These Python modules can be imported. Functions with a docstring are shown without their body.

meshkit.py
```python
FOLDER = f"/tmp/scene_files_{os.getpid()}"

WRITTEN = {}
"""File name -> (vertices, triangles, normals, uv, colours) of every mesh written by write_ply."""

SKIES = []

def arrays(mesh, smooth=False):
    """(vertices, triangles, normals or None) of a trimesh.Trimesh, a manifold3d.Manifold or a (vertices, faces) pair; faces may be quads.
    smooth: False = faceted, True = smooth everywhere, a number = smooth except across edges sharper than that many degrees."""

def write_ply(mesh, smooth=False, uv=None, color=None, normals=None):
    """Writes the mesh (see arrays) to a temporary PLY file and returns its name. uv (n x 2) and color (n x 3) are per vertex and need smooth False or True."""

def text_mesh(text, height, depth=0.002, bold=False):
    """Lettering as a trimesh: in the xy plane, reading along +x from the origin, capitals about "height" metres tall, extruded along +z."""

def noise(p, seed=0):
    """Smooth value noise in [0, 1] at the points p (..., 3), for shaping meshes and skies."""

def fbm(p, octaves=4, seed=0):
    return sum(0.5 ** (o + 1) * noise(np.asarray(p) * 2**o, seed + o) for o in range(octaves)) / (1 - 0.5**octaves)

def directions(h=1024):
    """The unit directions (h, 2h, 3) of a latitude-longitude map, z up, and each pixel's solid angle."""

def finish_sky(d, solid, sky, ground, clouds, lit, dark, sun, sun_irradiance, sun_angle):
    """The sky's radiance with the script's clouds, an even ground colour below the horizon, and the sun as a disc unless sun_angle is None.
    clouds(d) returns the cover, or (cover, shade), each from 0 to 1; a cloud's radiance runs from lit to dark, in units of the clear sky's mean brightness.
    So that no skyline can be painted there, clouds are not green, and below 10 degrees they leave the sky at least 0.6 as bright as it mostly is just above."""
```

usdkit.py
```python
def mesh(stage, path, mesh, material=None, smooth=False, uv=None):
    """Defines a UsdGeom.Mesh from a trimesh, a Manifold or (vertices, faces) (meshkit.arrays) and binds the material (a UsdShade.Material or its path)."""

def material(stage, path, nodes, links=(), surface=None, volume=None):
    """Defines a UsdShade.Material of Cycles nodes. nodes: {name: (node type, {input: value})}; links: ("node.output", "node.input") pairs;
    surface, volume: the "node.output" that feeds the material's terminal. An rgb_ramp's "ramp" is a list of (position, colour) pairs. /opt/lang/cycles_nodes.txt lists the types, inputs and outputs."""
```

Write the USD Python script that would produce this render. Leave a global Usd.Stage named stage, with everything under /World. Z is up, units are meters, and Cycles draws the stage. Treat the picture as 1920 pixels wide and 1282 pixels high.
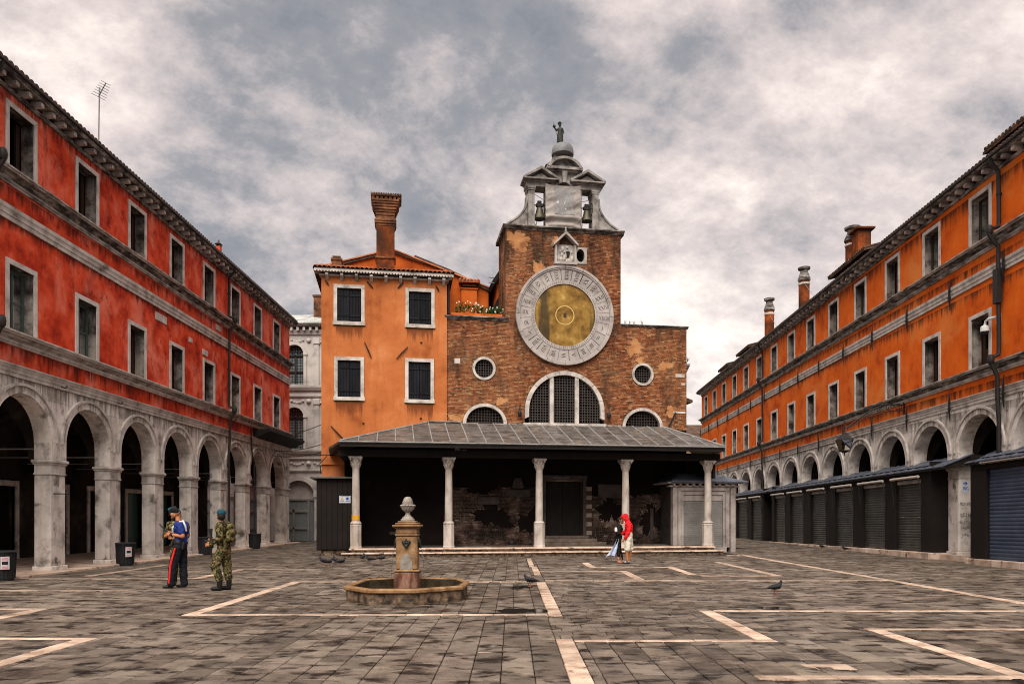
import math, random
import numpy as np
import trimesh
import manifold3d as m3
from shapely.geometry import Polygon, box as sbox, Point, LineString
from shapely.ops import unary_union
from shapely import affinity
import usdkit, meshkit
from pxr import Usd, UsdGeom, UsdLux, UsdShade, Gf, Sdf, Vt

stage = Usd.Stage.CreateInMemory()
UsdGeom.SetStageUpAxis(stage, UsdGeom.Tokens.z)
UsdGeom.SetStageMetersPerUnit(stage, 1.0)
UsdGeom.Xform.Define(stage, '/World')
UsdGeom.Scope.Define(stage, '/World/Looks')
rnd = random.Random(7)
tone_rng = np.random.default_rng(77)

# ---------------------------------------------------------------- camera, sky, sun, exposure
EYE = 1.65
EXPOSURE = 2.0
SKY_STRENGTH = 0.10
CLOUD_GAIN = 4.1
SUN_INTENSITY, SUN_ANGLE = 0.40, 55.0
SUN_ELEV, SUN_AZ = math.radians(54), math.radians(190)      # azimuth from +Y (north) clockwise, direction towards the sun

cam = UsdGeom.Camera.Define(stage, '/World/camera')
cam.AddTranslateOp().Set(Gf.Vec3d(0, 0, EYE))
cam.AddRotateXOp().Set(90.0)
cam.CreateFocalLengthAttr(26.25)
cam.CreateHorizontalApertureAttr(36.0)
cam.CreateVerticalApertureAttr(36.0 * 683 / 1024)
cam.CreateVerticalApertureOffsetAttr(6.10)
cam.CreateClippingRangeAttr(Gf.Vec2f(0.1, 2000.0))
cam.CreateExposureAttr(EXPOSURE)

g = CLOUD_GAIN
sky_mat = usdkit.material(stage, '/World/Looks/sky', {
    'sky': ('sky_texture', {'sky_type': 'single_scattering', 'sun_disc': False, 'sun_elevation': SUN_ELEV, 'sun_rotation': SUN_AZ}),
    'tc': ('texture_coordinate', {}),
    'sep': ('separate_xyz', {}),
    'zz': ('math', {'math_type': 'add', 'value2': 0.62}),
    'zc': ('math', {'math_type': 'maximum', 'value2': 0.12}),
    'dx': ('math', {'math_type': 'divide'}),
    'dy': ('math', {'math_type': 'divide'}),
    'cmb': ('combine_xyz', {'z': 0.37}),
    'map': ('mapping', {'rotation': (0, 0, -0.6), 'scale': (1.2, 1.5, 1.0), 'location': (81.1, 11.4, 32.0)}),
    'n1': ('noise_texture', {'scale': 1.6, 'detail': 12.0, 'roughness': 0.60, 'distortion': 0.15}),
    'n2': ('noise_texture', {'scale': 6.0, 'detail': 10.0, 'roughness': 0.68, 'distortion': 0.1}),
    'mx': ('mix_float', {'fac': 0.36}),
    'ramp': ('rgb_ramp', {'ramp': [(0.0, (0.09*g, 0.105*g, 0.122*g)), (0.34, (0.125*g, 0.142*g, 0.162*g)), (0.43, (0.215*g, 0.212*g, 0.222*g)), (0.48, (0.36*g, 0.322*g, 0.315*g)), (0.53, (0.50*g, 0.432*g, 0.408*g)),
                                   (0.59, (0.68*g, 0.60*g, 0.545*g)), (0.66, (0.98*g, 0.88*g, 0.79*g)), (1.0, (1.04*g, 0.93*g, 0.82*g))]}),
    'mix': ('mix', {'fac': 0.97}),
    'bg': ('background_shader', {'strength': SKY_STRENGTH}),
}, [('tc.generated', 'sep.vector'), ('sep.z', 'zz.value1'), ('zz.value', 'zc.value1'), ('sep.x', 'dx.value1'), ('sep.y', 'dy.value1'),
    ('zc.value', 'dx.value2'), ('zc.value', 'dy.value2'), ('dx.value', 'cmb.x'), ('dy.value', 'cmb.y'), ('cmb.vector', 'map.vector'),
    ('map.vector', 'n1.vector'), ('map.vector', 'n2.vector'), ('n1.fac', 'mx.a'), ('n2.fac', 'mx.b'), ('mx.result', 'ramp.fac'),
    ('sky.color', 'mix.color1'), ('ramp.color', 'mix.color2'), ('mix.color', 'bg.color')], surface='bg.background')
dome = UsdLux.DomeLight.Define(stage, '/World/sky')
UsdShade.MaterialBindingAPI.Apply(dome.GetPrim()).Bind(sky_mat)
dome.GetPrim().SetCustomDataByKey('kind', 'structure')

sun = UsdLux.DistantLight.Define(stage, '/World/sun')
sun.CreateIntensityAttr(SUN_INTENSITY)
sun.CreateAngleAttr(SUN_ANGLE)
sun.CreateNormalizeAttr(True)
sun.CreateColorAttr(Gf.Vec3f(1.0, 0.92, 0.82))
to_sun = Gf.Vec3d(math.sin(SUN_AZ) * math.cos(SUN_ELEV), math.cos(SUN_AZ) * math.cos(SUN_ELEV), math.sin(SUN_ELEV))
sun.AddTransformOp().Set(Gf.Matrix4d().SetRotate(Gf.Rotation(Gf.Vec3d(0, 0, 1), to_sun)))

# ---------------------------------------------------------------- helpers
used = {}
def numbered(parent, name):
    k = (parent, name)
    n = used.get(k, 0); used[k] = n + 1
    return f'{parent}/{name}' if n == 0 else f'{parent}/{name}_{n:03d}'

def tag(path, label=None, cat=None, group=None, kind=None):
    p = stage.GetPrimAtPath(path)
    for k, v in (('label', label), ('category', cat), ('group', group), ('kind', kind)):
        if v: p.SetCustomDataByKey(k, v)
    return path

def thing(name, label, cat, loc=(0, 0, 0), rotz=0.0, group=None, kind=None):
    path = numbered('/World', name)
    x = UsdGeom.Xform.Define(stage, path)
    x.AddTranslateOp().Set(Gf.Vec3d(*map(float, loc))); x.AddRotateZOp().Set(float(rotz))
    return tag(path, label, cat, group, kind)

def dup(src, loc, rotz, label, cat, group=None, scale=1.0):
    name = src.rsplit('/', 1)[1]
    if name[-4:-3] == '_' and name[-3:].isdigit(): name = name[:-4]
    path = numbered('/World', name)
    x = UsdGeom.Xform.Define(stage, path)
    x.GetPrim().GetReferences().AddInternalReference(src)
    x.GetPrim().SetInstanceable(True)
    x.ClearXformOpOrder()
    UsdGeom.Xformable(x).GetPrim().GetAttribute('xformOp:translate').Set(Gf.Vec3d(*map(float, loc)))
    UsdGeom.Xformable(x).GetPrim().GetAttribute('xformOp:rotateZ').Set(float(rotz))
    ops = [x.GetPrim().GetAttribute('xformOp:translate').GetName(), 'xformOp:rotateZ']
    x.CreateXformOpOrderAttr().Set(Vt.TokenArray(ops))
    return tag(path, label, cat, group)

def part(parent, name, kind=None, label=None):
    path = numbered(parent, name)
    UsdGeom.Xform.Define(stage, path)
    return tag(path, label, None, None, kind)

def obj(parent, name, geom, mat, smooth=False, label=None, cat=None, group=None, kind=None):
    tones = None
    if isinstance(geom, MB):
        if not smooth: tones = geom.tones()
        geom = geom.arrays()
    elif not smooth: tones = np.full(len(geom[0]), tone_rng.random(), np.float32)
    path = numbered(parent, name)
    m_ = usdkit.mesh(stage, path, geom, f'/World/Looks/{mat}' if mat else None, smooth)
    if tones is not None: UsdGeom.PrimvarsAPI(m_).CreatePrimvar('tone', Sdf.ValueTypeNames.FloatArray, 'vertex').Set(Vt.FloatArray.FromNumpy(tones))
    return tag(path, label, cat, group, kind)

class Frame:
    """Local (along, out, up) to world."""
    def __init__(s, fn, mirror=False): s.fn, s.mirror = fn, mirror
WORLD = Frame(lambda p: p)

class MB:
    def __init__(s, frame=WORLD): s.V, s.F, s.n, s.fr = [], [], 0, frame
    def tones(s): return np.concatenate([np.full(len(v), tone_rng.random(), np.float32) for v in s.V])
    def add(s, v, f):
        v = np.asarray(v, float); f = np.asarray(f, int)
        if f.shape[1] == 4: f = np.vstack([f[:, [0, 1, 2]], f[:, [0, 2, 3]]])
        a, b, c = v[f[:, 0]], v[f[:, 1]], v[f[:, 2]]
        if (a * np.cross(b, c)).sum() < -1e-12 and True:
            o = v.mean(0)
            if ((a - o) * np.cross(b - o, c - o)).sum() < 0: f = f[:, ::-1]
        else:
            o = v.mean(0)
            if ((a - o) * np.cross(b - o, c - o)).sum() < 0: f = f[:, ::-1]
        s.V.append(v); s.F.append(f + s.n); s.n += len(v)
        return s
    def box(s, x0, x1, y0, y1, z0, z1):
        v = [[x, y, z] for x in (x0, x1) for y in (y0, y1) for z in (z0, z1)]
        return s.add(v, [[0, 1, 3, 2], [4, 6, 7, 5], [0, 4, 5, 1], [2, 3, 7, 6], [0, 2, 6, 4], [1, 5, 7, 3]])
    def cbox(s, x0, x1, y0, y1, z0, z1, c):
        """a box with all edges chamfered by c"""
        pts = []
        for x, sx in ((x0, 1), (x1, -1)):
            for y, sy in ((y0, 1), (y1, -1)):
                for z, sz in ((z0, 1), (z1, -1)):
                    pts += [[x + sx*c, y + sy*c, z], [x + sx*c, y, z + sz*c], [x, y + sy*c, z + sz*c]]
        h = trimesh.convex.convex_hull(np.array(pts))
        return s.add(h.vertices, h.faces)
    def tm(s, t): return s.add(t.vertices, t.faces)
    def hull(s, pts):
        h = trimesh.convex.convex_hull(np.array(pts, float)); return s.add(h.vertices, h.faces)
    def prism(s, poly, lo, hi, axes='xz'):
        """extrudes a shapely polygon drawn in the plane `axes` (local x along, y out, z up) along the third axis from lo to hi"""
        for pg in getattr(poly, 'geoms', [poly]):
            if pg.is_empty or pg.geom_type != 'Polygon' or pg.area < 1e-6: continue
            t = trimesh.creation.extrude_polygon(pg, hi - lo, engine='earcut')
            v = t.vertices
            if axes == 'xz': w = np.stack([v[:, 0], lo + v[:, 2], v[:, 1]], 1)
            elif axes == 'yz': w = np.stack([lo + v[:, 2], v[:, 0], v[:, 1]], 1)
            else: w = np.stack([v[:, 0], v[:, 1], lo + v[:, 2]], 1)
            s.add(w, t.faces)
        return s
    def tube(s, pts, r, n=8, cap=True):
        p = np.asarray(pts, float)
        r = np.broadcast_to(np.asarray(r, float), (len(p),))
        t = np.gradient(p, axis=0); t /= np.linalg.norm(t, axis=1, keepdims=True) + 1e-12
        ref = np.array([0, 0, 1.0]) if np.abs(t[:, 2]).mean() < 0.85 else np.array([1.0, 0, 0])
        a = np.cross(t, ref); a /= np.linalg.norm(a, axis=1, keepdims=True) + 1e-12
        b = np.cross(t, a)
        an = np.arange(n) * 2 * np.pi / n
        v = p[:, None] + r[:, None, None] * (np.cos(an)[None, :, None] * a[:, None] + np.sin(an)[None, :, None] * b[:, None])
        v = v.reshape(-1, 3); f = []
        for i in range(len(p) - 1):
            for j in range(n):
                k = (j + 1) % n
                f += [[i*n+j, i*n+k, (i+1)*n+k], [i*n+j, (i+1)*n+k, (i+1)*n+j]]
        if cap:
            v = np.vstack([v, p[:1], p[-1:]]); c0 = len(v) - 2
            for j in range(n):
                k = (j + 1) % n
                f += [[c0, k, j], [c0 + 1, (len(p)-1)*n+j, (len(p)-1)*n+k]]
        return s.add(v, f)
    def lathe(s, prof, cx=0, cy=0, n=24, phase=0.0, sx=1.0, sy=1.0):
        """prof: (radius, z) from the bottom up; closed by its first and last radii (0 or capped)"""
        prof = [tuple(q) for q in prof]
        if prof[0][0] > 0: prof = [(0, prof[0][1])] + prof
        if prof[-1][0] > 0: prof = prof + [(0, prof[-1][1])]
        an = phase + np.arange(n) * 2 * np.pi / n
        v, f, rings = [], [], []
        for r, z in prof:
            if r == 0: rings.append([len(v)]); v.append([cx, cy, z])
            else:
                rings.append(list(range(len(v), len(v) + n)))
                v += [[cx + sx * r * math.cos(t), cy + sy * r * math.sin(t), z] for t in an]
        for A, B in zip(rings, rings[1:]):
            for j in range(n):
                k = (j + 1) % n
                if len(A) == 1 and len(B) == 1: continue
                if len(A) == 1: f.append([A[0], B[k], B[j]])
                elif len(B) == 1: f.append([A[j], A[k], B[0]])
                else: f += [[A[j], A[k], B[k]], [A[j], B[k], B[j]]]
        return s.add(v, f)
    def arrays(s):
        v = np.vstack(s.V); f = np.vstack(s.F)
        w = s.fr.fn(v)
        return w, (f[:, ::-1] if s.fr.mirror else f)

def ellipse(cx, cy, rx, ry, n=32, a0=0.0, a1=2*math.pi):
    t = np.linspace(a0, a1, n + 1)
    return [(cx + rx * math.cos(q), cy + ry * math.sin(q)) for q in t]
def arch_poly(c, w, z0, spring, rise=None, n=24):
    """an opening: half width w about c, from z0, arched above spring"""
    return Polygon([(c - w, z0), (c + w, z0)] + ellipse(c, spring, w, rise or w, n, 0, math.pi))
# ---------------------------------------------------------------- materials
def surf(name, stops, scale=1.5, detail=7.0, rough=0.8, stretch=(1, 1, 1), spec=0.18, bump=0.0, bscale=30.0, metal=0.0, vary=0.0, streak=None, fine=0.0, distort=0.0, hue=0.0, spots=None, drips=None, fade=None):
    """noise-driven colour ramp; streak = (strength, colour): runs of dirt down a face; vary: lighter and darker pieces; fine: small speckle;
    spots = (scale, lo, hi, colour, roughness): patches of stain"""
    N = {'geo': ('geometry', {}), 'map': ('mapping', {'scale': stretch}), 'n': ('noise_texture', {'scale': scale, 'detail': detail, 'roughness': 0.62, 'distortion': distort}),
         'ramp': ('rgb_ramp', {'ramp': stops}), 'p': ('principled_bsdf', {'roughness': rough, 'specular_ior_level': spec, 'metallic': metal})}
    L = [('geo.position', 'map.vector'), ('map.vector', 'n.vector'), ('n.fac', 'ramp.fac')]
    col = 'ramp.color'
    if fine:
        N['fn'] = ('noise_texture', {'scale': 55.0, 'detail': 4.0, 'roughness': 0.7}); N['fr'] = ('map_range', {'from_min': 0.3, 'from_max': 0.7, 'to_min': 1 - fine, 'to_max': 1 + fine * 0.6})
        N['fh'] = ('hsv', {})
        L += [('geo.position', 'fn.vector'), ('fn.fac', 'fr.value'), ('fr.result', 'fh.value'), (col, 'fh.color')]; col = 'fh.color'
    if streak:
        k, c = streak
        N['sm'] = ('mapping', {'scale': (2.4, 2.4, 0.22)}); N['sn'] = ('noise_texture', {'scale': 1.3, 'detail': 6.0, 'roughness': 0.65})
        N['sr'] = ('map_range', {'from_min': 0.5, 'from_max': 0.72, 'to_min': 0.0, 'to_max': k, 'clamp': True}); N['sx'] = ('mix', {'color2': c})
        L += [('geo.position', 'sm.vector'), ('sm.vector', 'sn.vector'), ('sn.fac', 'sr.value'), ('sr.result', 'sx.fac'), (col, 'sx.color1')]; col = 'sx.color'
    if fade:
        sc, lo, hi, c = fade
        N['an'] = ('noise_texture', {'scale': sc, 'detail': 9.0, 'roughness': 0.68, 'distortion': 0.4}); N['ar'] = ('map_range', {'from_min': lo, 'from_max': hi, 'to_min': 0.0, 'to_max': 0.8, 'clamp': True}); N['ax'] = ('mix', {'color2': c})
        L += [('geo.position', 'an.vector'), ('an.fac', 'ar.value'), ('ar.result', 'ax.fac'), (col, 'ax.color1')]; col = 'ax.color'
    if vary or hue:
        N['oi'] = ('attribute', {'attribute': 'tone'}); N['vf'] = ('math', {'math_type': 'fraction'})
        N['vr'] = ('map_range', {'to_min': 1 - vary, 'to_max': 1 + vary}); N['vh'] = ('hsv', {})
        L += [('oi.fac', 'vf.value1'), ('vf.value', 'vr.value'), ('vr.result', 'vh.value'), (col, 'vh.color')]; col = 'vh.color'
        if hue:
            N['hw'] = ('math', {'math_type': 'multiply', 'value2': 17.31}); N['hf'] = ('math', {'math_type': 'fraction'}); N['hr'] = ('map_range', {'to_min': 0.5 - hue, 'to_max': 0.5 + hue})
            L += [('vf.value', 'hw.value1'), ('hw.value', 'hf.value1'), ('hf.value', 'hr.value'), ('hr.result', 'vh.hue')]
    if spots:
        sc, lo, hi, c, sr = spots
        N['pm'] = ('mapping', {'scale': (1.0, 1.6, 1.0)}); N['pn'] = ('noise_texture', {'scale': sc, 'detail': 5.0, 'roughness': 0.6, 'distortion': 0.3})
        N['pr'] = ('map_range', {'from_min': lo, 'from_max': hi, 'to_min': 0.0, 'to_max': 1.0, 'clamp': True}); N['px'] = ('mix', {'color2': c})
        N['prr'] = ('map_range', {'to_min': rough, 'to_max': sr})
        L += [('geo.position', 'pm.vector'), ('pm.vector', 'pn.vector'), ('pn.fac', 'pr.value'), ('pr.result', 'px.fac'), (col, 'px.color1'), ('pr.result', 'prr.value'), ('prr.result', 'p.roughness')]; col = 'px.color'
    if drips:
        N['dm'] = ('mapping', {'scale': (3.1, 3.1, 0.16)}); N['dn'] = ('noise_texture', {'scale': 1.4, 'detail': 9.0, 'roughness': 0.78}); N['ds'] = ('separate_xyz', {}); N['dx'] = ('mix', {'color2': drips[1]})
        L += [('geo.position', 'dm.vector'), ('dm.vector', 'dn.vector'), ('geo.position', 'ds.vector')]
        prev = 'dn.fac'
        for k, (zt, ln) in enumerate(drips[0]):                     # runs of dirt hanging from a ledge at height zt
            N[f'd1{k}'] = ('map_range', {'from_min': zt - ln, 'from_max': zt, 'to_min': 0.0, 'to_max': 0.24 if len(drips) < 3 else 0.36, 'clamp': True}); N[f'd2{k}'] = ('math', {'math_type': 'less_than', 'value2': zt + 0.01})
            N[f'd3{k}'] = ('math', {'math_type': 'multiply'}); N[f'd4{k}'] = ('math', {'math_type': 'add'})
            L += [('ds.z', f'd1{k}.value'), ('ds.z', f'd2{k}.value1'), (f'd1{k}.result', f'd3{k}.value1'), (f'd2{k}.value', f'd3{k}.value2'), (prev, f'd4{k}.value1'), (f'd3{k}.value', f'd4{k}.value2')]; prev = f'd4{k}.value'
        if len(drips) > 2:                                          # only below the two window columns
            xm, hw_, ww = drips[2]
            N['w1'] = ('math', {'math_type': 'subtract', 'value2': xm}); N['w2'] = ('math', {'math_type': 'absolute'}); N['w3'] = ('math', {'math_type': 'subtract', 'value2': hw_}); N['w4'] = ('math', {'math_type': 'absolute'})
            N['w5'] = ('map_range', {'from_min': ww, 'from_max': ww - 0.12, 'to_min': 0.0, 'to_max': 1.0, 'clamp': True}); N['w6'] = ('math', {'math_type': 'multiply'})
            L += [('ds.x', 'w1.value1'), ('w1.value', 'w2.value1'), ('w2.value', 'w3.value1'), ('w3.value', 'w4.value1'), ('w4.value', 'w5.value'), (prev, 'w6.value1'), ('w5.result', 'w6.value2')]; prev = 'w6.value'
        N['dr'] = ('map_range', {'from_min': 0.60, 'from_max': 0.76, 'to_min': 0.0, 'to_max': 0.85, 'clamp': True})
        L += [(prev, 'dr.value'), ('dr.result', 'dx.fac'), (col, 'dx.color1')]; col = 'dx.color'
    if bump:
        N['bn'] = ('noise_texture', {'scale': bscale, 'detail': 5.0, 'roughness': 0.6}); N['b'] = ('bump', {'strength': bump, 'distance': 0.02})
        L += [('geo.position', 'bn.vector'), ('bn.fac', 'b.height'), ('b.normal', 'p.normal')]
    L.append((col, 'p.base_color'))
    usdkit.material(stage, f'/World/Looks/{name}', N, L, surface='p.BSDF')
    return name
def flat(name, c, rough=0.6, metal=0.0, spec=0.2, k=0.18):
    return surf(name, [(0.3, tuple(x * (1 - k) for x in c)), (0.7, tuple(min(1, x * (1 + k)) for x in c))], 9.0, 4.0, rough, metal=metal, spec=spec)

surf('red_plaster', [(0.30, (0.20, 0.010, 0.005)), (0.42, (0.45, 0.034, 0.010)), (0.54, (0.64, 0.066, 0.021)), (0.64, (0.70, 0.11, 0.055)), (0.76, (0.72, 0.20, 0.125))], 1.1, 11, 0.9, streak=(0.22, (0.16, 0.012, 0.006)), fade=(0.55, 0.50, 0.66, (0.72, 0.215, 0.145)), spots=(1.4, 0.585, 0.70, (0.22, 0.014, 0.007), 0.9), drips=([(6.25, .55), (10.52, .45), (13.1, .6), (9.62, .4)], (0.030, 0.010, 0.008)), bump=0.35, bscale=9, fine=0.10, spec=0.15)
surf('orange_plaster', [(0.30, (0.34, 0.040, 0.003)), (0.44, (0.58, 0.092, 0.005)), (0.58, (0.66, 0.118, 0.007)), (0.72, (0.70, 0.16, 0.016))], 0.9, 11, 0.9, fade=(0.5, 0.50, 0.68, (0.66, 0.20, 0.045)), streak=(0.22, (0.30, 0.04, 0.004)), drips=([(6.25, .60), (10.5, .5), (13.05, .7), (9.6, .5)], (0.035, 0.014, 0.008)), bump=0.3, bscale=9, fine=0.08, spec=0.15)
surf('house_plaster', [(0.30, (0.22, 0.058, 0.016)), (0.43, (0.37, 0.112, 0.033)), (0.56, (0.43, 0.138, 0.043)), (0.74, (0.53, 0.205, 0.080))], 0.75, 10, 0.9, streak=(0.38, (0.19, 0.045, 0.012)), drips=([(10.06, .8), (6.72, .9)], (0.13, 0.036, 0.012), (-5.67, 1.536, .68)), bump=0.3, bscale=9, fine=0.07, spec=0.15)
surf('rear_plaster', [(0.25, (0.26, 0.045, 0.008)), (0.5, (0.46, 0.095, 0.014)), (0.75, (0.54, 0.13, 0.025))], 0.7, 8, 0.9, streak=(0.4, (0.12, 0.02, 0.006)), bump=0.3, bscale=9, spec=0.15)
surf('ochre_plaster', [(0.3, (0.18, 0.13, 0.06)), (0.7, (0.42, 0.30, 0.13))], 0.6, 8, 0.9, streak=(0.5, (0.10, 0.08, 0.05)), spec=0.15)
ST = [(0.26, (0.085, 0.075, 0.068)), (0.38, (0.38, 0.335, 0.30)), (0.50, (0.60, 0.54, 0.495)), (0.68, (0.73, 0.665, 0.615))]
surf('arcade_stone', ST, 1.5, 11, 0.85, spots=(1.7, 0.56, 0.70, (0.11, 0.094, 0.082), 0.9), drips=([(5.45, .9), (3.3, .6)], (0.10, 0.087, 0.078)), streak=(0.35, (0.10, 0.092, 0.085)), bump=0.5, bscale=22, vary=0.13, fine=0.16, spec=0.25)
surf('trim_stone', [(0.28, (0.12, 0.105, 0.09)), (0.42, (0.36, 0.325, 0.295)), (0.58, (0.52, 0.475, 0.44)), (0.78, (0.62, 0.575, 0.535))], 2.2, 9, 0.8, streak=(0.45, (0.16, 0.14, 0.12)), bump=0.35, bscale=30, fine=0.14, spec=0.25)
surf('sooty_shade_stone', [(0.32, (0.018, 0.016, 0.015)), (0.46, (0.07, 0.063, 0.058)), (0.58, (0.26, 0.235, 0.21)), (0.75, (0.50, 0.46, 0.42))], 4.5, 10, 0.85, streak=(0.6, (0.02, 0.018, 0.017)), bump=0.5, bscale=25, fine=0.25, stretch=(.5, .5, 2.0), spec=0.2)  # soot; also paints shade on sill coves and under the eaves cornice
surf('bracket_stone', [(0.3, (0.20, 0.18, 0.165)), (0.55, (0.48, 0.44, 0.41)), (0.8, (0.62, 0.58, 0.55))], 3, 8, 0.85, vary=0.2, fine=0.15, spec=0.2)  # paler stone, puts the lit faces of the modillions into colour
surf('pink_stone', [(0.28, (0.22, 0.15, 0.115)), (0.5, (0.50, 0.37, 0.29)), (0.72, (0.64, 0.52, 0.43))], 1.6, 9, 0.6, vary=0.12, bump=0.3, bscale=30, fine=0.16, spots=(2.2, 0.56, 0.66, (0.12, 0.075, 0.05), 0.35))
surf('band_stone', [(0.28, (0.16, 0.10, 0.066)), (0.45, (0.37, 0.265, 0.20)), (0.6, (0.50, 0.385, 0.30)), (0.75, (0.60, 0.49, 0.40))], 2.6, 10, 0.55, vary=0.22, bump=0.35, bscale=26, fine=0.18, spots=(2.6, 0.6, 0.68, (0.14, 0.08, 0.045), 0.35))
surf('slab_stone', [(0.30, (0.032, 0.022, 0.016)), (0.42, (0.080, 0.060, 0.046)), (0.56, (0.136, 0.105, 0.083)), (0.74, (0.225, 0.178, 0.143))], 2.8, 11, 0.62, vary=0.38, hue=0.007, bump=0.6, bscale=34, fine=0.5, spots=(2.3, 0.50, 0.62, (0.012, 0.009, 0.007), 0.32), fade=(.35, .42, .62, (0.160, 0.132, 0.109)), spec=.16)
surf('joint_dirt', [(0.3, (0.018, 0.015, 0.013)), (0.7, (0.045, 0.038, 0.032))], 4, 6, 0.9)
surf('column_stone', [(0.28, (0.17, 0.14, 0.12)), (0.43, (0.34, 0.295, 0.26)), (0.6, (0.46, 0.41, 0.37)), (0.78, (0.56, 0.51, 0.465))], 2.8, 9, 0.6, streak=(0.35, (0.36, 0.22, 0.12)), bump=0.25, bscale=30, fine=0.14, stretch=(1, 1, 0.5))
surf('fountain_stone', [(0.30, (0.085, 0.042, 0.018)), (0.43, (0.17, 0.092, 0.040)), (0.6, (0.26, 0.152, 0.074)), (0.78, (0.36, 0.24, 0.14))], 4.2, 9, 0.6, streak=(0.5, (0.16, 0.08, 0.035)), bump=0.45, bscale=40, fine=0.2)
surf('urn_stone', [(0.3, (0.09, 0.076, 0.063)), (0.5, (0.20, 0.172, 0.146)), (0.75, (0.31, 0.275, 0.24))], 5, 8, 0.7, bump=0.3, bscale=50, fine=0.14)
surf('basin_stone', [(0.36, (0.022, 0.016, 0.012)), (0.5, (0.10, 0.066, 0.043)), (0.68, (0.25, 0.17, 0.11))], 7, 9, 0.75, bump=0.6, bscale=45, fine=0.3)
surf('wet_moss', [(0.3, (0.012, 0.010, 0.007)), (0.7, (0.05, 0.036, 0.02))], 6, 7, 0.25, bump=0.3)
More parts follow.
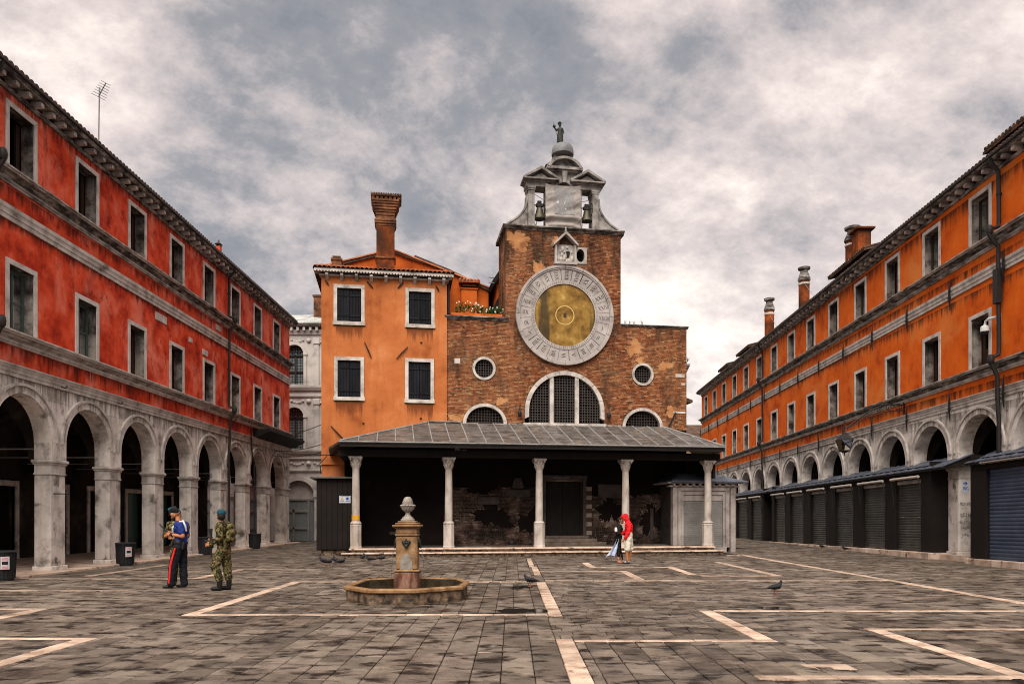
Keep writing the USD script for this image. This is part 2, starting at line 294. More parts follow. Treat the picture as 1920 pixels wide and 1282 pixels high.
usdkit.material(stage, '/World/Looks/brick', {
    'geo': ('geometry', {}), 'oi': ('attribute', {'attribute': 'tone'}), 'f': ('math', {'math_type': 'fraction'}),
    'pick': ('rgb_ramp', {'ramp': [(0.0, (0.062, 0.024, 0.014)), (0.15, (0.16, 0.048, 0.021)), (0.35, (0.225, 0.064, 0.026)), (0.6, (0.275, 0.088, 0.035)), (0.8, (0.31, 0.12, 0.052)), (0.93, (0.37, 0.178, 0.085)), (1.0, (0.38, 0.235, 0.13))]}),
    'big': ('noise_texture', {'scale': 0.42, 'detail': 8.0, 'roughness': 0.68, 'distortion': 0.5}), 'br': ('map_range', {'from_min': 0.36, 'from_max': 0.66, 'to_min': 0.0, 'to_max': 1.0, 'clamp': True}),
    'tan': ('mix', {'color2': (0.42, 0.225, 0.098)}), 'tk': ('math', {'math_type': 'multiply', 'value2': 0.30}),
    'sm': ('mapping', {'scale': (1.5, 1.5, 0.55)}), 'soot': ('noise_texture', {'scale': 0.8, 'detail': 10.0, 'roughness': 0.72}),
    'sep': ('separate_xyz', {}), 'hi': ('map_range', {'from_min': 8.5, 'from_max': 13.5, 'to_min': 0.0, 'to_max': 0.10, 'clamp': True}), 'sa': ('math', {'math_type': 'add'}),
    'sr': ('map_range', {'from_min': 0.50, 'from_max': 0.68, 'to_min': 0.0, 'to_max': 0.88, 'clamp': True}), 'dirty': ('mix', {'color2': (0.030, 0.017, 0.012)}),
    'fn': ('noise_texture', {'scale': 45.0, 'detail': 4.0}), 'fr': ('map_range', {'from_min': 0.3, 'from_max': 0.7, 'to_min': 0.72, 'to_max': 1.2}), 'h': ('hsv', {}),
    'b': ('bump', {'strength': 0.5, 'distance': 0.015}), 'p': ('principled_bsdf', {'roughness': 0.92, 'specular_ior_level': 0.12})},
    [('oi.fac', 'f.value1'), ('f.value', 'pick.fac'), ('geo.position', 'big.vector'), ('big.fac', 'br.value'), ('br.result', 'tk.value1'), ('tk.value', 'tan.fac'), ('pick.color', 'tan.color1'),
     ('geo.position', 'sm.vector'), ('sm.vector', 'soot.vector'), ('geo.position', 'sep.vector'), ('sep.z', 'hi.value'), ('soot.fac', 'sa.value1'), ('hi.result', 'sa.value2'), ('sa.value', 'sr.value'), ('sr.result', 'dirty.fac'), ('tan.color', 'dirty.color1'),
     ('geo.position', 'fn.vector'), ('fn.fac', 'fr.value'), ('fr.result', 'h.value'), ('dirty.color', 'h.color'), ('h.color', 'p.base_color'), ('fn.fac', 'b.height'), ('b.normal', 'p.normal')], surface='p.BSDF')
surf('shaded_low_brick', [(0.36, (0.006, 0.004, 0.0035)), (0.47, (0.022, 0.013, 0.011)), (0.55, (0.075, 0.043, 0.036)), (0.64, (0.20, 0.14, 0.125))], 0.95, 9, 0.9, vary=0.4, bump=0.5, bscale=50, fine=0.2, spec=0.12)  # brick darkened in colour for the shade inside the portico
surf('mortar', [(0.32, (0.035, 0.026, 0.019)), (0.5, (0.12, 0.09, 0.065)), (0.7, (0.30, 0.23, 0.165))], 0.8, 9, 0.95, streak=(0.6, (0.03, 0.022, 0.017)), bump=0.3, spec=0.1)
surf('shaded_low_plaster', [(0.3, (0.004, 0.003, 0.0027)), (0.6, (0.009, 0.006, 0.0052)), (0.8, (0.024, 0.015, 0.013))], 0.8, 8, 0.95, spec=0.1)  # near black: portico shade is put into the plaster colour
surf('patch_plaster', [(0.32, (0.14, 0.060, 0.026)), (0.5, (0.34, 0.155, 0.062)), (0.7, (0.44, 0.23, 0.105))], 1.6, 8, 0.95, bump=0.4, bscale=12, spec=0.1)
surf('dark_room', [(0.3, (0.005, 0.004, 0.0035)), (0.7, (0.013, 0.0095, 0.008))], 1.5, 6, 0.95, spec=0.05)  # near-black colour stands for unlit rooms and the arcade walk
surf('shaded_vault_plaster', [(0.3, (0.008, 0.0065, 0.0055)), (0.55, (0.028, 0.022, 0.018)), (0.8, (0.11, 0.09, 0.07))], 0.9, 8, 0.95, spec=0.1)  # darkened so the shade of the arcade walk is in the colour
surf('lead', [(0.30, (0.025, 0.022, 0.020)), (0.43, (0.056, 0.050, 0.046)), (0.6, (0.10, 0.091, 0.085)), (0.78, (0.175, 0.156, 0.138))], 2.2, 10, 0.5, vary=0.2, fine=.2, bump=0.25, bscale=12, streak=(0.35, (0.26, 0.15, 0.08)), spec=0.4)
surf('lead_rib', [(0.3, (0.13, 0.126, 0.122)), (0.7, (0.27, 0.264, 0.258))], 3, 6, 0.5)
surf('slate_lead', [(0.3, (0.035, 0.04, 0.055)), (0.7, (0.10, 0.11, 0.145))], 2.5, 7, 0.5, vary=0.2, bump=0.2)
surf('pale_lead', [(0.3, (0.26, 0.27, 0.26)), (0.7, (0.48, 0.49, 0.47))], 1.2, 8, 0.6, vary=0.1, streak=(0.5, (0.20, 0.22, 0.20)))
surf('palace_stone', [(0.28, (0.22, 0.20, 0.185)), (0.48, (0.42, 0.395, 0.37)), (0.75, (0.53, 0.50, 0.475))], 1.0, 9, 0.85, streak=(0.3, (0.26, 0.24, 0.22)), bump=0.3, fine=0.08)
surf('dark_wood', [(0.3, (0.005, 0.004, 0.0036)), (0.7, (0.014, 0.010, 0.008))], 4, 6, 0.75, stretch=(1, 1, 0.3), vary=0.2, spec=0.2)
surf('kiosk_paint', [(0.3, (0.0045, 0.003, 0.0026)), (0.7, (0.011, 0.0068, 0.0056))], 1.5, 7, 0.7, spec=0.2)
surf('shutter_wood', [(0.3, (0.0045, 0.005, 0.007)), (0.7, (0.012, 0.013, 0.017))], 3, 6, 0.7, stretch=(1, 1, 0.3), vary=0.3, spec=0.1)
surf('dark_shutter', [(0.3, (0.020, 0.018, 0.0155)), (0.55, (0.042, 0.039, 0.034)), (0.8, (0.085, 0.08, 0.072))], 1.6, 8, 0.5, streak=(0.5, (0.02, 0.018, 0.016)), vary=0.12, fine=0.15, spec=0.4)
surf('blue_shutter', [(0.3, (0.030, 0.042, 0.072)), (0.7, (0.06, 0.078, 0.120))], 1.6, 8, 0.5, vary=0.10, streak=(0.3, (0.03, 0.04, 0.07)), fine=0.1)
surf('grey_shutter', [(0.3, (0.13, 0.125, 0.117)), (0.7, (0.23, 0.224, 0.212))], 1.6, 8, 0.5, vary=0.06, streak=(0.3, (0.12, 0.11, 0.10)))
surf('kiosk_stone', [(0.28, (0.12, 0.098, 0.09)), (0.48, (0.29, 0.25, 0.236)), (0.72, (0.41, 0.365, 0.345))], 1.6, 8, 0.8, streak=(0.4, (0.10, 0.08, 0.07)), fine=0.12)
surf('tile', [(0.3, (0.13, 0.042, 0.020)), (0.5, (0.36, 0.12, 0.055)), (0.75, (0.52, 0.22, 0.11))], 2.2, 7, 0.9, vary=0.3, fine=0.15, spec=0.15)
surf('old_tile', [(0.3, (0.028, 0.020, 0.017)), (0.55, (0.085, 0.052, 0.038)), (0.8, (0.22, 0.115, 0.07))], 2.0, 7, 0.9, vary=0.35, spec=0.15)
surf('sooty_brick', [(0.3, (0.025, 0.016, 0.012)), (0.5, (0.13, 0.055, 0.028)), (0.75, (0.33, 0.15, 0.06))], 1.8, 8, 0.9, vary=0.25, streak=(0.7, (0.03, 0.022, 0.018)), spec=0.1)
usdkit.material(stage, '/World/Looks/gold_disk', {
    'geo': ('geometry', {}), 'n': ('noise_texture', {'scale': 1.6, 'detail': 9.0, 'roughness': 0.6}), 'r': ('rgb_ramp', {'ramp': [(0.32, (0.085, 0.042, 0.010)), (0.44, (0.21, 0.112, 0.022)), (0.57, (0.33, 0.190, 0.042)), (0.72, (0.56, 0.38, 0.13))]}),
    'm': ('mapping', {'location': (-2.84, 0, 0), 'scale': (1.0, 0.0, 0.10)}), 'n2': ('noise_texture', {'scale': 2.6, 'detail': 7.0, 'roughness': 0.6}), 'sep': ('separate_xyz', {}), 'ab': ('math', {'math_type': 'absolute'}),
    'ed': ('map_range', {'from_min': 0.7, 'from_max': 1.2, 'to_min': 0.0, 'to_max': 0.20, 'clamp': True}), 'ad': ('math', {'math_type': 'add'}), 'k': ('map_range', {'from_min': 0.60, 'from_max': 0.74, 'to_min': 0.0, 'to_max': 0.85, 'clamp': True}),
    'mx': ('mix', {'color2': (0.040, 0.030, 0.016)}), 'p': ('principled_bsdf', {'metallic': 0.7, 'roughness': 0.38})},
    [('geo.position', 'n.vector'), ('n.fac', 'r.fac'), ('geo.position', 'm.vector'), ('m.vector', 'n2.vector'), ('m.vector', 'sep.vector'), ('sep.x', 'ab.value1'), ('ab.value', 'ed.value'), ('n2.fac', 'ad.value1'), ('ed.result', 'ad.value2'), ('ad.value', 'k.value'),
     ('k.result', 'mx.fac'), ('r.color', 'mx.color1'), ('mx.color', 'p.base_color')], surface='p.BSDF')
surf('gold_line', [(0.3, (0.62, 0.44, 0.14)), (0.7, (0.75, 0.58, 0.24))], 3, 4, 0.4, metal=0.6)
surf('clock_stone', [(0.30, (0.16, 0.14, 0.13)), (0.46, (0.30, 0.27, 0.256)), (0.7, (0.40, 0.365, 0.348))], 1.8, 8, 0.8, vary=0.09, streak=(0.3, (0.28, 0.24, 0.20)), fine=0.1, bump=0.25)
flat('carving', (0.035, 0.03, 0.028), 0.9)
surf('bronze', [(0.3, (0.014, 0.016, 0.015)), (0.7, (0.045, 0.048, 0.042))], 6, 6, 0.55, metal=0.4)
surf('bell_metal', [(0.3, (0.035, 0.03, 0.022)), (0.7, (0.10, 0.088, 0.062))], 5, 6, 0.5, metal=0.5)
flat('iron', (0.016, 0.015, 0.015), 0.6)
flat('pipe', (0.022, 0.019, 0.018), 0.55)
flat('grille_iron', (0.05, 0.042, 0.038), 0.6)
flat('rod_iron', (0.20, 0.19, 0.18), 0.6)
flat('awning_tube', (0.42, 0.37, 0.33), 0.6)
surf('sheet_cloth', [(0.3, (0.19, 0.168, 0.155)), (0.7, (0.31, 0.28, 0.262))], 1.5, 6, 0.85, fine=0.05)
flat('net', (0.20, 0.195, 0.195), 0.8)
flat('window_wood', (0.035, 0.020, 0.015), 0.6)
flat('window_green', (0.06, 0.085, 0.075), 0.55)
flat('paper', (0.52, 0.50, 0.50), 0.8, k=0.05)
flat('poster_pink', (0.50, 0.27, 0.29), 0.8)
flat('sign_blue', (0.015, 0.06, 0.32), 0.5)
flat('sign_white', (0.46, 0.50, 0.58), 0.5, k=0.05)
flat('sign_yellow', (0.55, 0.28, 0.03), 0.6)
flat('ink', (0.018, 0.018, 0.022), 0.8)
flat('white_paint', (0.6, 0.6, 0.6), 0.5, k=0.05)
flat('teal_glass', (0.06, 0.12, 0.11), 0.25)
flat('grey_door', (0.15, 0.17, 0.17), 0.5)
flat('bin_black', (0.018, 0.018, 0.02), 0.45)
surf('marble_panel', [(0.3, (0.028, 0.022, 0.020)), (0.7, (0.075, 0.062, 0.056))], 3, 8, 0.7, fine=0.15)
flat('stripe_white', (0.20, 0.165, 0.14), 0.8)
flat('stripe_red', (0.05, 0.026, 0.02), 0.85)
surf('leaf', [(0.3, (0.012, 0.030, 0.006)), (0.7, (0.055, 0.115, 0.022))], 8, 3, 0.6, vary=0.4)
flat('petal', (0.68, 0.68, 0.62), 0.7, k=0.1)
surf('skin', [(0.3, (0.34, 0.15, 0.09)), (0.7, (0.46, 0.22, 0.14))], 12, 3, 0.55)
surf('tan_skin', [(0.3, (0.32, 0.12, 0.05)), (0.7, (0.42, 0.17, 0.075))], 12, 3, 0.55)
flat('hair', (0.012, 0.009, 0.007), 0.6)
flat('blue_shirt', (0.011, 0.026, 0.15), 0.85)
flat('navy', (0.007, 0.008, 0.013), 0.85)
flat('red_stripe', (0.62, 0.018, 0.015), 0.8)
flat('red_cloth', (0.62, 0.010, 0.014), 0.85)
flat('white_strap', (0.66, 0.67, 0.70), 0.6, k=0.05)
flat('teal_felt', (0.010, 0.050, 0.070), 0.9)
flat('black_cloth', (0.009, 0.009, 0.010), 0.9)
flat('leather', (0.010, 0.009, 0.009), 0.45)
surf('pale_shorts', [(0.3, (0.40, 0.36, 0.29)), (0.7, (0.62, 0.57, 0.48))], 7, 5, 0.9)
surf('blue_scarf', [(0.3, (0.20, 0.26, 0.40)), (0.7, (0.50, 0.56, 0.68))], 5, 5, 0.9)
surf('shoe', [(0.4, (0.03, 0.04, 0.045)), (0.6, (0.30, 0.32, 0.33))], 14, 3, 0.7)
flat('sandal', (0.28, 0.08, 0.05), 0.7)
usdkit.material(stage, '/World/Looks/camouflage', {
    'geo': ('geometry', {}), 'n': ('noise_texture', {'scale': 16.0, 'detail': 3.0, 'roughness': 0.55, 'distortion': 0.8}), 'n2': ('noise_texture', {'scale': 27.0, 'detail': 2.0, 'distortion': 1.0}),
    'r': ('rgb_ramp', {'interpolate': False, 'ramp': [(0.0, (0.008, 0.007, 0.005)), (0.42, (0.030, 0.032, 0.009)), (0.49, (0.10, 0.082, 0.024)), (0.55, (0.20, 0.148, 0.068)), (0.62, (0.055, 0.028, 0.012))]}),
    'k': ('map_range', {'from_min': 0.60, 'from_max': 0.62, 'to_min': 0.0, 'to_max': 0.85, 'clamp': True}), 'm': ('mix', {'color2': (0.014, 0.012, 0.008)}),
    'p': ('principled_bsdf', {'roughness': 0.9, 'specular_ior_level': 0.2})},
    [('geo.position', 'n.vector'), ('geo.position', 'n2.vector'), ('n.fac', 'r.fac'), ('n2.fac', 'k.value'), ('k.result', 'm.fac'), ('r.color', 'm.color1'), ('m.color', 'p.base_color')], surface='p.BSDF')
usdkit.material(stage, '/World/Looks/pane', {'f': ('fresnel', {'IOR': 1.5}), 't': ('transparent_bsdf', {'color': (0.55, 0.6, 0.62)}), 'g': ('glossy_bsdf', {'roughness': 0.03, 'color': (0.9, 0.93, 0.95)}),
    'a': ('math', {'math_type': 'multiply_add', 'value2': 1.0, 'value3': 0.45}), 'm': ('mix_closure', {})},
    [('f.fac', 'a.value1'), ('a.value', 'm.fac'), ('t.BSDF', 'm.closure1'), ('g.BSDF', 'm.closure2')], surface='m.closure')
usdkit.material(stage, '/World/Looks/water', {'p': ('principled_bsdf', {'base_color': (0.016, 0.013, 0.011), 'roughness': 0.05, 'specular_ior_level': 0.6, 'ior': 1.33})}, [], surface='p.BSDF')
usdkit.material(stage, '/World/Looks/palace_glass', {'geo': ('geometry', {}), 'm': ('mapping', {'scale': (1, .01, 1)}), 'v': ('voronoi_texture', {'scale': 5.5, 'randomness': 0.0, 'feature': 'distance_to_edge'}), 'r': ('rgb_ramp', {'ramp': [(0, (.01, .01, .01)), (.09, (.012, .012, .012)), (.12, (.10, .13, .14)), (1, (.17, .21, .22))]}), 'p': ('principled_bsdf', {'roughness': .2})},
    [('geo.position', 'm.vector'), ('m.vector', 'v.vector'), ('v.distance', 'r.fac'), ('r.color', 'p.base_color')], surface='p.BSDF')
surf('wet_plinth', [(0.35, (0.018, 0.011, 0.008)), (0.5, (0.10, 0.045, 0.03)), (0.7, (0.30, 0.17, 0.12))], 4.5, 8, 0.3, streak=(.8, (0.015, 0.010, 0.008)), stretch=(1, 1, .35))
surf('sill_moss', [(0.3, (0.05, 0.035, 0.006)), (0.7, (0.16, 0.11, 0.015))], 5, 6, 0.95, spec=.1)
surf('reveal_plaster', [(0.36, (0.035, 0.028, 0.023)), (0.47, (0.15, 0.13, 0.115)), (0.57, (0.30, 0.27, 0.245)), (0.72, (0.40, 0.345, 0.27))], 1.9, 10, 0.9, streak=(0.55, (0.03, 0.026, 0.023)), drips=([(8.5, 1.1), (12.75, 1.1)], (0.018, 0.015, 0.013)), fine=0.15, spec=0.15)
flat('pigeon_grey', (0.022, 0.022, 0.025), 0.7); flat('pigeon_dark', (0.010, 0.010, 0.012), 0.7)
surf('chimney_plaster', [(0.32, (0.030, 0.016, 0.010)), (0.48, (0.10, 0.028, 0.010)), (0.62, (0.26, 0.058, 0.014)), (0.77, (0.38, 0.10, 0.026))], 1.1, 9, 0.9, streak=(0.85, (0.035, 0.02, 0.014)), fine=.12, spec=.1)
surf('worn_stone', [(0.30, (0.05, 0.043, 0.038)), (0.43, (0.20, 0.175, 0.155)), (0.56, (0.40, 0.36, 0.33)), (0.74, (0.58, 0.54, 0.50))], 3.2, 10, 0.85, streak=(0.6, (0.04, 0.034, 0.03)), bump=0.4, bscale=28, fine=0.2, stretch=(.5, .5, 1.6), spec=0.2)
surf('cote_stone', [(0.32, (0.05, 0.044, 0.04)), (0.45, (0.17, 0.155, 0.143)), (0.58, (0.28, 0.258, 0.242)), (0.76, (0.38, 0.355, 0.335))], 2.2, 10, 0.85, streak=(0.6, (0.07, 0.062, 0.056)), bump=0.4, bscale=26, fine=0.16)
surf('frame_stone', [(0.28, (0.22, 0.195, 0.175)), (0.42, (0.46, 0.425, 0.395)), (0.6, (0.60, 0.56, 0.525)), (0.78, (0.68, 0.64, 0.60))], 2.6, 9, 0.8, bump=0.5, bscale=34, fine=0.2, streak=(0.25, (0.2, 0.18, 0.16)))
surf('low_step', [(0.3, (0.07, 0.05, 0.04)), (0.7, (0.19, 0.145, 0.115))], 2.4, 8, 0.7, vary=.12, fine=.15)
surf('dome_lead', [(0.3, (0.085, 0.088, 0.092)), (0.7, (0.185, 0.19, 0.195))], 2.5, 8, 0.5, streak=(.5, (0.07, 0.072, 0.075)))
surf('kiosk_side_shade', [(0.3, (0.02, 0.016, 0.014)), (0.7, (0.05, 0.041, 0.037))], 2, 7, 0.85)  # darkened copy of the kiosk stone, shade painted on its left side
# ---------------------------------------------------------------- ground and paving
obj('/World', 'ground', MB().box(-150, 150, -40, 260, -0.4, -0.035), 'joint_dirt', kind='structure')
paving = part('/World', 'piazza_paving', kind='structure')

BANDS = [(.58, .82, 4, 10.0), (.60, .84, 12.3, 18.6), (.62, .82, 20.7, 24.2), (.56, .74, 24.2, 28.75),
         (-5.85, -5.6, 4, 10.12), (-13.1, -5.85, 9.95, 10.12), (-13.1, -8.45, 13.15, 13.32), (-8.45, -8.2, 11, 13.32),
         (-5.5, -5.26, 12.55, 18.6), (-5.5, .60, 12.38, 12.55), (-5.5, .60, 18.6, 18.77),
         (.82, 3.5, 9.80, 9.97), (3.25, 3.5, 9.97, 13.0), (3.5, 9.55, 12.88, 13.04), (5.15, 9.55, 10.80, 10.95), (5.15, 5.38, 6.5, 10.80),
         (9.55, 9.80, 8, 31.4), (.84, 9.55, 18.92, 19.09), (2.5, 5.15, 7.55, 7.73), (3.2, 3.45, 19.3, 22.25), (2.45, 2.7, 23.7, 26.3),
         (4.95, 5.2, 20.9, 23.85), (7.2, 7.45, 20.4, 26.7), (.82, 3.45, 22.25, 22.4), (2.7, 5.2, 23.85, 24.0), (5.2, 7.2, 20.45, 20.6),
         (-12.9, -8.45, 19.5, 19.68), (-8.45, -8.2, 19.5, 23.05), (-8.2, -6.4, 22.9, 23.06), (-11.75, -11.5, 20.5, 25), (-11.5, -9.2, 21.95, 22.13), (-12.9, -8.45, 16.4, 16.55),
         (9.0, 9.55, 31.25, 31.4)]
def subtract(r, b):
    x0, x1, y0, y1 = r; a0, a1, c0, c1 = b
    if a1 <= x0 or a0 >= x1 or c1 <= y0 or c0 >= y1: return [r]
    out = []
    if a0 > x0: out.append((x0, a0, y0, y1))
    if a1 < x1: out.append((a1, x1, y0, y1))
    m0, m1 = max(x0, a0), min(x1, a1)
    if c0 > y0: out.append((m0, m1, y0, c0))
    if c1 < y1: out.append((m0, m1, c1, y1))
    return out
def slab_arrays(r, top=0.0, gap=0.005, ch=0.007, th=0.05, tilt=0.002, jit=0.0025):
    x0, x1, y0, y1 = r[0] + gap, r[1] - gap, r[2] + gap, r[3] - gap
    if x1 - x0 < .03 or y1 - y0 < .03: return None
    j = lambda: rnd.uniform(-jit, jit)
    base = [[x0 + j(), y0 + j()], [x1 + j(), y0 + j()], [x1 + j(), y1 + j()], [x0 + j(), y1 + j()]]
    cx, cy = (x0 + x1) / 2, (y0 + y1) / 2
    tx, ty, dz = rnd.uniform(-tilt, tilt), rnd.uniform(-tilt, tilt), rnd.uniform(-tilt, tilt)
    v = [[x, y, top - th] for x, y in base]
    v += [[x, y, top - ch + dz + tx * np.sign(x - cx) + ty * np.sign(y - cy)] for x, y in base]
    v += [[x - ch * np.sign(x - cx), y - ch * np.sign(y - cy), top + dz + tx * np.sign(x - cx) + ty * np.sign(y - cy)] for x, y in base]
    f = []
    for a, b in ((0, 4), (4, 8)):
        for i in range(4):
            k = (i + 1) % 4; f.append([a + i, a + k, b + k, b + i])
    f.append([8, 9, 10, 11])
    return np.array(v), np.array(f)

def fill(zone, mode, a, lo, hi):
    """courses of width about a; stones lo..hi long; mode 'col' runs them away from the camera"""
    x0, x1, y0, y1 = zone; out = []
    p0, p1, q0, q1 = (x0, x1, y0, y1) if mode == 'col' else (y0, y1, x0, x1)
    p = p0
    while p < p1 - .02:
        w = a * rnd.uniform(.88, 1.12); pe = min(p + w, p1)
        if p1 - pe < a * .4: pe = p1
        q = q0 - rnd.uniform(0, hi)
        while q < q1:
            l = rnd.uniform(lo, hi); qs, qe = max(q, q0), min(q + l, q1)
            if qe - qs > .05: out.append((p, pe, qs, qe) if mode == 'col' else (qs, qe, p, pe))
            q += l
        p = pe
    return out
stones = []
for z, m, a, lo, hi in [((-5.5, .58, 4.5, 12.38), 'col', .335, .32, .78), ((.58, 9.55, 4.5, 9.97), 'col', .345, .36, .82), ((.58, 9.55, 9.97, 18.92), 'row', .33, .32, .62),
                        ((-5.5, .84, 12.38, 18.77), 'col', .335, .28, .50), ((-13.1, -5.5, 4.5, 19.5), 'row', .34, .36, .72), ((-13.1, -5.5, 19.5, 46), 'row', .40, .5, .95),
                        ((-5.5, .84, 18.77, 29.6), 'col', .335, .5, .9), ((.84, 9.55, 18.92, 30.4), 'row', .36, .5, .9), ((9.55, 16.5, 4.5, 31.4), 'row', .42, .55, 1.0), ((9.55, 18.5, 31.4, 70), 'row', .45, .6, 1.1),
                        ((-13.1, -5.0, 46, 52), 'row', .45, .6, 1.1)]:
    stones += fill(z, m, a, lo, hi)
for b in BANDS:
    nxt = []
    for r in stones: nxt += subtract(r, b)
    stones = nxt
stones = [r for r in stones if r[1] - r[0] > .06 and r[3] - r[2] > .06]
bands = []
for b in BANDS:
    x0, x1, y0, y1 = b; long = (y1 - y0) > (x1 - x0)
    q, qe = (y0, y1) if long else (x0, x1)
    while q < qe - .02:
        l = rnd.uniform(.8, 1.7); e = min(q + l, qe)
        if qe - e < .35: e = qe
        bands.append((x0, x1, q, e) if long else (q, e, y0, y1)); q = e
bands += [(3.2, 3.72, 8.02, 8.32), (-.42, -.22, 9.0, 9.06)]
def size_seen(r):
    x, y = (r[0] + r[1]) / 2, (r[2] + r[3]) / 2
    if y < 7.25 or abs(x) > y * .69: return 0
    return (r[1] - r[0]) * (r[3] - r[2]) / y ** 3
stones.sort(key=size_seen, reverse=True)
near, far = stones[:300], stones[300:]
for r in near:
    a = slab_arrays(r)
    if a is not None: obj(paving, 'stone_slab', a, 'slab_stone')
mb = MB()
for r in far:
    a = slab_arrays(r, tilt=0.0035)
    if a is not None: mb.V.append(a[0]); mb.F.append(np.vstack([a[1][:, [0, 1, 2]], a[1][:, [0, 2, 3]]]) + mb.n); mb.n += len(a[0])
obj(paving, 'far_slabs', mb, 'slab_stone', kind='stuff')
for r in bands:
    a = slab_arrays(r, top=0.0005, gap=0.005)
    if a is not None: obj(paving, 'band_stone', a, 'band_stone')
# puddles lying in the worn joints
def puddle(cx, cy, rx, ry, label, seed):
    q = np.random.default_rng(seed); t = np.linspace(0, 2 * np.pi, 40, endpoint=False)
    k = 1 + .22 * np.sin(2 * t + q.uniform(0, 6)) + .18 * np.sin(3 * t + q.uniform(0, 6)) + .10 * np.sin(7 * t + q.uniform(0, 6))
    pts = np.stack([cx + rx * k * np.cos(t), cy + ry * k * np.sin(t)], 1)
    obj('/World', 'puddle', MB().prism(Polygon(pts).buffer(0), -0.02, 0.0075, 'xy'), 'water', label=label, kind='structure')
puddle(4.55, 13.35, .50, .20, 'thin puddle on the stones beside the pale band, before the lone pigeon', 1)
puddle(.15, 12.95, .36, .36, 'dark puddle where the pale paving bands meet, right of the fountain', 2)
puddle(.2, 17.2, .22, .35, 'small puddle far along the pale band, right of the fountain', 3)
puddle(10.9, 37.5, 1.0, .6, 'wet patch on the paving near the end of the portico steps', 4)
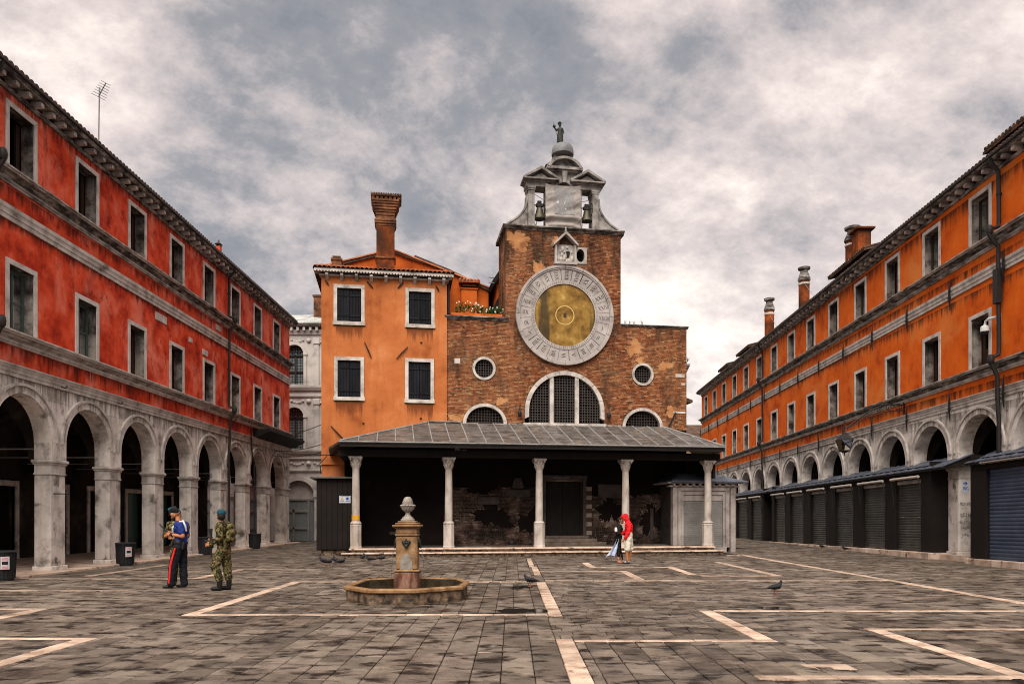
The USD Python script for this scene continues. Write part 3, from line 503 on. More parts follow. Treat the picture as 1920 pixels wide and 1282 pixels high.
# ---------------------------------------------------------------- the two long arcaded buildings
def arcade(frame, root, u0, u1, c0, plaster, arches, pane_windows, anchors, interior_doors, roof_mat, ceil):
    """u along the facade, d out of it, z up. c0: centre of an arch; bays of 3.2 m."""
    T = frame; BAY, W, PW = 3.2, 1.24, .72
    n0 = math.ceil((u0 + .3 - c0) / BAY); n1 = math.floor((u1 - 1.3 - c0) / BAY)
    cs = [c0 + BAY * i for i in range(n0, n1 + 1)]
    th = .5
    # --- ground floor of stone blocks with round arches
    piers = sorted(set([round(c - BAY / 2, 3) for c in cs] + [round(cs[-1] + BAY / 2, 3)]))
    ground = part(root, 'arcade_wall')
    obj(ground, 'core', MB(T).prism(sbox(u0, 3.3, u1, 5.46).difference(unary_union([arch_poly(c, W + .012, 0, 3.78) for c in cs])), -th + .01, -.02), 'arcade_stone')
    front = sbox(u0, 3.30, u1, 5.44).difference(unary_union([Polygon([(c - 1.50, 3.0), (c + 1.50, 3.0)] + ellipse(c, 3.80, 1.50, 1.50, 24, 0, math.pi)) for c in cs]))
    for k, p in enumerate(piers):
        for (z0, z1, cuts) in ((3.30, 3.80, (p - .36, p + .36)), (3.80, 4.40, (p - 1.0, p + 1.0)), (4.40, 5.02, (p - 1.4, p - .25, p + .8, p + 1.4)), (5.02, 5.44, (p - 1.6, p - .75, p + .2, p + .95, p + 1.6))):
            for a, b in zip(cuts, cuts[1:]):
                q = front.intersection(sbox(a + .004, z0 + .004, b - .004, z1 - .004))
                for pg in getattr(q, 'geoms', [q]):
                    if pg.geom_type == 'Polygon' and pg.area > .02:
                        obj(ground, 'stone_block', MB(T).prism(pg, -.06, rnd.uniform(-.002, .004)), 'arcade_stone')
    for k, p in enumerate(piers):
        w = PW / 2 if p != piers[-1] else PW / 2
        q = part(root, 'pillar')
        e = .45 if (p == piers[-1] and u1 - p < 1.2) else 0
        obj(q, 'shaft', MB(T).cbox(p - w, p + w + e, -th, 0, .16, 2.86, .02), 'arcade_stone')
        obj(q, 'base', MB(T).cbox(p - w - .04, p + w + .04 + e, -th - .04, .05, -.6, .16, .015), 'arcade_stone')
        obj(q, 'capital', MB(T).cbox(p - w - .02, p + w + .02 + e, -th - .02, .025, 2.86, 2.91, .01).cbox(p - w, p + w + e, -th, .004, 2.91, 3.16, .005)
            .cbox(p - w - .035, p + w + .035 + e, -th - .03, .04, 3.16, 3.21, .01).cbox(p - w - .075, p + w + .075 + e, -th - .06, .08, 3.21, 3.30, .02), 'trim_stone')
        obj(q, 'impost', MB(T).cbox(p - w - .003, p + w + .003 + e, -th, .012, 3.302, 3.80, .006), 'arcade_stone')
    for c in cs:
        q = part(root, 'arch')
        N = 9
        for i in range(N):
            a0, a1 = math.pi * i / N + .003, math.pi * (i + 1) / N - .003
            pts = [(c + 1.44 * math.cos(t), 3.8 + 1.44 * math.sin(t)) for t in np.linspace(a0, a1, 5)] + [(c + W * math.cos(t), 3.8 + W * math.sin(t)) for t in np.linspace(a1, a0, 5)]
            obj(q, 'arch_stone', MB(T).prism(Polygon(pts), -th, .03 + rnd.uniform(-.002, .003)), 'arcade_stone')
        ring = Polygon(ellipse(c, 3.8, 1.52, 1.52, 36, 0, math.pi) + ellipse(c, 3.8, 1.443, 1.443, 36, 0, math.pi)[::-1])
        obj(q, 'arch_moulding', MB(T).prism(ring, -.05, .075), 'trim_stone')
        for s_ in (-1, 1): obj(q, 'arch_leg', MB(T).box(*(sorted((c + s_ * W, c + s_ * 1.52))), -.05, .028, 3.302, 3.80), 'arcade_stone')
    # --- string courses: profiles in (out, up)
    def mould(name, prof, mat, a=u0, b=u1, piece=None):
        if piece is None: return obj(root, name, MB(T).prism(Polygon(prof), a, b, 'yz'), mat)
        s_ = part(root, name); x = a
        while x < b - .01:
            e = min(x + piece * rnd.uniform(.8, 1.2), b)
            if b - e < piece * .4: e = b
            obj(s_, 'moulding_stone', MB(T).prism(Polygon(prof), x + .003, e - .003, 'yz'), mat); x = e
    e1 = u1 + .1
    mould('lower_string', [(-.1, 5.44), (.04, 5.44), (.04, 5.54), (.06, 5.55), (.06, 5.63), (.09, 5.66), (.09, 5.69), (.13, 5.73), (.13, 5.76), (-.1, 5.76)], 'trim_stone', b=e1, piece=2.1)
    _sill = lambda z, d: [(-.1, z - .44), (.05, z - .44), (.05, z - .36), (.09, z - .35), (.09, z - .28), (.13, z - .27), (.15, z - .20), (d - .03, z - .12), (d - .03, z - .05), (d, z - .04), (d, z), (-.1, z)]
    mould('middle_string', [(-.1, 9.62), (.05, 9.62), (.05, 9.74), (.075, 9.75), (.075, 9.86), (.11, 9.90), (.11, 10.0), (-.1, 10.0)], 'trim_stone', b=e1, piece=2.2)
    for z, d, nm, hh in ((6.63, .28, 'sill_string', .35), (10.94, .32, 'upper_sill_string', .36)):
        dark = 'sooty_shade_stone' if (plaster == 'orange_plaster' or z > 7) else 'worn_stone'  # dark cove paints the shadow band, paler slab and fillet the lit edges
        mould(nm + '_slab', [(-.1, z - .10), (d - .05, z - .10), (d - .03, z - .05), (d, z - .045), (d, z), (-.1, z)], 'worn_stone' if dark == 'sooty_shade_stone' else 'trim_stone', b=e1, piece=2.4)
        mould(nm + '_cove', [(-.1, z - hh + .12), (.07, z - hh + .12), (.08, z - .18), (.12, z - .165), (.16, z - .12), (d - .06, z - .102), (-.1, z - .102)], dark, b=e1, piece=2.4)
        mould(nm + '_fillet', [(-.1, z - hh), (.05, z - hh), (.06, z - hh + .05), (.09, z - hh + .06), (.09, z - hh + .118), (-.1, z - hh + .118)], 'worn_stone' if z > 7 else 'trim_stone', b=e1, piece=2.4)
    # --- plaster wall with window openings
    def wins(z0, z1):
        return [(c - .09, z0, z1) for c in cs]
    rows = [(6.63, 8.46), (10.94, 12.72)]
    holes = unary_union([sbox(c - .52 - .09, z0, c + .52 - .09, z1) for c in cs for z0, z1 in rows])
    wallp = sbox(u0, 5.74, u1, 13.25)
    obj(root, 'wall', MB(T).prism(wallp.difference(holes), -.35, 0), plaster)
    # end faces and back, roof void
    obj(root, 'back_wall', MB(T).box(u0, u1, -9.4, -9.0, -.4, 13.25).box(u0, u0 + .4, -9.0, -5.2, -.4, 13.25).box(u1 - .4, u1, -9.0, -5.2, -.4, 13.25).box(u0, u0 + .4, -5.2, -.35, 5.76, 13.25).box(u1 - .4, u1, -5.2, -.35, 5.76, 13.25), plaster)
    for ri, (z0, z1) in enumerate(rows):
        for i, c in enumerate(cs):
            c = c - .09
            w = part(root, 'window')
            fr = sbox(c - .66, z0, c + .66, z1 + .14).difference(sbox(c - .52, z0 - .01, c + .52, z1))
            obj(w, 'stone_frame', MB(T).prism(fr, -.04, .035), 'frame_stone')
            rv = MB(T).box(c - .53, c - .512, -.34, -.005, z0, z1).box(c + .512, c + .53, -.34, -.005, z0, z1).box(c - .5, c + .5, -.34, -.041, z1 - .02, z1 - .001)
            obj(w, 'reveal', rv, 'reveal_plaster')
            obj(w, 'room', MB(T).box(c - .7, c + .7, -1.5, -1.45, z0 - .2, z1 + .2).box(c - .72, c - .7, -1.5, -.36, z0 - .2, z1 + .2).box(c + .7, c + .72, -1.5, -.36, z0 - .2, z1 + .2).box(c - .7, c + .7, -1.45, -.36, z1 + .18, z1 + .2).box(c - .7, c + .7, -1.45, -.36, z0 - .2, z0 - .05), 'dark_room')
            kind = pane_windows(ri, i)
            if kind:
                cas = MB(T)
                for a, b in ((c - .5, c - .44), (c - .035, c + .035), (c + .44, c + .5)): cas.box(a, b, -.32, -.25, z0, z1 - .02)
                for a, b in ((z0, z0 + .08), (z1 - .10, z1 - .02)): cas.box(c - .44, c + .44, -.315, -.255, a, b)
                if kind == 'green': cas.box(c - .44, c + .44, -.31, -.26, z0 + .9, z0 + .95)
                obj(w, 'casement', cas, 'window_green' if kind == 'green' else 'window_wood')
                obj(w, 'glass_pane', MB(T).box(c - .44, c - .035, -.29, -.282, z0 + .08, z1 - .1).box(c + .035, c + .44, -.29, -.282, z0 + .08, z1 - .1), 'pane')
            else:
                sh = MB(T)
                sh.box(c - .5, c - .46, -.9, -.36, z0 + .02, z1 - .05)
                sh.box(c + .34, c + .5, -.42, -.37, z0 + .02, z1 - .05)
                if (i * 5 + ri * 3) % 4 == 1: sh.box(c - .46, c + .02, -.44, -.40, z0 + .02, z1 - .05)
                if (i * 5 + ri * 3) % 4 == 2: sh.box(c - .46, c + .34, -.42, -.38, z0 + .02, z0 + .75)
                obj(w, 'inner_shutter', sh, 'window_wood')
    # --- eaves cornice with modillions, gutter and roof
    obj(root, 'cornice_bed', MB(T).prism(Polygon([(-.1, 13.08), (.05, 13.08), (.05, 13.12), (.09, 13.15), (.09, 13.18), (-.1, 13.18)]), u0, u1, 'yz'), 'sooty_shade_stone')  # darkened bed paints the shaded recess behind the modillions
    co = part(root, 'modillion_row')
    x = u0 + .2
    while x < u1 - .1:
        pr = Polygon([(.0, 13.19), (.12, 13.185), (.31, 13.195), (.31, 13.32), (.0, 13.32)])
        obj(co, 'modillion', MB(T).prism(pr, x - .07, x + .07, 'yz'), 'bracket_stone'); x += .533
    obj(root, 'cornice', MB(T).prism(Polygon([(-.1, 13.32), (.36, 13.32), (.38, 13.35), (.43, 13.38), (.43, 13.40), (-.1, 13.40)]), u0, u1 + .25, 'yz'), 'sooty_shade_stone')  # dark tone also paints shade on the soffit
    gut = Polygon([(.38, 13.402), (.47, 13.402), (.50, 13.42), (.50, 13.47), (.48, 13.47), (.48, 13.43), (.38, 13.425)])
    obj(root, 'gutter', MB(T).prism(gut, u0, u1 + .25, 'yz'), 'pipe')
    sl = math.tan(math.radians(19))
    zr = lambda d: 13.50 + (.45 - d) * sl
    obj(root, 'roof_deck', MB(T).prism(Polygon([(.42, zr(.42) - .05), (-4.4, zr(-4.4) - .05), (-9.5, zr(-4.4) - .05 - 5.1 * sl), (-9.5, 13.2), (.36, 13.402)]), u0 + .05, u1 + .2, 'yz'), 'old_tile')
    tl = MB(T); x = u0
    while x < u1 + .2:                                               # rows of round roof tiles, barrel up
        d = .47
        while d > -4.3:
            d2 = d - .42; r = .085
            ring = []
            for dd, rr, lift in ((d, r, .02), (d2 - .06, r * .82, 0)):
                ring.append([[x + rr * math.cos(t), dd, zr(dd) + lift + rr * .75 * math.sin(t)] for t in np.linspace(0, math.pi, 5)])
            tl.add(np.array(ring[0] + ring[1] + [[x, d, zr(d)]]), [[k, k + 1, k + 6] for k in range(4)] + [[k, k + 6, k + 5] for k in range(4)] + [[k + 1, k, 10] for k in range(4)])
            d = d2 if d > -.2 else d - 1.0
        x += .21
    obj(root, 'roof_tiles', tl, roof_mat, kind='stuff')
    # --- the vaulted walk behind the arches
    D = 5.0
    obj(root, 'walk_floor', MB(T).box(u0, u1, -D, .35, -.5, .045), 'pink_stone')
    inn = part(root, 'walk_back_wall')
    bw = sbox(u0, -.5, u1, 5.7)
    dz = unary_union([sbox(c - .75, 0.045, c + .75, 2.75) for c in cs])
    obj(inn, 'plaster', MB(T).prism(bw.difference(dz), -D - .3, -D), 'shaded_vault_plaster')
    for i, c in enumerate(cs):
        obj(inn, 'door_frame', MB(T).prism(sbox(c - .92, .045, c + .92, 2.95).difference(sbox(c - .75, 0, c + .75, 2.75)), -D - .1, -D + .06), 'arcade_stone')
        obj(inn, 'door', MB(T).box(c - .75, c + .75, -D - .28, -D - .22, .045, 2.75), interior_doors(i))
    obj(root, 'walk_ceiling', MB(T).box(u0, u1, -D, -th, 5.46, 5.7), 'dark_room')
    for p in piers:
        vt = Polygon([(-th, 3.3), (-th, 5.46), (-D, 5.46), (-D, 3.3), (-D + .25, 3.3)] + [(-th - 2.25 + 2.0 * math.cos(t) , 3.3 + 1.95 * math.sin(t)) for t in np.linspace(math.pi, 0, 17)])
        obj(root, 'cross_arch', MB(T).prism(vt.buffer(0), p - .22, p + .22, 'yz'), 'shaded_vault_plaster')
        obj(root, 'tie_rod', MB(T).tube([(p - .28, -.3, 3.62), (p - .28, -D + .1, 3.62)], .022, 6), 'rod_iron')
    if anchors:
        for p in piers:
            for za, zb in ((9.15, 10.28), (5.02, 6.12)):
                zm = (za + zb) / 2
                obj(root, 'wall_anchor', MB(T).hull([(p + a, .13 if zb < 7 else .12, z) for a in (-.025, .025) for z in (za, zb)] + [(p + a * 1.5, .18, zm + b) for a in (-.025, .025) for b in (-.2, .2)])
                    .box(p - .07, p + .07, .12, .19, zm - .12, zm - .06), 'iron')
    return cs, piers

def downpipe(frame, root, u, r=.06, z_low=.1, top=13.3):
    pts = [(u, .42, 13.45), (u, .36, 13.2), (u, .14, 12.95), (u, .12, 11.3), (u, .14, 11.12), (u, .40, 11.04), (u, .46, 10.88), (u, .30, 10.62), (u, .14, 10.45), (u, .15, 9.9), (u, .12, 7.1), (u, .14, 6.84), (u, .36, 6.74), (u, .40, 6.58),
           (u, .26, 6.32), (u, .17, 6.1), (u, .17, 5.4), (u, .12, 4.6), (u, .12, z_low)]
    q = part(root, 'downpipe')
    obj(q, 'pipe', MB(frame).tube(pts, r, 8), 'pipe', smooth=40)
    for z in (12.2, 8.6, 3.6): obj(q, 'pipe_clip', MB(frame).tube([(u, .12, z - .03), (u, .12, z + .03)], r * 1.35, 8), 'iron')
    for z, d in ((11.0, .43), (6.68, .39)): obj(q, 'pipe_elbow', MB(frame).lathe([(.06, z - .16), (.10, z - .10), (.115, z), (.10, z + .10), (.06, z + .16)], u, d, 10), 'pipe', smooth=60)


LEFT = Frame(lambda p: np.stack([-13.6 + p[:, 1], p[:, 0], p[:, 2]], 1), True)
red = thing('arcade_building', 'long red plastered building over a stone arcade, left side of the square', 'building')
lc, lp = arcade(LEFT, red, 15.62, 45.62, 23.98, 'red_plaster', None, lambda r, i: 'green' if r == 0 and i < 3 else None, False, lambda i: 'dark_room' if i < 6 else 'teal_glass', 'old_tile', 5.4)
downpipe(LEFT, red, 35.55); downpipe(LEFT, red, 19.32)
# the stone step in front of the left arcade, dark board over the last arches, plaques on the wall
st = part('/World', 'arcade_step', kind='structure')
x = 15.7
while x < 45.4:
    e = min(x + rnd.uniform(.9, 1.7), 45.6); obj(st, 'step_stone', MB(LEFT).cbox(x + .003, e - .003, .36, .72, -.1, .06, .012), 'pink_stone'); x = e
for u, z, w, h in ((28.9, 9.28, .92, .30), (31.55, 9.06, .30, .2), (33.05, 8.85, .55, .24), (34.55, 10.32, .6, .26)):
    obj(red, 'wall_plaque', MB(LEFT).cbox(u - w / 2, u + w / 2, -.02, .04, z - h / 2, z + h / 2, .01), 'trim_stone')
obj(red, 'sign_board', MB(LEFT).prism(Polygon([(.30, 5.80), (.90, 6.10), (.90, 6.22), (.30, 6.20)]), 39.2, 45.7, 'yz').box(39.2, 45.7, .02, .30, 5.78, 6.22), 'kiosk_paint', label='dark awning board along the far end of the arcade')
obj(red, 'cable', MB(LEFT).tube([(38.5, .13, 6.1), (38.6, .14, 5.3), (38.75, .13, 4.6), (39.0, .14, 4.35), (39.1, .13, 3.0), (39.05, .13, .2)], .045, 6), 'pipe')
for p in lp[:4]:
    obj(red, 'wall_hook', MB(LEFT).tube([(p - .05, .10, 5.50), (p + .02, .22, 5.47), (p + .10, .22, 5.53), (p + .16, .14, 5.56)], .018, 5), 'iron')
obj(red, 'pillar_bracket', MB(LEFT).tube([(22.15, .0, 2.30), (22.15, .22, 2.30)], .02, 6).tube([(21.95, .18, 2.30), (22.6, .18, 2.30)], .015, 6), 'iron')

RIGHT = Frame(lambda p: np.stack([15.695 + .0286 * p[:, 0] - p[:, 1], p[:, 0], p[:, 2] + .152 - .0125 * (p[:, 0] - 28.15)], 1), False)
orange = thing('arcade_building', 'long orange plastered building over shuttered arcade shops, right side of the square', 'building')
rc, rp = arcade(RIGHT, orange, 17.93, 69.6, 26.3, 'orange_plaster', None, lambda r, i: 'wood' if r == 1 and i in (1, 2, 3, 5, 7) else None, True, lambda i: 'dark_room', 'old_tile', 5.4)
downpipe(RIGHT, orange, 24.98, .07); downpipe(RIGHT, orange, 50.75)
obj(orange, 'downpipe_box', MB(RIGHT).box(24.86, 25.1, .08, .26, 8.55, 9.7), 'pipe')

# chimneys and dormers of the right building
def round_chimney(u, d, z0, h, r):
    P = RIGHT.fn(np.array([[u, d, z0]]))[0]
    t = part(orange, 'chimney')
    obj(t, 'stack', MB().lathe([(r, z0 - 1.5), (r, z0 + h * .68), (r * .94, z0 + h * .69)], P[0], P[1], 16), 'chimney_plaster', smooth=40)
    obj(t, 'collar', MB().lathe([(r * 1.02, z0 + h * .60), (r * 1.1, z0 + h * .61), (r * 1.1, z0 + h * .64), (r * 1.02, z0 + h * .65)], P[0], P[1], 16), 'trim_stone')
    obj(t, 'hood', MB().lathe([(r * .96, z0 + h * .69), (r * 1.18, z0 + h * .71), (r * 1.15, z0 + h * .76), (r * .72, z0 + h * .90), (r * .70, z0 + h * .95), (r * 1.1, z0 + h * .955), (r * 1.15, z0 + h), (r * .5, z0 + h * 1.02)], P[0], P[1], 16), 'sooty_shade_stone', smooth=40)
    return P
round_chimney(51.4, -.55, 13.7, 2.87, .31)
round_chimney(44.8, -.55, 13.85, 2.66, .31)
round_chimney(38.0, -.55, 13.85, 2.45, .34)
obj(orange, 'chimney_wing', MB(RIGHT).cbox(36.9, 37.65, -1.0, -.35, 13.4, 15.75, .02).cbox(36.75, 37.7, -1.15, -.2, 15.75, 15.85, .01), 'chimney_plaster')
for u in (51.4, 44.8):
    P = RIGHT.fn(np.array([[u, -.5, 15.7], [u - 1.9, -.5, 14.2]])); obj(orange, 'stay_wire', MB().tube(P, .012, 5), 'rod_iron')
def dormer(u0, u1, d0, z0, z1):
    m = MB(RIGHT)
    m.prism(Polygon([(d0 + .55, z1 - .12), (d0 + .55, z1 - .02), (d0 - 2.4, z1 + .75), (d0 - 2.4, z1 + .65)]), u0 - .25, u1 + .25, 'yz')
    t = part(orange, 'dormer'); obj(t, 'roof', m, 'old_tile')
    obj(t, 'cheek', MB(RIGHT).box(u0, u1, d0 - 2.2, d0, 13.2, z1), 'dark_wood')
    tt = MB(RIGHT); x = u0 - .2
    while x < u1 + .2:
        tt.tube([(x, d0 + .58, z1 + .0), (x, d0 - 2.3, z1 + .74)], .075, 6); x += .19
    obj(t, 'tiles', tt, 'old_tile', kind='stuff')
dormer(19.3, 25.5, -.35, 13.7, 14.0)
dormer(35.2, 39.0, -.35, 13.7, 14.12)
dormer(54.5, 57.4, -.5, 13.7, 14.2); dormer(60.5, 63.0, -.5, 13.7, 14.15)

# chimney and aerial of the left building
t = part(red, 'chimney'); cx, cy = -13.55, 34.5
obj(t, 'stack', MB().cbox(cx - .10, cx + .10, cy - .10, cy + .10, 13.2, 14.06, .008), 'red_plaster')
cp = MB().hull([(cx + a, cy + b, 14.16) for a in (-.15, .15) for b in (-.15, .15)] + [(cx, cy, 14.30)]).lathe([(.02, 14.27), (.045, 14.32), (.025, 14.36), (.01, 14.40)], cx, cy, 8)
for a in (-1, 1):
    for b in (-1, 1): cp.box(*sorted((cx + a * .10, cx + a * .06)), *sorted((cy + b * .10, cy + b * .06)), 14.05, 14.17)
obj(t, 'cap', cp, 'old_tile')
t = thing('roof_aerial', 'thin tv aerial on a leaning mast above the red roof', 'aerial', (-13.75, 24.8, 13.0))
obj(t, 'mast', MB().tube([(0, 0, 0), (.05, 0, 2.85)], .022, 6), 'rod_iron')
bm = [(.05, 0, 2.6), (.30, -.25, 2.75)]
obj(t, 'boom', MB().tube([(-.02, .06, 2.58), (.45, -.35, 2.80)], .016, 6), 'rod_iron')
el = MB()
for k in range(7):
    a = k / 6; c = np.array([-.02, .06, 2.58]) * (1 - a) + np.array([.45, -.35, 2.80]) * a; L = .34 - .12 * a
    el.tube([c + np.array([-.42, -.5, .08]) * L, c + np.array([.42, .5, -.08]) * L], .009, 5)
obj(t, 'rods', el, 'rod_iron')
# ---------------------------------------------------------------- the church with its portico
TH = math.radians(9.0); CT, SN = math.cos(TH), math.sin(TH)
CH = Frame(lambda p: np.stack([-6.38 + p[:, 0] * CT - p[:, 1] * SN, 30.5 + p[:, 0] * SN + p[:, 1] * CT, p[:, 2]], 1), False)
church = thing('church', 'old brick church with a huge 24 hour clock, bell cote and columned portico', 'church')
F = 2.75                                                            # the facade stands 2.75 m behind the column line
# outlines in (along, up)
facade = unary_union([sbox(3.91, .3, 15.32, 10.66), sbox(6.60, 10.6, 12.07, 14.80)])
CX, CZ = 9.36, 10.92
openings = dict(oc1=Point(5.60, 8.36).buffer(.53, 24), oc2=Point(13.14, 8.31).buffer(.53, 24),
                therm=arch_poly(9.38, 1.89, 5.80, 6.47, n=40), lun1=Polygon(ellipse(5.64, 5.80, 1.02, .96, 30, 0, math.pi)), lun2=Polygon(ellipse(13.14, 5.75, 1.0, .98, 30, 0, math.pi)),
                oval=affinity.scale(Point(10.12, 13.74).buffer(1, 20), .19, .30), door=sbox(8.44, .72, 10.24, 3.25))
glass_of = dict(oc1=Point(5.60, 8.36).buffer(.42, 24), oc2=Point(13.14, 8.31).buffer(.42, 24), therm=arch_poly(9.38, 1.70, 5.92, 6.47, n=40),
                lun1=Polygon(ellipse(5.64, 5.86, .86, .76, 30, 0, math.pi)), lun2=Polygon(ellipse(13.14, 5.81, .85, .78, 30, 0, math.pi)))
wall = facade.difference(unary_union(list(openings.values())))
obj(church, 'wall', MB(CH).prism(wall, F, F + .6).box(3.95, 15.28, F + .6, F + 9, -.3, 10.6).box(6.64, 12.03, F + .6, F + 2.2, 10.6, 14.78), 'mortar')
q = np.random.default_rng(3)
def blob(cx, cz, rx, rz, seed):
    r = np.random.default_rng(seed); t = np.linspace(0, 2 * np.pi, 150, endpoint=False)
    k = 1 + sum(a * np.sin(m * t + r.uniform(0, 6)) for m, a in ((2, .20), (3, .18), (5, .13), (9, .10), (14, .08), (23, .06), (37, .05)))
    return Polygon(np.stack([cx + rx * k * np.cos(t), cz + rz * k * np.sin(t)], 1)).buffer(0)
patches = unary_union([blob(7.15, 14.3, .55, .42, 1), blob(14.25, 8.75, .36, .20, 3), blob(12.75, 9.55, .38, .34, 4), blob(13.0, 8.98, .25, .13, 5), blob(9.0, 14.3, .18, .28, 7),
                       blob(8.15, 13.0, .22, .42, 8), blob(14.6, 6.6, .35, .22, 9), blob(6.4, 6.9, .30, .15, 10), blob(4.4, 6.1, .35, .2, 12)])
patches = patches.intersection(facade.buffer(-.05))
clockhole = Point(CX, CZ).buffer(2.2, 32)
niche_hole = sbox(8.92, 13.28, 10.42, 14.15)
def bricks(region, mat, n_front, keep, seed, singles=0, drop=.012, jit=.006, L=.205, H=.0615):
    r = np.random.default_rng(seed); reg = region.buffer(-.004)
    from shapely.prepared import prep
    pr = prep(reg); x0, z0, x1, z1 = region.bounds
    out, row, z = [], 0, z0 + .004
    while z < z1 - .02:
        x = x0 - r.uniform(0, L)
        while x < x1:
            l = L * (1 if r.random() > .33 else .52) * r.uniform(.93, 1.07)
            b = sbox(x + .005, z + .006, x + l - .005, z + H - .005)
            if r.random() > drop and pr.intersects(b):
                if pr.contains(b): out.append((b.bounds, None))
                else:
                    c = b.intersection(reg)
                    if c.area > .3 * b.area and c.geom_type == 'Polygon': out.append((c.bounds, c))
            x += l
        z += H
    m = MB(CH); single = []
    for i, (b, poly) in enumerate(out):
        nf = n_front + r.uniform(-jit, jit)
        if poly is not None: m.prism(poly, nf, F + .02); continue
        a0, c0, a1, c1 = b
        v = np.array([[x, y, z] for y, e in ((nf, .003), (F + .02, 0)) for x, z in ((a0 + e, c0 + e), (a1 - e, c0 + e), (a1 - e, c1 - e), (a0 + e, c1 - e))])
        f = np.array([[0, 1, 2, 3], [1, 0, 4, 5], [2, 1, 5, 6], [3, 2, 6, 7], [0, 3, 7, 4]])
        if keep is not None and len(single) < singles and keep(b): single.append((v, f)); continue
        m.V.append(v); m.F.append(np.vstack([f[:, [0, 1, 2]], f[:, [0, 2, 3]]]) + m.n); m.n += len(v)
    return m, single
trimmed = unary_union([openings[k].buffer(.02) for k in openings] + [patches, clockhole, niche_hole])
upper = facade.intersection(sbox(0, 5.72, 20, 20)).difference(trimmed)
face = part(church, 'brickwork')
m, single = bricks(upper, 'brick', F - .016, lambda b: 3.95 < b[0] < 6.6 and 6.9 < b[1] < 9.0 and b[2] - b[0] > .15, 11, 290)
obj(face, 'bricks', m, 'brick', kind='stuff')
for v, f in single: obj(face, 'brick', MB(CH).add(v, f), 'brick')
obj(church, 'plaster_patch', MB(CH).prism(patches, F - .012, F + .01), 'patch_plaster')
# tower flank seen past the low wing
fl = MB(CH)
for k in range(66):
    z = 10.72 + k * .0615
    x = F + .03 + (.10 if k % 2 else 0)
    while x < F + 2.1:
        fl.box(6.588, 6.64, x, min(x + .195, F + 2.18), z, z + .052); fl.box(12.03, 12.082, x, min(x + .25, F + 2.18), z, z + .052); x += .205
obj(face, 'flank_bricks', fl, 'brick', kind='stuff')
# pale quoin blocks and set stones
for u, z, w, h in ((4.38, 8.66, .26, .24), (15.0, 8.3, .46, .16), (15.15, 7.9, .2, .1), (14.95, 6.55, .62, .1)):
    obj(church, 'set_stone', MB(CH).cbox(u - w / 2, u + w / 2, F - .03, F + .02, z - h / 2, z + h / 2, .008), 'trim_stone')
# cornices
def cornice(u0, u1, z, depth=.17, h=.17, mat='sooty_shade_stone', n0=F, name='cornice', back=.6):
    pr = Polygon([(n0 + back, z), (n0 - .04, z), (n0 - .06, z + h * .4), (n0 - depth * .7, z + h * .55), (n0 - depth, z + h * .7), (n0 - depth, z + h), (n0 + back, z + h)])
    s_ = part(church, name); x = u0
    while x < u1 - .01:
        e = min(x + rnd.uniform(1.0, 1.6), u1)
        if u1 - e < .5: e = u1
        obj(s_, 'cornice_stone', MB(CH).prism(pr, x + .003, e - .003, 'yz'), mat); x = e
cornice(3.80, 6.72, 10.55, .16, .16)
cornice(12.07, 15.40, 10.54, .10, .10)
cornice(6.45, 12.22, 14.80, .20, .16, back=2.3)
# windows
def ring_of(path, outer, inner, n0, n1, mat, cuts, name='frame_stone'):
    ring = outer.difference(inner); c = outer.centroid
    for a0, a1 in zip(cuts, cuts[1:]):
        w = Polygon([(c.x, c.y)] + [(c.x + 9 * math.cos(t), c.y + 9 * math.sin(t)) for t in np.linspace(math.radians(a0) + .006, math.radians(a1) - .006, 12)])
        g_ = ring.intersection(w)
        if not g_.is_empty: obj(path, name, MB(CH).prism(g_, n0, n1), mat)
def grille(path, shape, n, pitch, r=.011):
    x0, z0, x1, z1 = shape.bounds; m = MB(CH)
    x = x0 + pitch * .5
    while x < x1:
        for s_ in getattr(shape.intersection(LineString([(x, z0), (x, z1)])), 'geoms', [shape.intersection(LineString([(x, z0), (x, z1)]))]):
            if s_.length > .03: b = s_.bounds; m.box(x - r, x + r, n - r, n + r, b[1], b[3])
        x += pitch
    z = z0 + pitch * .5
    while z < z1:
        s_ = shape.intersection(LineString([(x0, z), (x1, z)]))
        if s_.length > .03: b = s_.bounds; m.box(b[0], b[2], n - r - .004, n + r - .004, z - r, z + r)
        z += pitch
    obj(path, 'grille', m, 'grille_iron')
for k, cuts in (('oc1', (0, 80, 175, 265, 360)), ('oc2', (20, 110, 200, 290, 380))):
    w = part(church, 'round_window')
    ring_of(w, openings[k], glass_of[k], F - .06, F + .18, 'trim_stone', cuts)
    obj(w, 'glass', MB(CH).prism(glass_of[k], F + .20, F + .22), 'dark_room'); grille(w, glass_of[k], F + .10, .115)
w = part(church, 'thermal_window')
ring_of(w, openings['therm'].intersection(sbox(0, 5.93, 20, 20)), glass_of['therm'].union(sbox(7.68, 5.7, 11.08, 6.0)), F - .06, F + .2, 'trim_stone', (-25, 0, 28, 52, 78, 102, 128, 155, 180, 205))
x = 7.40
for e in (8.25, 9.0, 9.8, 10.5, 11.35): obj(w, 'sill_stone', MB(CH).cbox(x + .003, e - .003, F - .14, F + .2, 5.78, 5.92, .012), 'trim_stone'); x = e
panes = glass_of['therm']
for u in (8.755, 9.955):
    obj(w, 'mullion', MB(CH).prism(panes.intersection(sbox(u - .09, 5.9, u + .09, 9)), F - .03, F + .16), 'trim_stone')
for a, b in ((7.6, 8.665), (8.845, 9.865), (10.045, 11.2)):
    sh = panes.intersection(sbox(a, 5.9, b, 9)); obj(w, 'glass', MB(CH).prism(sh, F + .20, F + .22), 'dark_room'); grille(w, sh, F + .10, .125, .014)
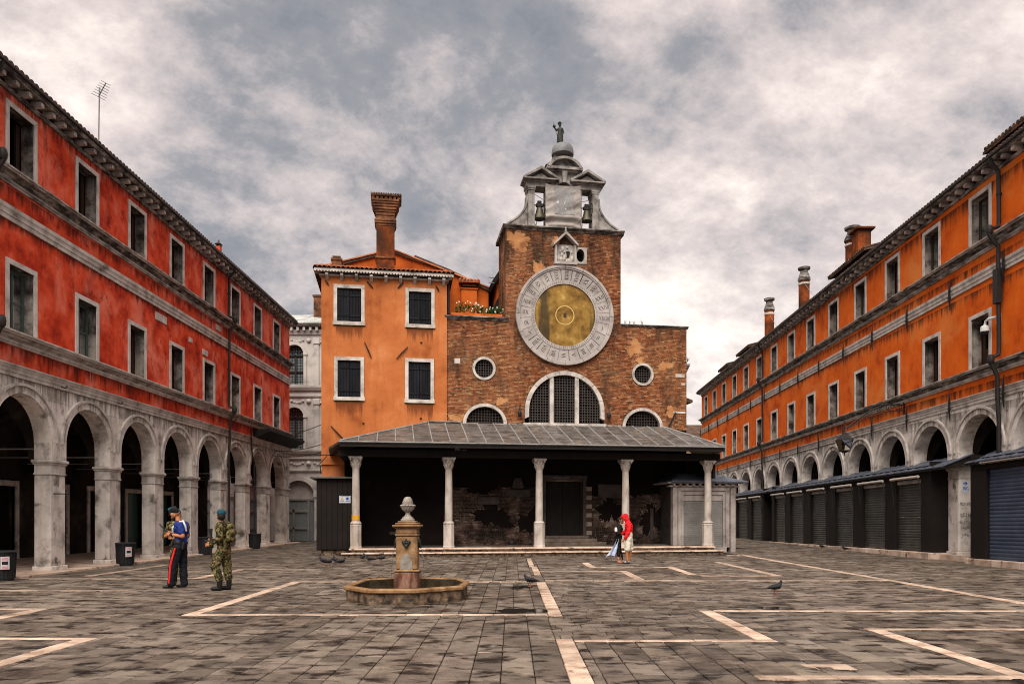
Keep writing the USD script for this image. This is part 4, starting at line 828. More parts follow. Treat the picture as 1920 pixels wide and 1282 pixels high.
for k, (a, b, zz) in (('lun1', (4.55, 6.72, 5.72)), ('lun2', (12.08, 14.2, 5.67))):
    w = part(church, 'lunette_window')
    ring_of(w, openings[k], glass_of[k], F - .07, F + .18, 'trim_stone', (-40, 50, 110, 150, 222))
    obj(w, 'sill_stone', MB(CH).cbox(a, b, F - .12, F + .18, zz - .02, zz + .09, .012), 'trim_stone')
    obj(w, 'glass', MB(CH).prism(glass_of[k], F + .20, F + .22), 'dark_room'); grille(w, glass_of[k], F + .12, .13, .009)
# wall irons
obj(church, 'wall_anchor', MB(CH).hull([(14.25, F - .06, 5.62), (14.33, F - .06, 5.60), (14.72, F - .06, 6.55), (14.80, F - .06, 6.53), (14.3, F - .02, 5.6), (14.75, F - .02, 6.55)]), 'iron')
for u in (7.28, 11.5): obj(church, 'lamp_bracket', MB(CH).tube([(u, F, 6.75), (u - .05, F - .16, 6.72), (u - .05, F - .18, 6.45)], .02, 6).lathe([(.03, 6.18), (.09, 6.24), (.10, 6.36), (.05, 6.45)], u - .05, F - .18, 8), 'iron')
# small carved niche with gable and the oval opening
nz = part(church, 'carved_niche')
obj(nz, 'relief_panel', MB(CH).box(8.95, 9.80, F - .03, F + .02, 13.35, 14.2), 'clock_stone')
rl = MB(CH); q = np.random.default_rng(21)
for k in range(26):
    u, z, s_ = q.uniform(9.05, 9.72), q.uniform(13.42, 14.1), q.uniform(.035, .085)
    t_ = trimesh.creation.icosphere(1, 1.0); v = t_.vertices * [s_, .05, s_ * q.uniform(1.0, 2.0)] + [u, F - .035, z]; rl.add(v, t_.faces)
obj(nz, 'relief_figures', rl, 'trim_stone')
obj(nz, 'frame', MB(CH).box(8.87, 8.96, F - .22, F, 13.35, 14.15).box(9.79, 9.88, F - .22, F, 13.35, 14.15).box(8.84, 9.91, F - .26, F, 13.24, 13.36), 'clock_stone')
gp = Polygon([(8.80, 14.08), (9.375, 14.62), (9.95, 14.08), (9.95, 14.19), (9.375, 14.76), (8.80, 14.19)])
obj(nz, 'gable', MB(CH).prism(gp, F - .32, F), 'clock_stone')
obj(nz, 'finial', MB(CH).lathe([(.03, 14.70), (.07, 14.78), (.03, 14.84), (.05, 14.90), (.0, 14.99)], 9.375, F - .22, 8), 'clock_stone')
obj(nz, 'lamp', MB(CH).tube([(9.45, F - .08, 13.95), (9.45, F - .34, 13.92), (9.45, F - .34, 13.8)], .014, 5).lathe([(.05, 13.5), (.09, 13.72), (.10, 13.76), (.03, 13.82)], 9.45, F - .34, 6), 'iron')
ov = part(church, 'oval_window')
obj(ov, 'frame', MB(CH).prism(sbox(9.92, 13.36, 10.42, 14.12).difference(openings['oval']), F - .05, F + .1), 'clock_stone')
obj(ov, 'glass', MB(CH).prism(openings['oval'], F + .3, F + .32), 'dark_room')

# the great clock
ck = part(church, 'clock')
pol = lambda r, a: (CX + r * math.cos(a), CZ + r * math.sin(a))
def sector(r0, r1, a0, a1, n=6): return Polygon([pol(r1, t) for t in np.linspace(a0, a1, n)] + [pol(r0, t) for t in np.linspace(a1, a0, n)])
obj(ck, 'backing', MB(CH).prism(Point(CX, CZ).buffer(2.28, 48), F - .06, F + .02), 'carving')
for k in range(24):
    a = math.radians(-2 - 15 * k)
    g0 = .0045 + (.006 if k in (2, 5, 9, 17, 19, 20) else 0)
    obj(ck, 'dial_stone', MB(CH).prism(sector(1.60, 2.12, a - math.radians(7.5) + g0, a + math.radians(7.5) - g0), F - .13 + rnd.uniform(-.004, .004), F - .05), 'clock_stone')
for k in range(16):
    a0, a1 = 2 * math.pi * k / 16 + .004, 2 * math.pi * (k + 1) / 16 - .004
    obj(ck, 'rim_stone', MB(CH).prism(sector(2.13, 2.31, a0, a1, 8), F - .17, F - .03).prism(sector(2.20, 2.31, a0, a1, 8), F - .20, F - .165), 'clock_stone')
obj(ck, 'inner_ring', MB(CH).prism(sector(1.44, 1.595, 0, 2 * math.pi - .0001, 96), F - .15, F - .05), 'clock_stone')
cv = MB(CH)
for k in range(96):                                                  # carved letters on the inner ring read as small strokes at this size
    a = 2 * math.pi * k / 96 + rnd.uniform(-.008, .008); w_ = rnd.uniform(.005, .014)
    cv.prism(sector(1.48, 1.56, a, a + w_, 2), F - .158, F - .148)
obj(ck, 'carved_ring', cv, 'carving', kind='stuff')
def strokes(text):
    x, out = 0.0, []
    for c in text:
        if c == 'I': out.append([(x + .016, 0), (x + .036, 0), (x + .036, .18), (x + .016, .18)]); x += .068
        elif c == 'V': out += [[(x, .18), (x + .026, .18), (x + .078, 0), (x + .062, 0)], [(x + .128, .18), (x + .116, .18), (x + .062, 0), (x + .074, 0)]]; x += .148
        else: out += [[(x, .18), (x + .026, .18), (x + .134, 0), (x + .108, 0)], [(x + .128, .18), (x + .116, .18), (x + .006, 0), (x + .018, 0)]]; x += .152
    return out, x - .02
NUM = ['XXIIII', 'I', 'II', 'III', 'IIII', 'V', 'VI', 'VII', 'VIII', 'VIIII', 'X', 'XI', 'XII', 'XIII', 'XIIII', 'XV', 'XVI', 'XVII', 'XVIII', 'XVIIII', 'XX', 'XXI', 'XXII', 'XXIII']
for k, txt in enumerate(NUM):
    st_, w_ = strokes(txt); a = math.radians(-2 - 15 * k); sc = min(1.0, .48 / w_)
    m = MB(CH)
    for pts in st_:
        P_ = [(1.86 + (x - w_ / 2) * sc, (y - .10)) for x, y in pts]
        m.prism(Polygon([(CX + r * math.cos(a) - s_ * math.sin(a), CZ + r * math.sin(a) + s_ * math.cos(a)) for r, s_ in P_]), F - .1365, F - .128)
    obj(ck, 'numeral', m, 'carving')
gd = MB(CH); gd.prism(Point(CX, CZ).buffer(1.44, 48), F - .09, F - .05)
obj(ck, 'gilded_disk', gd, 'gold_disk')
obj(ck, 'gold_circle', MB(CH).prism(sector(.415, .445, 0, 2 * math.pi - .0001, 64), F - .10, F - .085), 'gold_line')
obj(ck, 'centre_hole', MB(CH).box(CX - .065, CX + .065, F - .105, F - .08, CZ - .10, CZ + .10), 'carving')

# bell cote
bc = part(church, 'bell_cote'); N0, N1 = 2.75, 3.45
for a, b in ((7.66, 7.96), (10.70, 11.00)):
    obj(bc, 'pilaster', MB(CH).cbox(a, b, N0, N1, 14.96, 16.78, .01).cbox(a - .03, b + .03, N0 - .03, N1, 14.96, 15.06, .01).cbox(a - .03, b + .03, N0 - .03, N1, 16.66, 16.74, .01).cbox(a - .05, b + .05, N0 - .05, N1, 16.74, 16.84, .01), 'cote_stone')
for a, b in ((8.50, 8.98), (9.72, 10.20)):
    obj(bc, 'pier', MB(CH).cbox(a, b, N0 + .05, N1, 14.96, 16.84, .01), 'cote_stone')
for s_, ua in ((1, 7.64), (-1, 11.02)):
    pts = [(ua, 14.97), (ua, 16.45)]
    for t in np.linspace(0, 1, 12):
        pts.append((ua - s_ * (.02 + .93 * t ** 2.2), 16.45 - 1.36 * t ** .85))
    pts.append((ua - s_ * .97, 14.97))
    obj(bc, 'volute', MB(CH).prism(Polygon(pts).buffer(0), N0 + .1, N0 + .5), 'cote_stone')
    rim = LineString(pts[1:-1]).buffer(.035)
    obj(bc, 'volute_rim', MB(CH).prism(rim, N0 + .05, N0 + .55), 'cote_stone')
for c, w_ in ((8.24, .84), (10.44, .84)):
    obj(bc, 'entablature', MB(CH).cbox(c - w_ + .16, c + w_ - .16, N0, N1, 16.84, 17.04, .01).cbox(c - w_ + .1, c + w_ - .1, N0 - .07, N1, 17.04, 17.1, .01), 'cote_stone')
    obj(bc, 'pediment', MB(CH).prism(Polygon([(c - w_ + .25, 17.1), (c + w_ - .25, 17.1), (c, 17.48)]), N0 - .05, N1).prism(Polygon([(c - w_, 17.1), (c, 17.57), (c + w_, 17.1), (c + w_, 17.2), (c, 17.70), (c - w_, 17.2)]), N0 - .25, N1).box(c - w_, c + w_, N0 - .25, N1, 17.1, 17.16), 'cote_stone')
arch_ring = Polygon(ellipse(9.35, 16.72, .50, .50, 24, 0, math.pi) + ellipse(9.35, 16.72, .38, .38, 24, 0, math.pi)[::-1])
obj(bc, 'centre_wall', MB(CH).prism(Polygon([(8.62, 16.84), (10.08, 16.84), (10.08, 17.66), (8.62, 17.66)]).difference(Point(9.35, 16.72).buffer(.38)), N0 + .05, N1), 'cote_stone')
obj(bc, 'arch_ring', MB(CH).prism(arch_ring, N0 - .04, N0 + .1), 'cote_stone')
obj(bc, 'keystone', MB(CH).hull([(9.22, N0 - .16, 17.62), (9.48, N0 - .16, 17.62), (9.27, N0 - .10, 17.08), (9.43, N0 - .10, 17.08), (9.22, N0 + .06, 17.62), (9.48, N0 + .06, 17.62), (9.27, N0 + .06, 17.08), (9.43, N0 + .06, 17.08)]), 'cote_stone')
seg = lambda r, dz: ellipse(9.35, 17.52 + dz, r, r * .82, 24, math.radians(18), math.radians(162))
obj(bc, 'curved_pediment', MB(CH).prism(Polygon(seg(.86, .0) + seg(.72, 0)[::-1]), N0 - .25, N1).box(8.50, 10.20, N0 - .22, N1, 17.64, 17.76).prism(Polygon(seg(.74, 0) + [(9.0, 17.74)]).buffer(0), N0, N1 - .1).box(8.56, 10.14, N0 - .1, N1, 17.56, 17.64), 'cote_stone')
dn = (N0 + N1) / 2 - .1
obj(bc, 'attic', MB(CH).prism(Polygon([(8.50, 17.95), (10.20, 17.95), (9.95, 18.12), (9.80, 18.35), (9.78, 18.52), (8.92, 18.52), (8.90, 18.35), (8.75, 18.12)]), N0 + .1, N1 + .3), 'lead')
obj(bc, 'dome', MB(CH).lathe([(.50, 18.46), (.52, 18.48), (.515, 18.62), (.50, 18.74), (.46, 18.84), (.38, 18.93), (.25, 18.99), (.10, 19.01), (0, 19.01)], 9.33, dn, 24), 'dome_lead', smooth=50)
def bell(c, z, s_):
    b = part(bc, 'bell')
    obj(b, 'body', MB(CH).lathe([(0, z + .02), (.24 * s_, z), (.285 * s_, z), (.25 * s_, z + .12 * s_), (.18 * s_, z + .28 * s_), (.145 * s_, z + .44 * s_), (.12 * s_, z + .52 * s_), (.05 * s_, z + .56 * s_)], c, dn, 20), 'bell_metal', smooth=50)
    obj(b, 'yoke', MB(CH).cbox(c - .16, c + .16, dn - .07, dn + .07, z + .56 * s_, z + .72 * s_, .02).tube([(c - .33, dn, z + .64 * s_), (c + .33, dn, z + .64 * s_)], .03, 6).cbox(c - .1, c + .1, dn - .05, dn + .05, z + .72 * s_, z + .85 * s_, .02), 'iron')
    obj(b, 'clapper', MB(CH).tube([(c, dn, z + .3), (c + .01, dn, z - .06)], .015, 5).lathe([(0, z - .12), (.04, z - .08), (0, z - .03)], c + .01, dn, 8), 'iron')
    obj(b, 'wheel', MB(CH).tube([(c + .22, dn + .3 * math.cos(t), z + .55 + .3 * math.sin(t)) for t in np.linspace(0, 2 * math.pi, 18)], .015, 5), 'iron')
dn0 = dn; dn = N0 + .22; bell(8.22, 15.42, 1.0); bell(10.47, 15.45, .95); dn = dn0
obj(bc, 'bell_rope', MB(CH).tube([(8.1, dn, 15.4), (8.02, dn + .02, 14.97)], .012, 5).tube([(10.3, dn, 15.42), (10.22, dn, 14.97)], .012, 5).tube([(7.96, dn, 16.6), (8.4, dn, 16.35)], .012, 5).tube([(10.25, dn, 16.35), (10.72, dn, 16.5)], .012, 5), 'iron')
# statue on the dome
sc_ = part(church, 'statue')
def solid(bones, L=.03, it=6):
    hulls = []
    for (p, r), (p2, r2) in bones:
        a = m3.Manifold.sphere(r, 12).translate(list(map(float, p))); b = m3.Manifold.sphere(r2, 12).translate(list(map(float, p2)))
        hulls.append(m3.Manifold.batch_hull([a, b]))
    M = m3.Manifold.batch_boolean(hulls, m3.OpType.Add)
    M = M.refine_to_length(L); me = M.to_mesh()
    t = trimesh.Trimesh(me.vert_properties[:, :3], me.tri_verts, process=True)
    if it: trimesh.smoothing.filter_taubin(t, iterations=it)
    return t
V3 = lambda u, z, n=0: (9.20 + u, dn + n, 19.0 + z)
fig = solid([((V3(-.05, .08), .10), (V3(-.02, .42), .11)), ((V3(.06, .08), .10), (V3(.04, .42), .12)), ((V3(.0, .40), .12), (V3(.02, .66), .125)), ((V3(-.07, .70), .06), (V3(.11, .70), .06)),
             ((V3(.02, .70), .05), (V3(.0, .84), .045)), ((V3(0, .86), .062), (V3(-.01, .93), .065)), ((V3(-.08, .70), .05), (V3(-.17, .60, -.05), .04)), ((V3(-.17, .60, -.05), .04), (V3(-.26, .68, -.08), .035)),
             ((V3(.12, .70), .05), (V3(.17, .54), .042)), ((V3(.17, .54), .042), (V3(.09, .44, -.08), .035))])
obj(sc_, 'figure', MB(CH).tm(fig), 'bronze', smooth=True)
obj(sc_, 'hat', MB(CH).lathe([(.09, 19.95), (.10, 19.965), (.065, 20.0), (.055, 20.03), (0, 20.04)], 9.19, dn, 10), 'bronze')
obj(sc_, 'staff', MB(CH).tube([V3(-.03, .02, -.1), V3(-.26, .66, -.09), V3(-.30, .84, -.09)], .012, 5).tm(trimesh.creation.icosphere(1, .075).apply_translation(V3(-.29, .76, -.09))).tube([V3(-.30, .8, -.09), V3(-.31, .97, -.09)], .01, 5), 'bronze')
# sheet hung in the middle of the bell cote
uu, zz = np.meshgrid(np.linspace(8.44, 10.10, 34), np.linspace(15.0, 16.9, 34))
def sheet(uu, zz, off): 
    P_ = np.stack([uu, 0 * uu, zz], -1)
    fold = 1.9 * meshkit.fbm(np.stack([uu * 1.2 + zz * .8, 0 * uu, zz * 3.2 - uu * 1.1], -1).reshape(-1, 3), 4, 5).reshape(uu.shape)
    sag = np.where(zz < 15.55, .10 * np.sin((zz - 15.0) / .55 * 3 * np.pi + 1.2 * (uu - 9.35) ** 2), 0)
    side = np.abs(uu - 9.27) / .83
    n = N0 - .06 - .10 * (fold - .5) * (.4 + side) - sag * .6 - .02 + off
    return np.stack([uu, n, zz + .04 * (side ** 2) * (zz - 16)], -1)
def grid_mesh(P_, th):
    h, w_ = P_.shape[:2]; a = P_.reshape(-1, 3); b = a + [0, th, 0]; f = []
    for i in range(h - 1):
        for j in range(w_ - 1):
            k = i * w_ + j; f += [[k, k + 1, k + w_ + 1, k + w_], [k + h * w_ + w_, k + h * w_ + w_ + 1, k + h * w_ + 1, k + h * w_]]
    edge = [i * w_ for i in range(h)], [i * w_ + w_ - 1 for i in range(h)], list(range(w_)), [(h - 1) * w_ + j for j in range(w_)]
    for e in edge:
        for p_, q_ in zip(e, e[1:]): f.append([p_, q_, q_ + h * w_, p_ + h * w_])
    return np.vstack([a, b]), np.array(f)
sh = thing('hanging_sheet', 'pale creased sheet hung over the middle opening of the bell cote', 'sheet')
v, f = grid_mesh(sheet(uu, zz, 0), .01); obj(sh, 'cloth', MB(CH).add(v, f), 'sheet_cloth', smooth=60)
obj(sh, 'net_panel', MB(CH).add(*grid_mesh(sheet(*np.meshgrid(np.linspace(8.88, 9.78, 16), np.linspace(15.56, 16.8, 16)), -.022), .006)), 'net', smooth=60)
for u in (8.98, 9.33): obj(sh, 'light_slit', MB(CH).hull([(u - .02, N0 - .13, 16.1), (u + .07, N0 - .13, 16.2), (u + .05, N0 - .13, 16.05), (u + .07, N0 - .13, 15.75), (u - .02, N0 - .12, 16.1), (u + .09, N0 - .12, 15.75)]), 'white_paint')
# tufts growing on the ledges
gr = MB(CH); q = np.random.default_rng(8)
for cu_, cz_ in ((12.5, 10.64), (12.7, 10.64), (12.25, 10.64), (13.1, 10.64), (15.35, 9.0), (15.3, 8.9), (8.0, 14.96), (10.0, 14.95)):
    for k in range(9):
        a = q.uniform(-.9, .9); l = q.uniform(.08, .26); gr.tube([(cu_, F - .05, cz_), (cu_ + a * l * .5, F - .08, cz_ + l * .7), (cu_ + a * l, F - .1, cz_ + l * .95)], [.006, .005, .002], 4)
tag(obj('/World', 'ledge_weeds', gr, 'leaf'), 'thin weeds growing on the ledge right of the clock tower', 'weeds', None, 'stuff')
# ---------------------------------------------------------------- portico: platform, columns, beam, lead roof
pl = part(church, 'platform')
def run(path, name, u0, u1, n0, n1, z0, z1, mat, lo=1.3, hi=2.4, c=.02):
    x = u0
    while x < u1 - .01:
        e = min(x + rnd.uniform(lo, hi), u1)
        if u1 - e < lo * .6: e = u1
        obj(path, name, MB(CH).cbox(x + .003, e - .003, n0, n1, z0, z1, c), mat); x = e
run(pl, 'lower_riser', -.50, 15.55, -.78, -.36, -.2, .10, 'basin_stone', c=.006)
run(pl, 'lower_tread', -.54, 15.60, -.84, -.36, .10, .16, 'pink_stone')
run(pl, 'upper_riser', -.22, 15.32, -.38, .0, .0, .255, 'basin_stone', c=.006)
run(pl, 'upper_tread', -.26, 15.36, -.44, .30, .255, .315, 'pink_stone')
obj(pl, 'floor', MB(CH).box(-.2, 15.3, .30, F, -.2, .31), 'slab_stone')
run(pl, 'floor_slab', -.2, 15.3, .31, F - .01, .30, .322, 'slab_stone', .7, 1.2, .005)
# door steps
for k, (a, b, n) in enumerate(((8.1, 11.1, .95), (8.25, 10.75, .65), (8.4, 10.45, .35))):
    obj(pl, 'door_step', MB(CH).cbox(a, b, F - n, F, .31 + .14 * k, .45 + .14 * k, .015), 'low_step')
# the wall under the roof
lw = sbox(3.9, .3, 15.3, 5.70).difference(openings['door'].buffer(.01))
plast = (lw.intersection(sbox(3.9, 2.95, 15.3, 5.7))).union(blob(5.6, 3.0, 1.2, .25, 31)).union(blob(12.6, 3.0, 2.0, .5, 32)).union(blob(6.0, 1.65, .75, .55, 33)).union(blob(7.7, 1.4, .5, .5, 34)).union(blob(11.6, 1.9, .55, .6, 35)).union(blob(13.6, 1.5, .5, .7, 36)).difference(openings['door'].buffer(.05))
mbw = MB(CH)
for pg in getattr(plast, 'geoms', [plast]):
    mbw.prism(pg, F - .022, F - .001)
mbw.prism(Polygon([(-.62, .3), (3.92, .3), (3.92, 5.78), (3.1, 5.78), (-.62, 4.52)]), 2.65 - .03, 2.65 - .004)  # near-black sheet on the house wall, painted shade below the portico roof
obj(church, 'portico_plaster', mbw, 'shaded_low_plaster')
lowb = lw.intersection(sbox(3.9, .3, 15.3, 3.1)).difference(plast.buffer(.005))
m, _ = bricks(lowb, 'shaded_low_brick', F - .014, None, 12, 0, drop=.03, jit=.008)
obj(face, 'portico_bricks', m, 'shaded_low_brick', kind='stuff')
dr = part(church, 'doorway')
for a, b in ((8.30, 8.46), (10.22, 10.38)): obj(dr, 'jamb', MB(CH).cbox(a, b, F - .12, F + .3, .72, 3.30, .01), 'marble_panel')
obj(dr, 'lintel', MB(CH).cbox(8.26, 10.42, F - .14, F + .3, 3.30, 3.52, .01), 'marble_panel')
obj(dr, 'door_leaf', MB(CH).box(8.46, 9.33, F + .3, F + .36, .73, 3.25).box(9.35, 10.22, F + .3, F + .36, .73, 3.25), 'dark_wood')
for k in range(11):
    obj(dr, 'striped_block', MB(CH).cbox(10.385, 10.66, F - .07, F, .75 + .205 * k, .75 + .205 * (k + 1) - .006, .006), 'stripe_white' if k % 2 == 0 else 'stripe_red')
lt = meshkit.text_mesh('Ala Mea Flama', .085, .004)
lt.vertices = np.stack([lt.vertices[:, 0] * .95 + 8.80, F - .145 - lt.vertices[:, 2], lt.vertices[:, 1] + 3.36], 1)
obj(dr, 'lettering', MB(CH).tm(lt), 'rod_iron')
for nm, u0_, u1_, z0_, z1_ in (('inscribed_plaque', 6.62, 7.72, 2.50, 2.84), ('inscribed_plaque', 10.96, 12.1, 2.48, 3.12), ('marble_slab', 5.3, 6.3, 2.16, 2.5), ('marble_slab', 13.5, 13.66, .5, 2.0)):
    obj(church, nm, MB(CH).cbox(u0_, u1_, F - .07, F - .02, z0_, z1_, .012), 'marble_panel')
obj(church, 'crest', MB(CH).tm(solid([(((6.98, F - .06, 3.0), .10), ((7.34, F - .06, 3.0), .10)), (((7.16, F - .06, 3.0), .12), ((7.16, F - .06, 3.32), .09)), (((7.0, F - .06, 3.12), .08), ((7.06, F - .06, 3.34), .06)), (((7.32, F - .06, 3.12), .08), ((7.26, F - .06, 3.34), .06))], .06, 2)), 'marble_panel', smooth=True)
obj(church, 'small_notice', MB(CH).box(.98, 1.2, F - .045, F - .03, 2.66, 2.80), 'paper')
obj(church, 'ledge_bar', MB(CH).box(1.35, 2.25, F - .16, F - .02, .80, .94), 'marble_panel')
for u in (6.85, 7.7): obj(church, 'stone_ball', MB(CH).tm(trimesh.creation.icosphere(2, .10).apply_translation((u, F - .25, .42))), 'marble_panel', smooth=True)
# floodlights under the eaves
fl_ = part(church, 'floodlight')
obj(fl_, 'lamp_head', MB(CH).cbox(4.05, 4.25, .0, .12, 4.36, 4.5, .01).cbox(4.36, 4.54, .0, .1, 4.34, 4.42, .01), 'paper'); obj(fl_, 'arm', MB(CH).tube([(4.28, .05, 4.45), (4.25, .05, 4.2)], .015, 5), 'rod_iron')
# columns
def column(u):
    c = part(church, 'column')
    oc = math.pi / 8
    obj(c, 'pedestal', MB(CH).lathe([(.255, .315), (.255, .38), (.235, .40), (.235, 1.24), (.245, 1.26), (.22, 1.30)], u, 0, 8, oc), 'column_stone')
    obj(c, 'base', MB(CH).lathe([(.20, 1.30), (.23, 1.32), (.235, 1.35), (.20, 1.38), (.19, 1.41), (.165, 1.42)], u, 0, 20), 'column_stone', smooth=35)
    obj(c, 'shaft', MB(CH).lathe([(.160, 1.42), (.158, 2.2), (.150, 3.0), (.140, 3.56), (.155, 3.57), (.155, 3.60)], u, 0, 20), 'column_stone', smooth=35)
    m = MB(CH).lathe([(.145, 3.60), (.15, 3.72), (.18, 3.86), (.225, 3.97), (.225, 3.98)], u, 0, 20)
    for tier, (z0, h, r0, r1, cnt, ph) in enumerate(((3.60, .19, .15, .225, 8, 0), (3.72, .22, .165, .26, 8, math.pi / 8))):
        for k in range(cnt):
            a = ph + 2 * math.pi * k / cnt; ca, sa = math.cos(a), math.sin(a)
            w_ = .055; P_ = lambda r, s_, z: (u + r * ca - s_ * sa, r * sa + s_ * ca, z)
            m.hull([P_(r0, -w_, z0), P_(r0, w_, z0), P_(r0 + .02, -w_ * 1.1, z0 + h * .7), P_(r0 + .02, w_ * 1.1, z0 + h * .7), P_(r1 - .02, -w_ * .6, z0 + h), P_(r1 - .02, w_ * .6, z0 + h), P_(r1, 0, z0 + h * .86)])
    for a in (math.pi / 4, 3 * math.pi / 4, 5 * math.pi / 4, 7 * math.pi / 4):
        ca, sa = math.cos(a), math.sin(a)
        m.tm(trimesh.creation.icosphere(1, .05).apply_translation((u + .28 * ca, .28 * sa, 3.95)))
    obj(c, 'capital', m, 'column_stone')
    sq = Polygon([(-.27, -.27), (0, -.225), (.27, -.27), (.225, 0), (.27, .27), (0, .225), (-.27, .27), (-.225, 0)])
    obj(c, 'abacus', MB(CH).prism(affinity.translate(sq, u, 0), 3.98, 4.06, 'xy'), 'column_stone')
    return c
for u in (0, 3.79, 7.63, 11.43, 15.19): c = column(u)
obj(church, 'yellow_sticker', MB(CH).lathe([(.1655, 1.47), (.1655, 1.68)], 0, 0, 20), 'sign_yellow', label='yellow paper strip round the foot of the first column')
# timber
tb = part(church, 'roof_timber')
obj(tb, 'front_beam', MB(CH).cbox(-.7, 15.7, -.17, .17, 4.06, 4.36, .015), 'dark_wood')
obj(tb, 'side_beam', MB(CH).cbox(-.67, -.43, .17, 2.6, 4.06, 4.34, .015), 'dark_wood')
obj(tb, 'side_boarding', MB(CH).box(15.5, 15.62, .17, F + .6, 3.3, 4.40), 'dark_wood')  # added dark board, keeps the portico end in shade and closes the view
x = -.3
while x < 15.5:
    ne = min(F - .12, -.9 + (x + .5) * .93, -.9 + (15.5 - x) * 2.2)
    zo = lambda n, o: 4.62 + (n + .8) * .3493 - o
    if ne > -.3: obj(tb, 'rafter', MB(CH).add([[x + a, n, z] for a in (-.055, .055) for n, z in ((-.78, zo(-.78, .22)), (ne, zo(ne, .22)), (ne, zo(ne, .105)), (-.78, zo(-.78, .105)))], [[0, 1, 2, 3], [7, 6, 5, 4], [0, 4, 5, 1], [1, 5, 6, 2], [2, 6, 7, 3], [3, 7, 4, 0]]), 'dark_wood')
    x += .62
# lead covering: front slope of sheets between standing rolls, two hipped ends
zf = lambda n: 4.62 + (n + .8) * (5.86 - 4.62) / (F + .8)
front = Polygon([(-.60, -.82), (15.60, -.82), (14.10, F), (3.10, F)])
rf = part(church, 'lead_roof')
obj(rf, 'deck', MB(CH).add([[u, n, zf(n) - o] for o in (.10, .012) for u, n in front.exterior.coords[:4]], [[0, 1, 2, 3], [7, 6, 5, 4], [0, 4, 5, 1], [1, 5, 6, 2], [2, 6, 7, 3], [3, 7, 4, 0]]), 'dark_wood')
ribs = np.arange(-.60, 15.7, .735)
for a, b in zip(ribs, ribs[1:]):
    for n0_, n1_ in ((-.82, .1), (.1, 1.1), (1.1, F)):
        g_ = front.intersection(sbox(a + .005, n0_, b - .005, n1_ + .03))
        if g_.is_empty or g_.area < .01 or g_.geom_type != 'Polygon': continue
        t = trimesh.creation.extrude_polygon(g_, .008, engine='earcut'); v = t.vertices.copy(); up = v[:, 2].copy()
        lift = .014 * (n1_ - v[:, 1]) / (n1_ - n0_) + rnd.uniform(0, .004)
        v[:, 2] = zf(v[:, 1]) - .008 + up + lift; obj(rf, 'lead_sheet', MB(CH).add(v, t.faces), 'lead')
for a in ribs:
    s_ = front.intersection(LineString([(a, -2), (a, 5)]))
    if s_.length > .1: b = s_.bounds; obj(rf, 'standing_roll', MB(CH).tube([(a + rnd.uniform(-.008, .008), b[1] - .01, zf(b[1]) + .012), (a, (b[1] + b[3]) / 2, zf((b[1] + b[3]) / 2) + .014), (a + rnd.uniform(-.008, .008), b[3], zf(b[3]) + .012)], .028, 6), 'lead_rib')
HL, HR = (-1.25, 4.40), (16.25, 4.42)
for (c0, apex, far_, nm) in (((-.60, -.82), (3.10, F), (HL[0], F - .1, HL[1]), 'hip'), ((15.60, -.82), (14.10, F), (HR[0], F + .6, HR[1]), 'hip')):
    A = np.array([c0[0], c0[1], zf(c0[1])]); B = np.array([apex[0], F, zf(F)]); C_ = np.array(far_); D_ = (A + C_) / 2 + np.array([np.sign(c0[0] - 7) * .22, -.15, -.02])
    v = np.array([A, B, C_, D_]); v = np.vstack([v, v - [0, 0, .09]])
    obj(rf, 'hip_slope', MB(CH).add(v, [[0, 1, 2], [0, 2, 3], [4, 6, 5], [4, 7, 6], [0, 4, 5], [0, 5, 1], [1, 5, 6], [1, 6, 2], [2, 6, 7], [2, 7, 3], [3, 7, 4], [3, 4, 0]]), 'lead')
    obj(rf, 'hip_roll', MB(CH).tube([A + [0, 0, .02], (A + B) / 2 + [0, 0, .025], B + [0, 0, .02]], .045, 6), 'lead_rib')
obj(rf, 'eave_edge', MB(CH).tube([(-.62, -.83, zf(-.82) - .02), (15.62, -.83, zf(-.82) - .02)], .03, 6), 'lead_rib')
obj(rf, 'fascia', MB(CH).box(-.6, 15.6, -.80, -.76, 4.40, 4.58), 'dark_wood')
run(rf, 'flashing', 3.0, 4.55, F - .16, F + .02, 5.84, 5.92, 'sooty_shade_stone', 1.0, 1.5); run(rf, 'flashing', 6.75, 7.38, F - .14, F, 5.80, 5.88, 'sooty_shade_stone'); run(rf, 'flashing', 11.38, 12.05, F - .14, F, 5.80, 5.88, 'sooty_shade_stone')
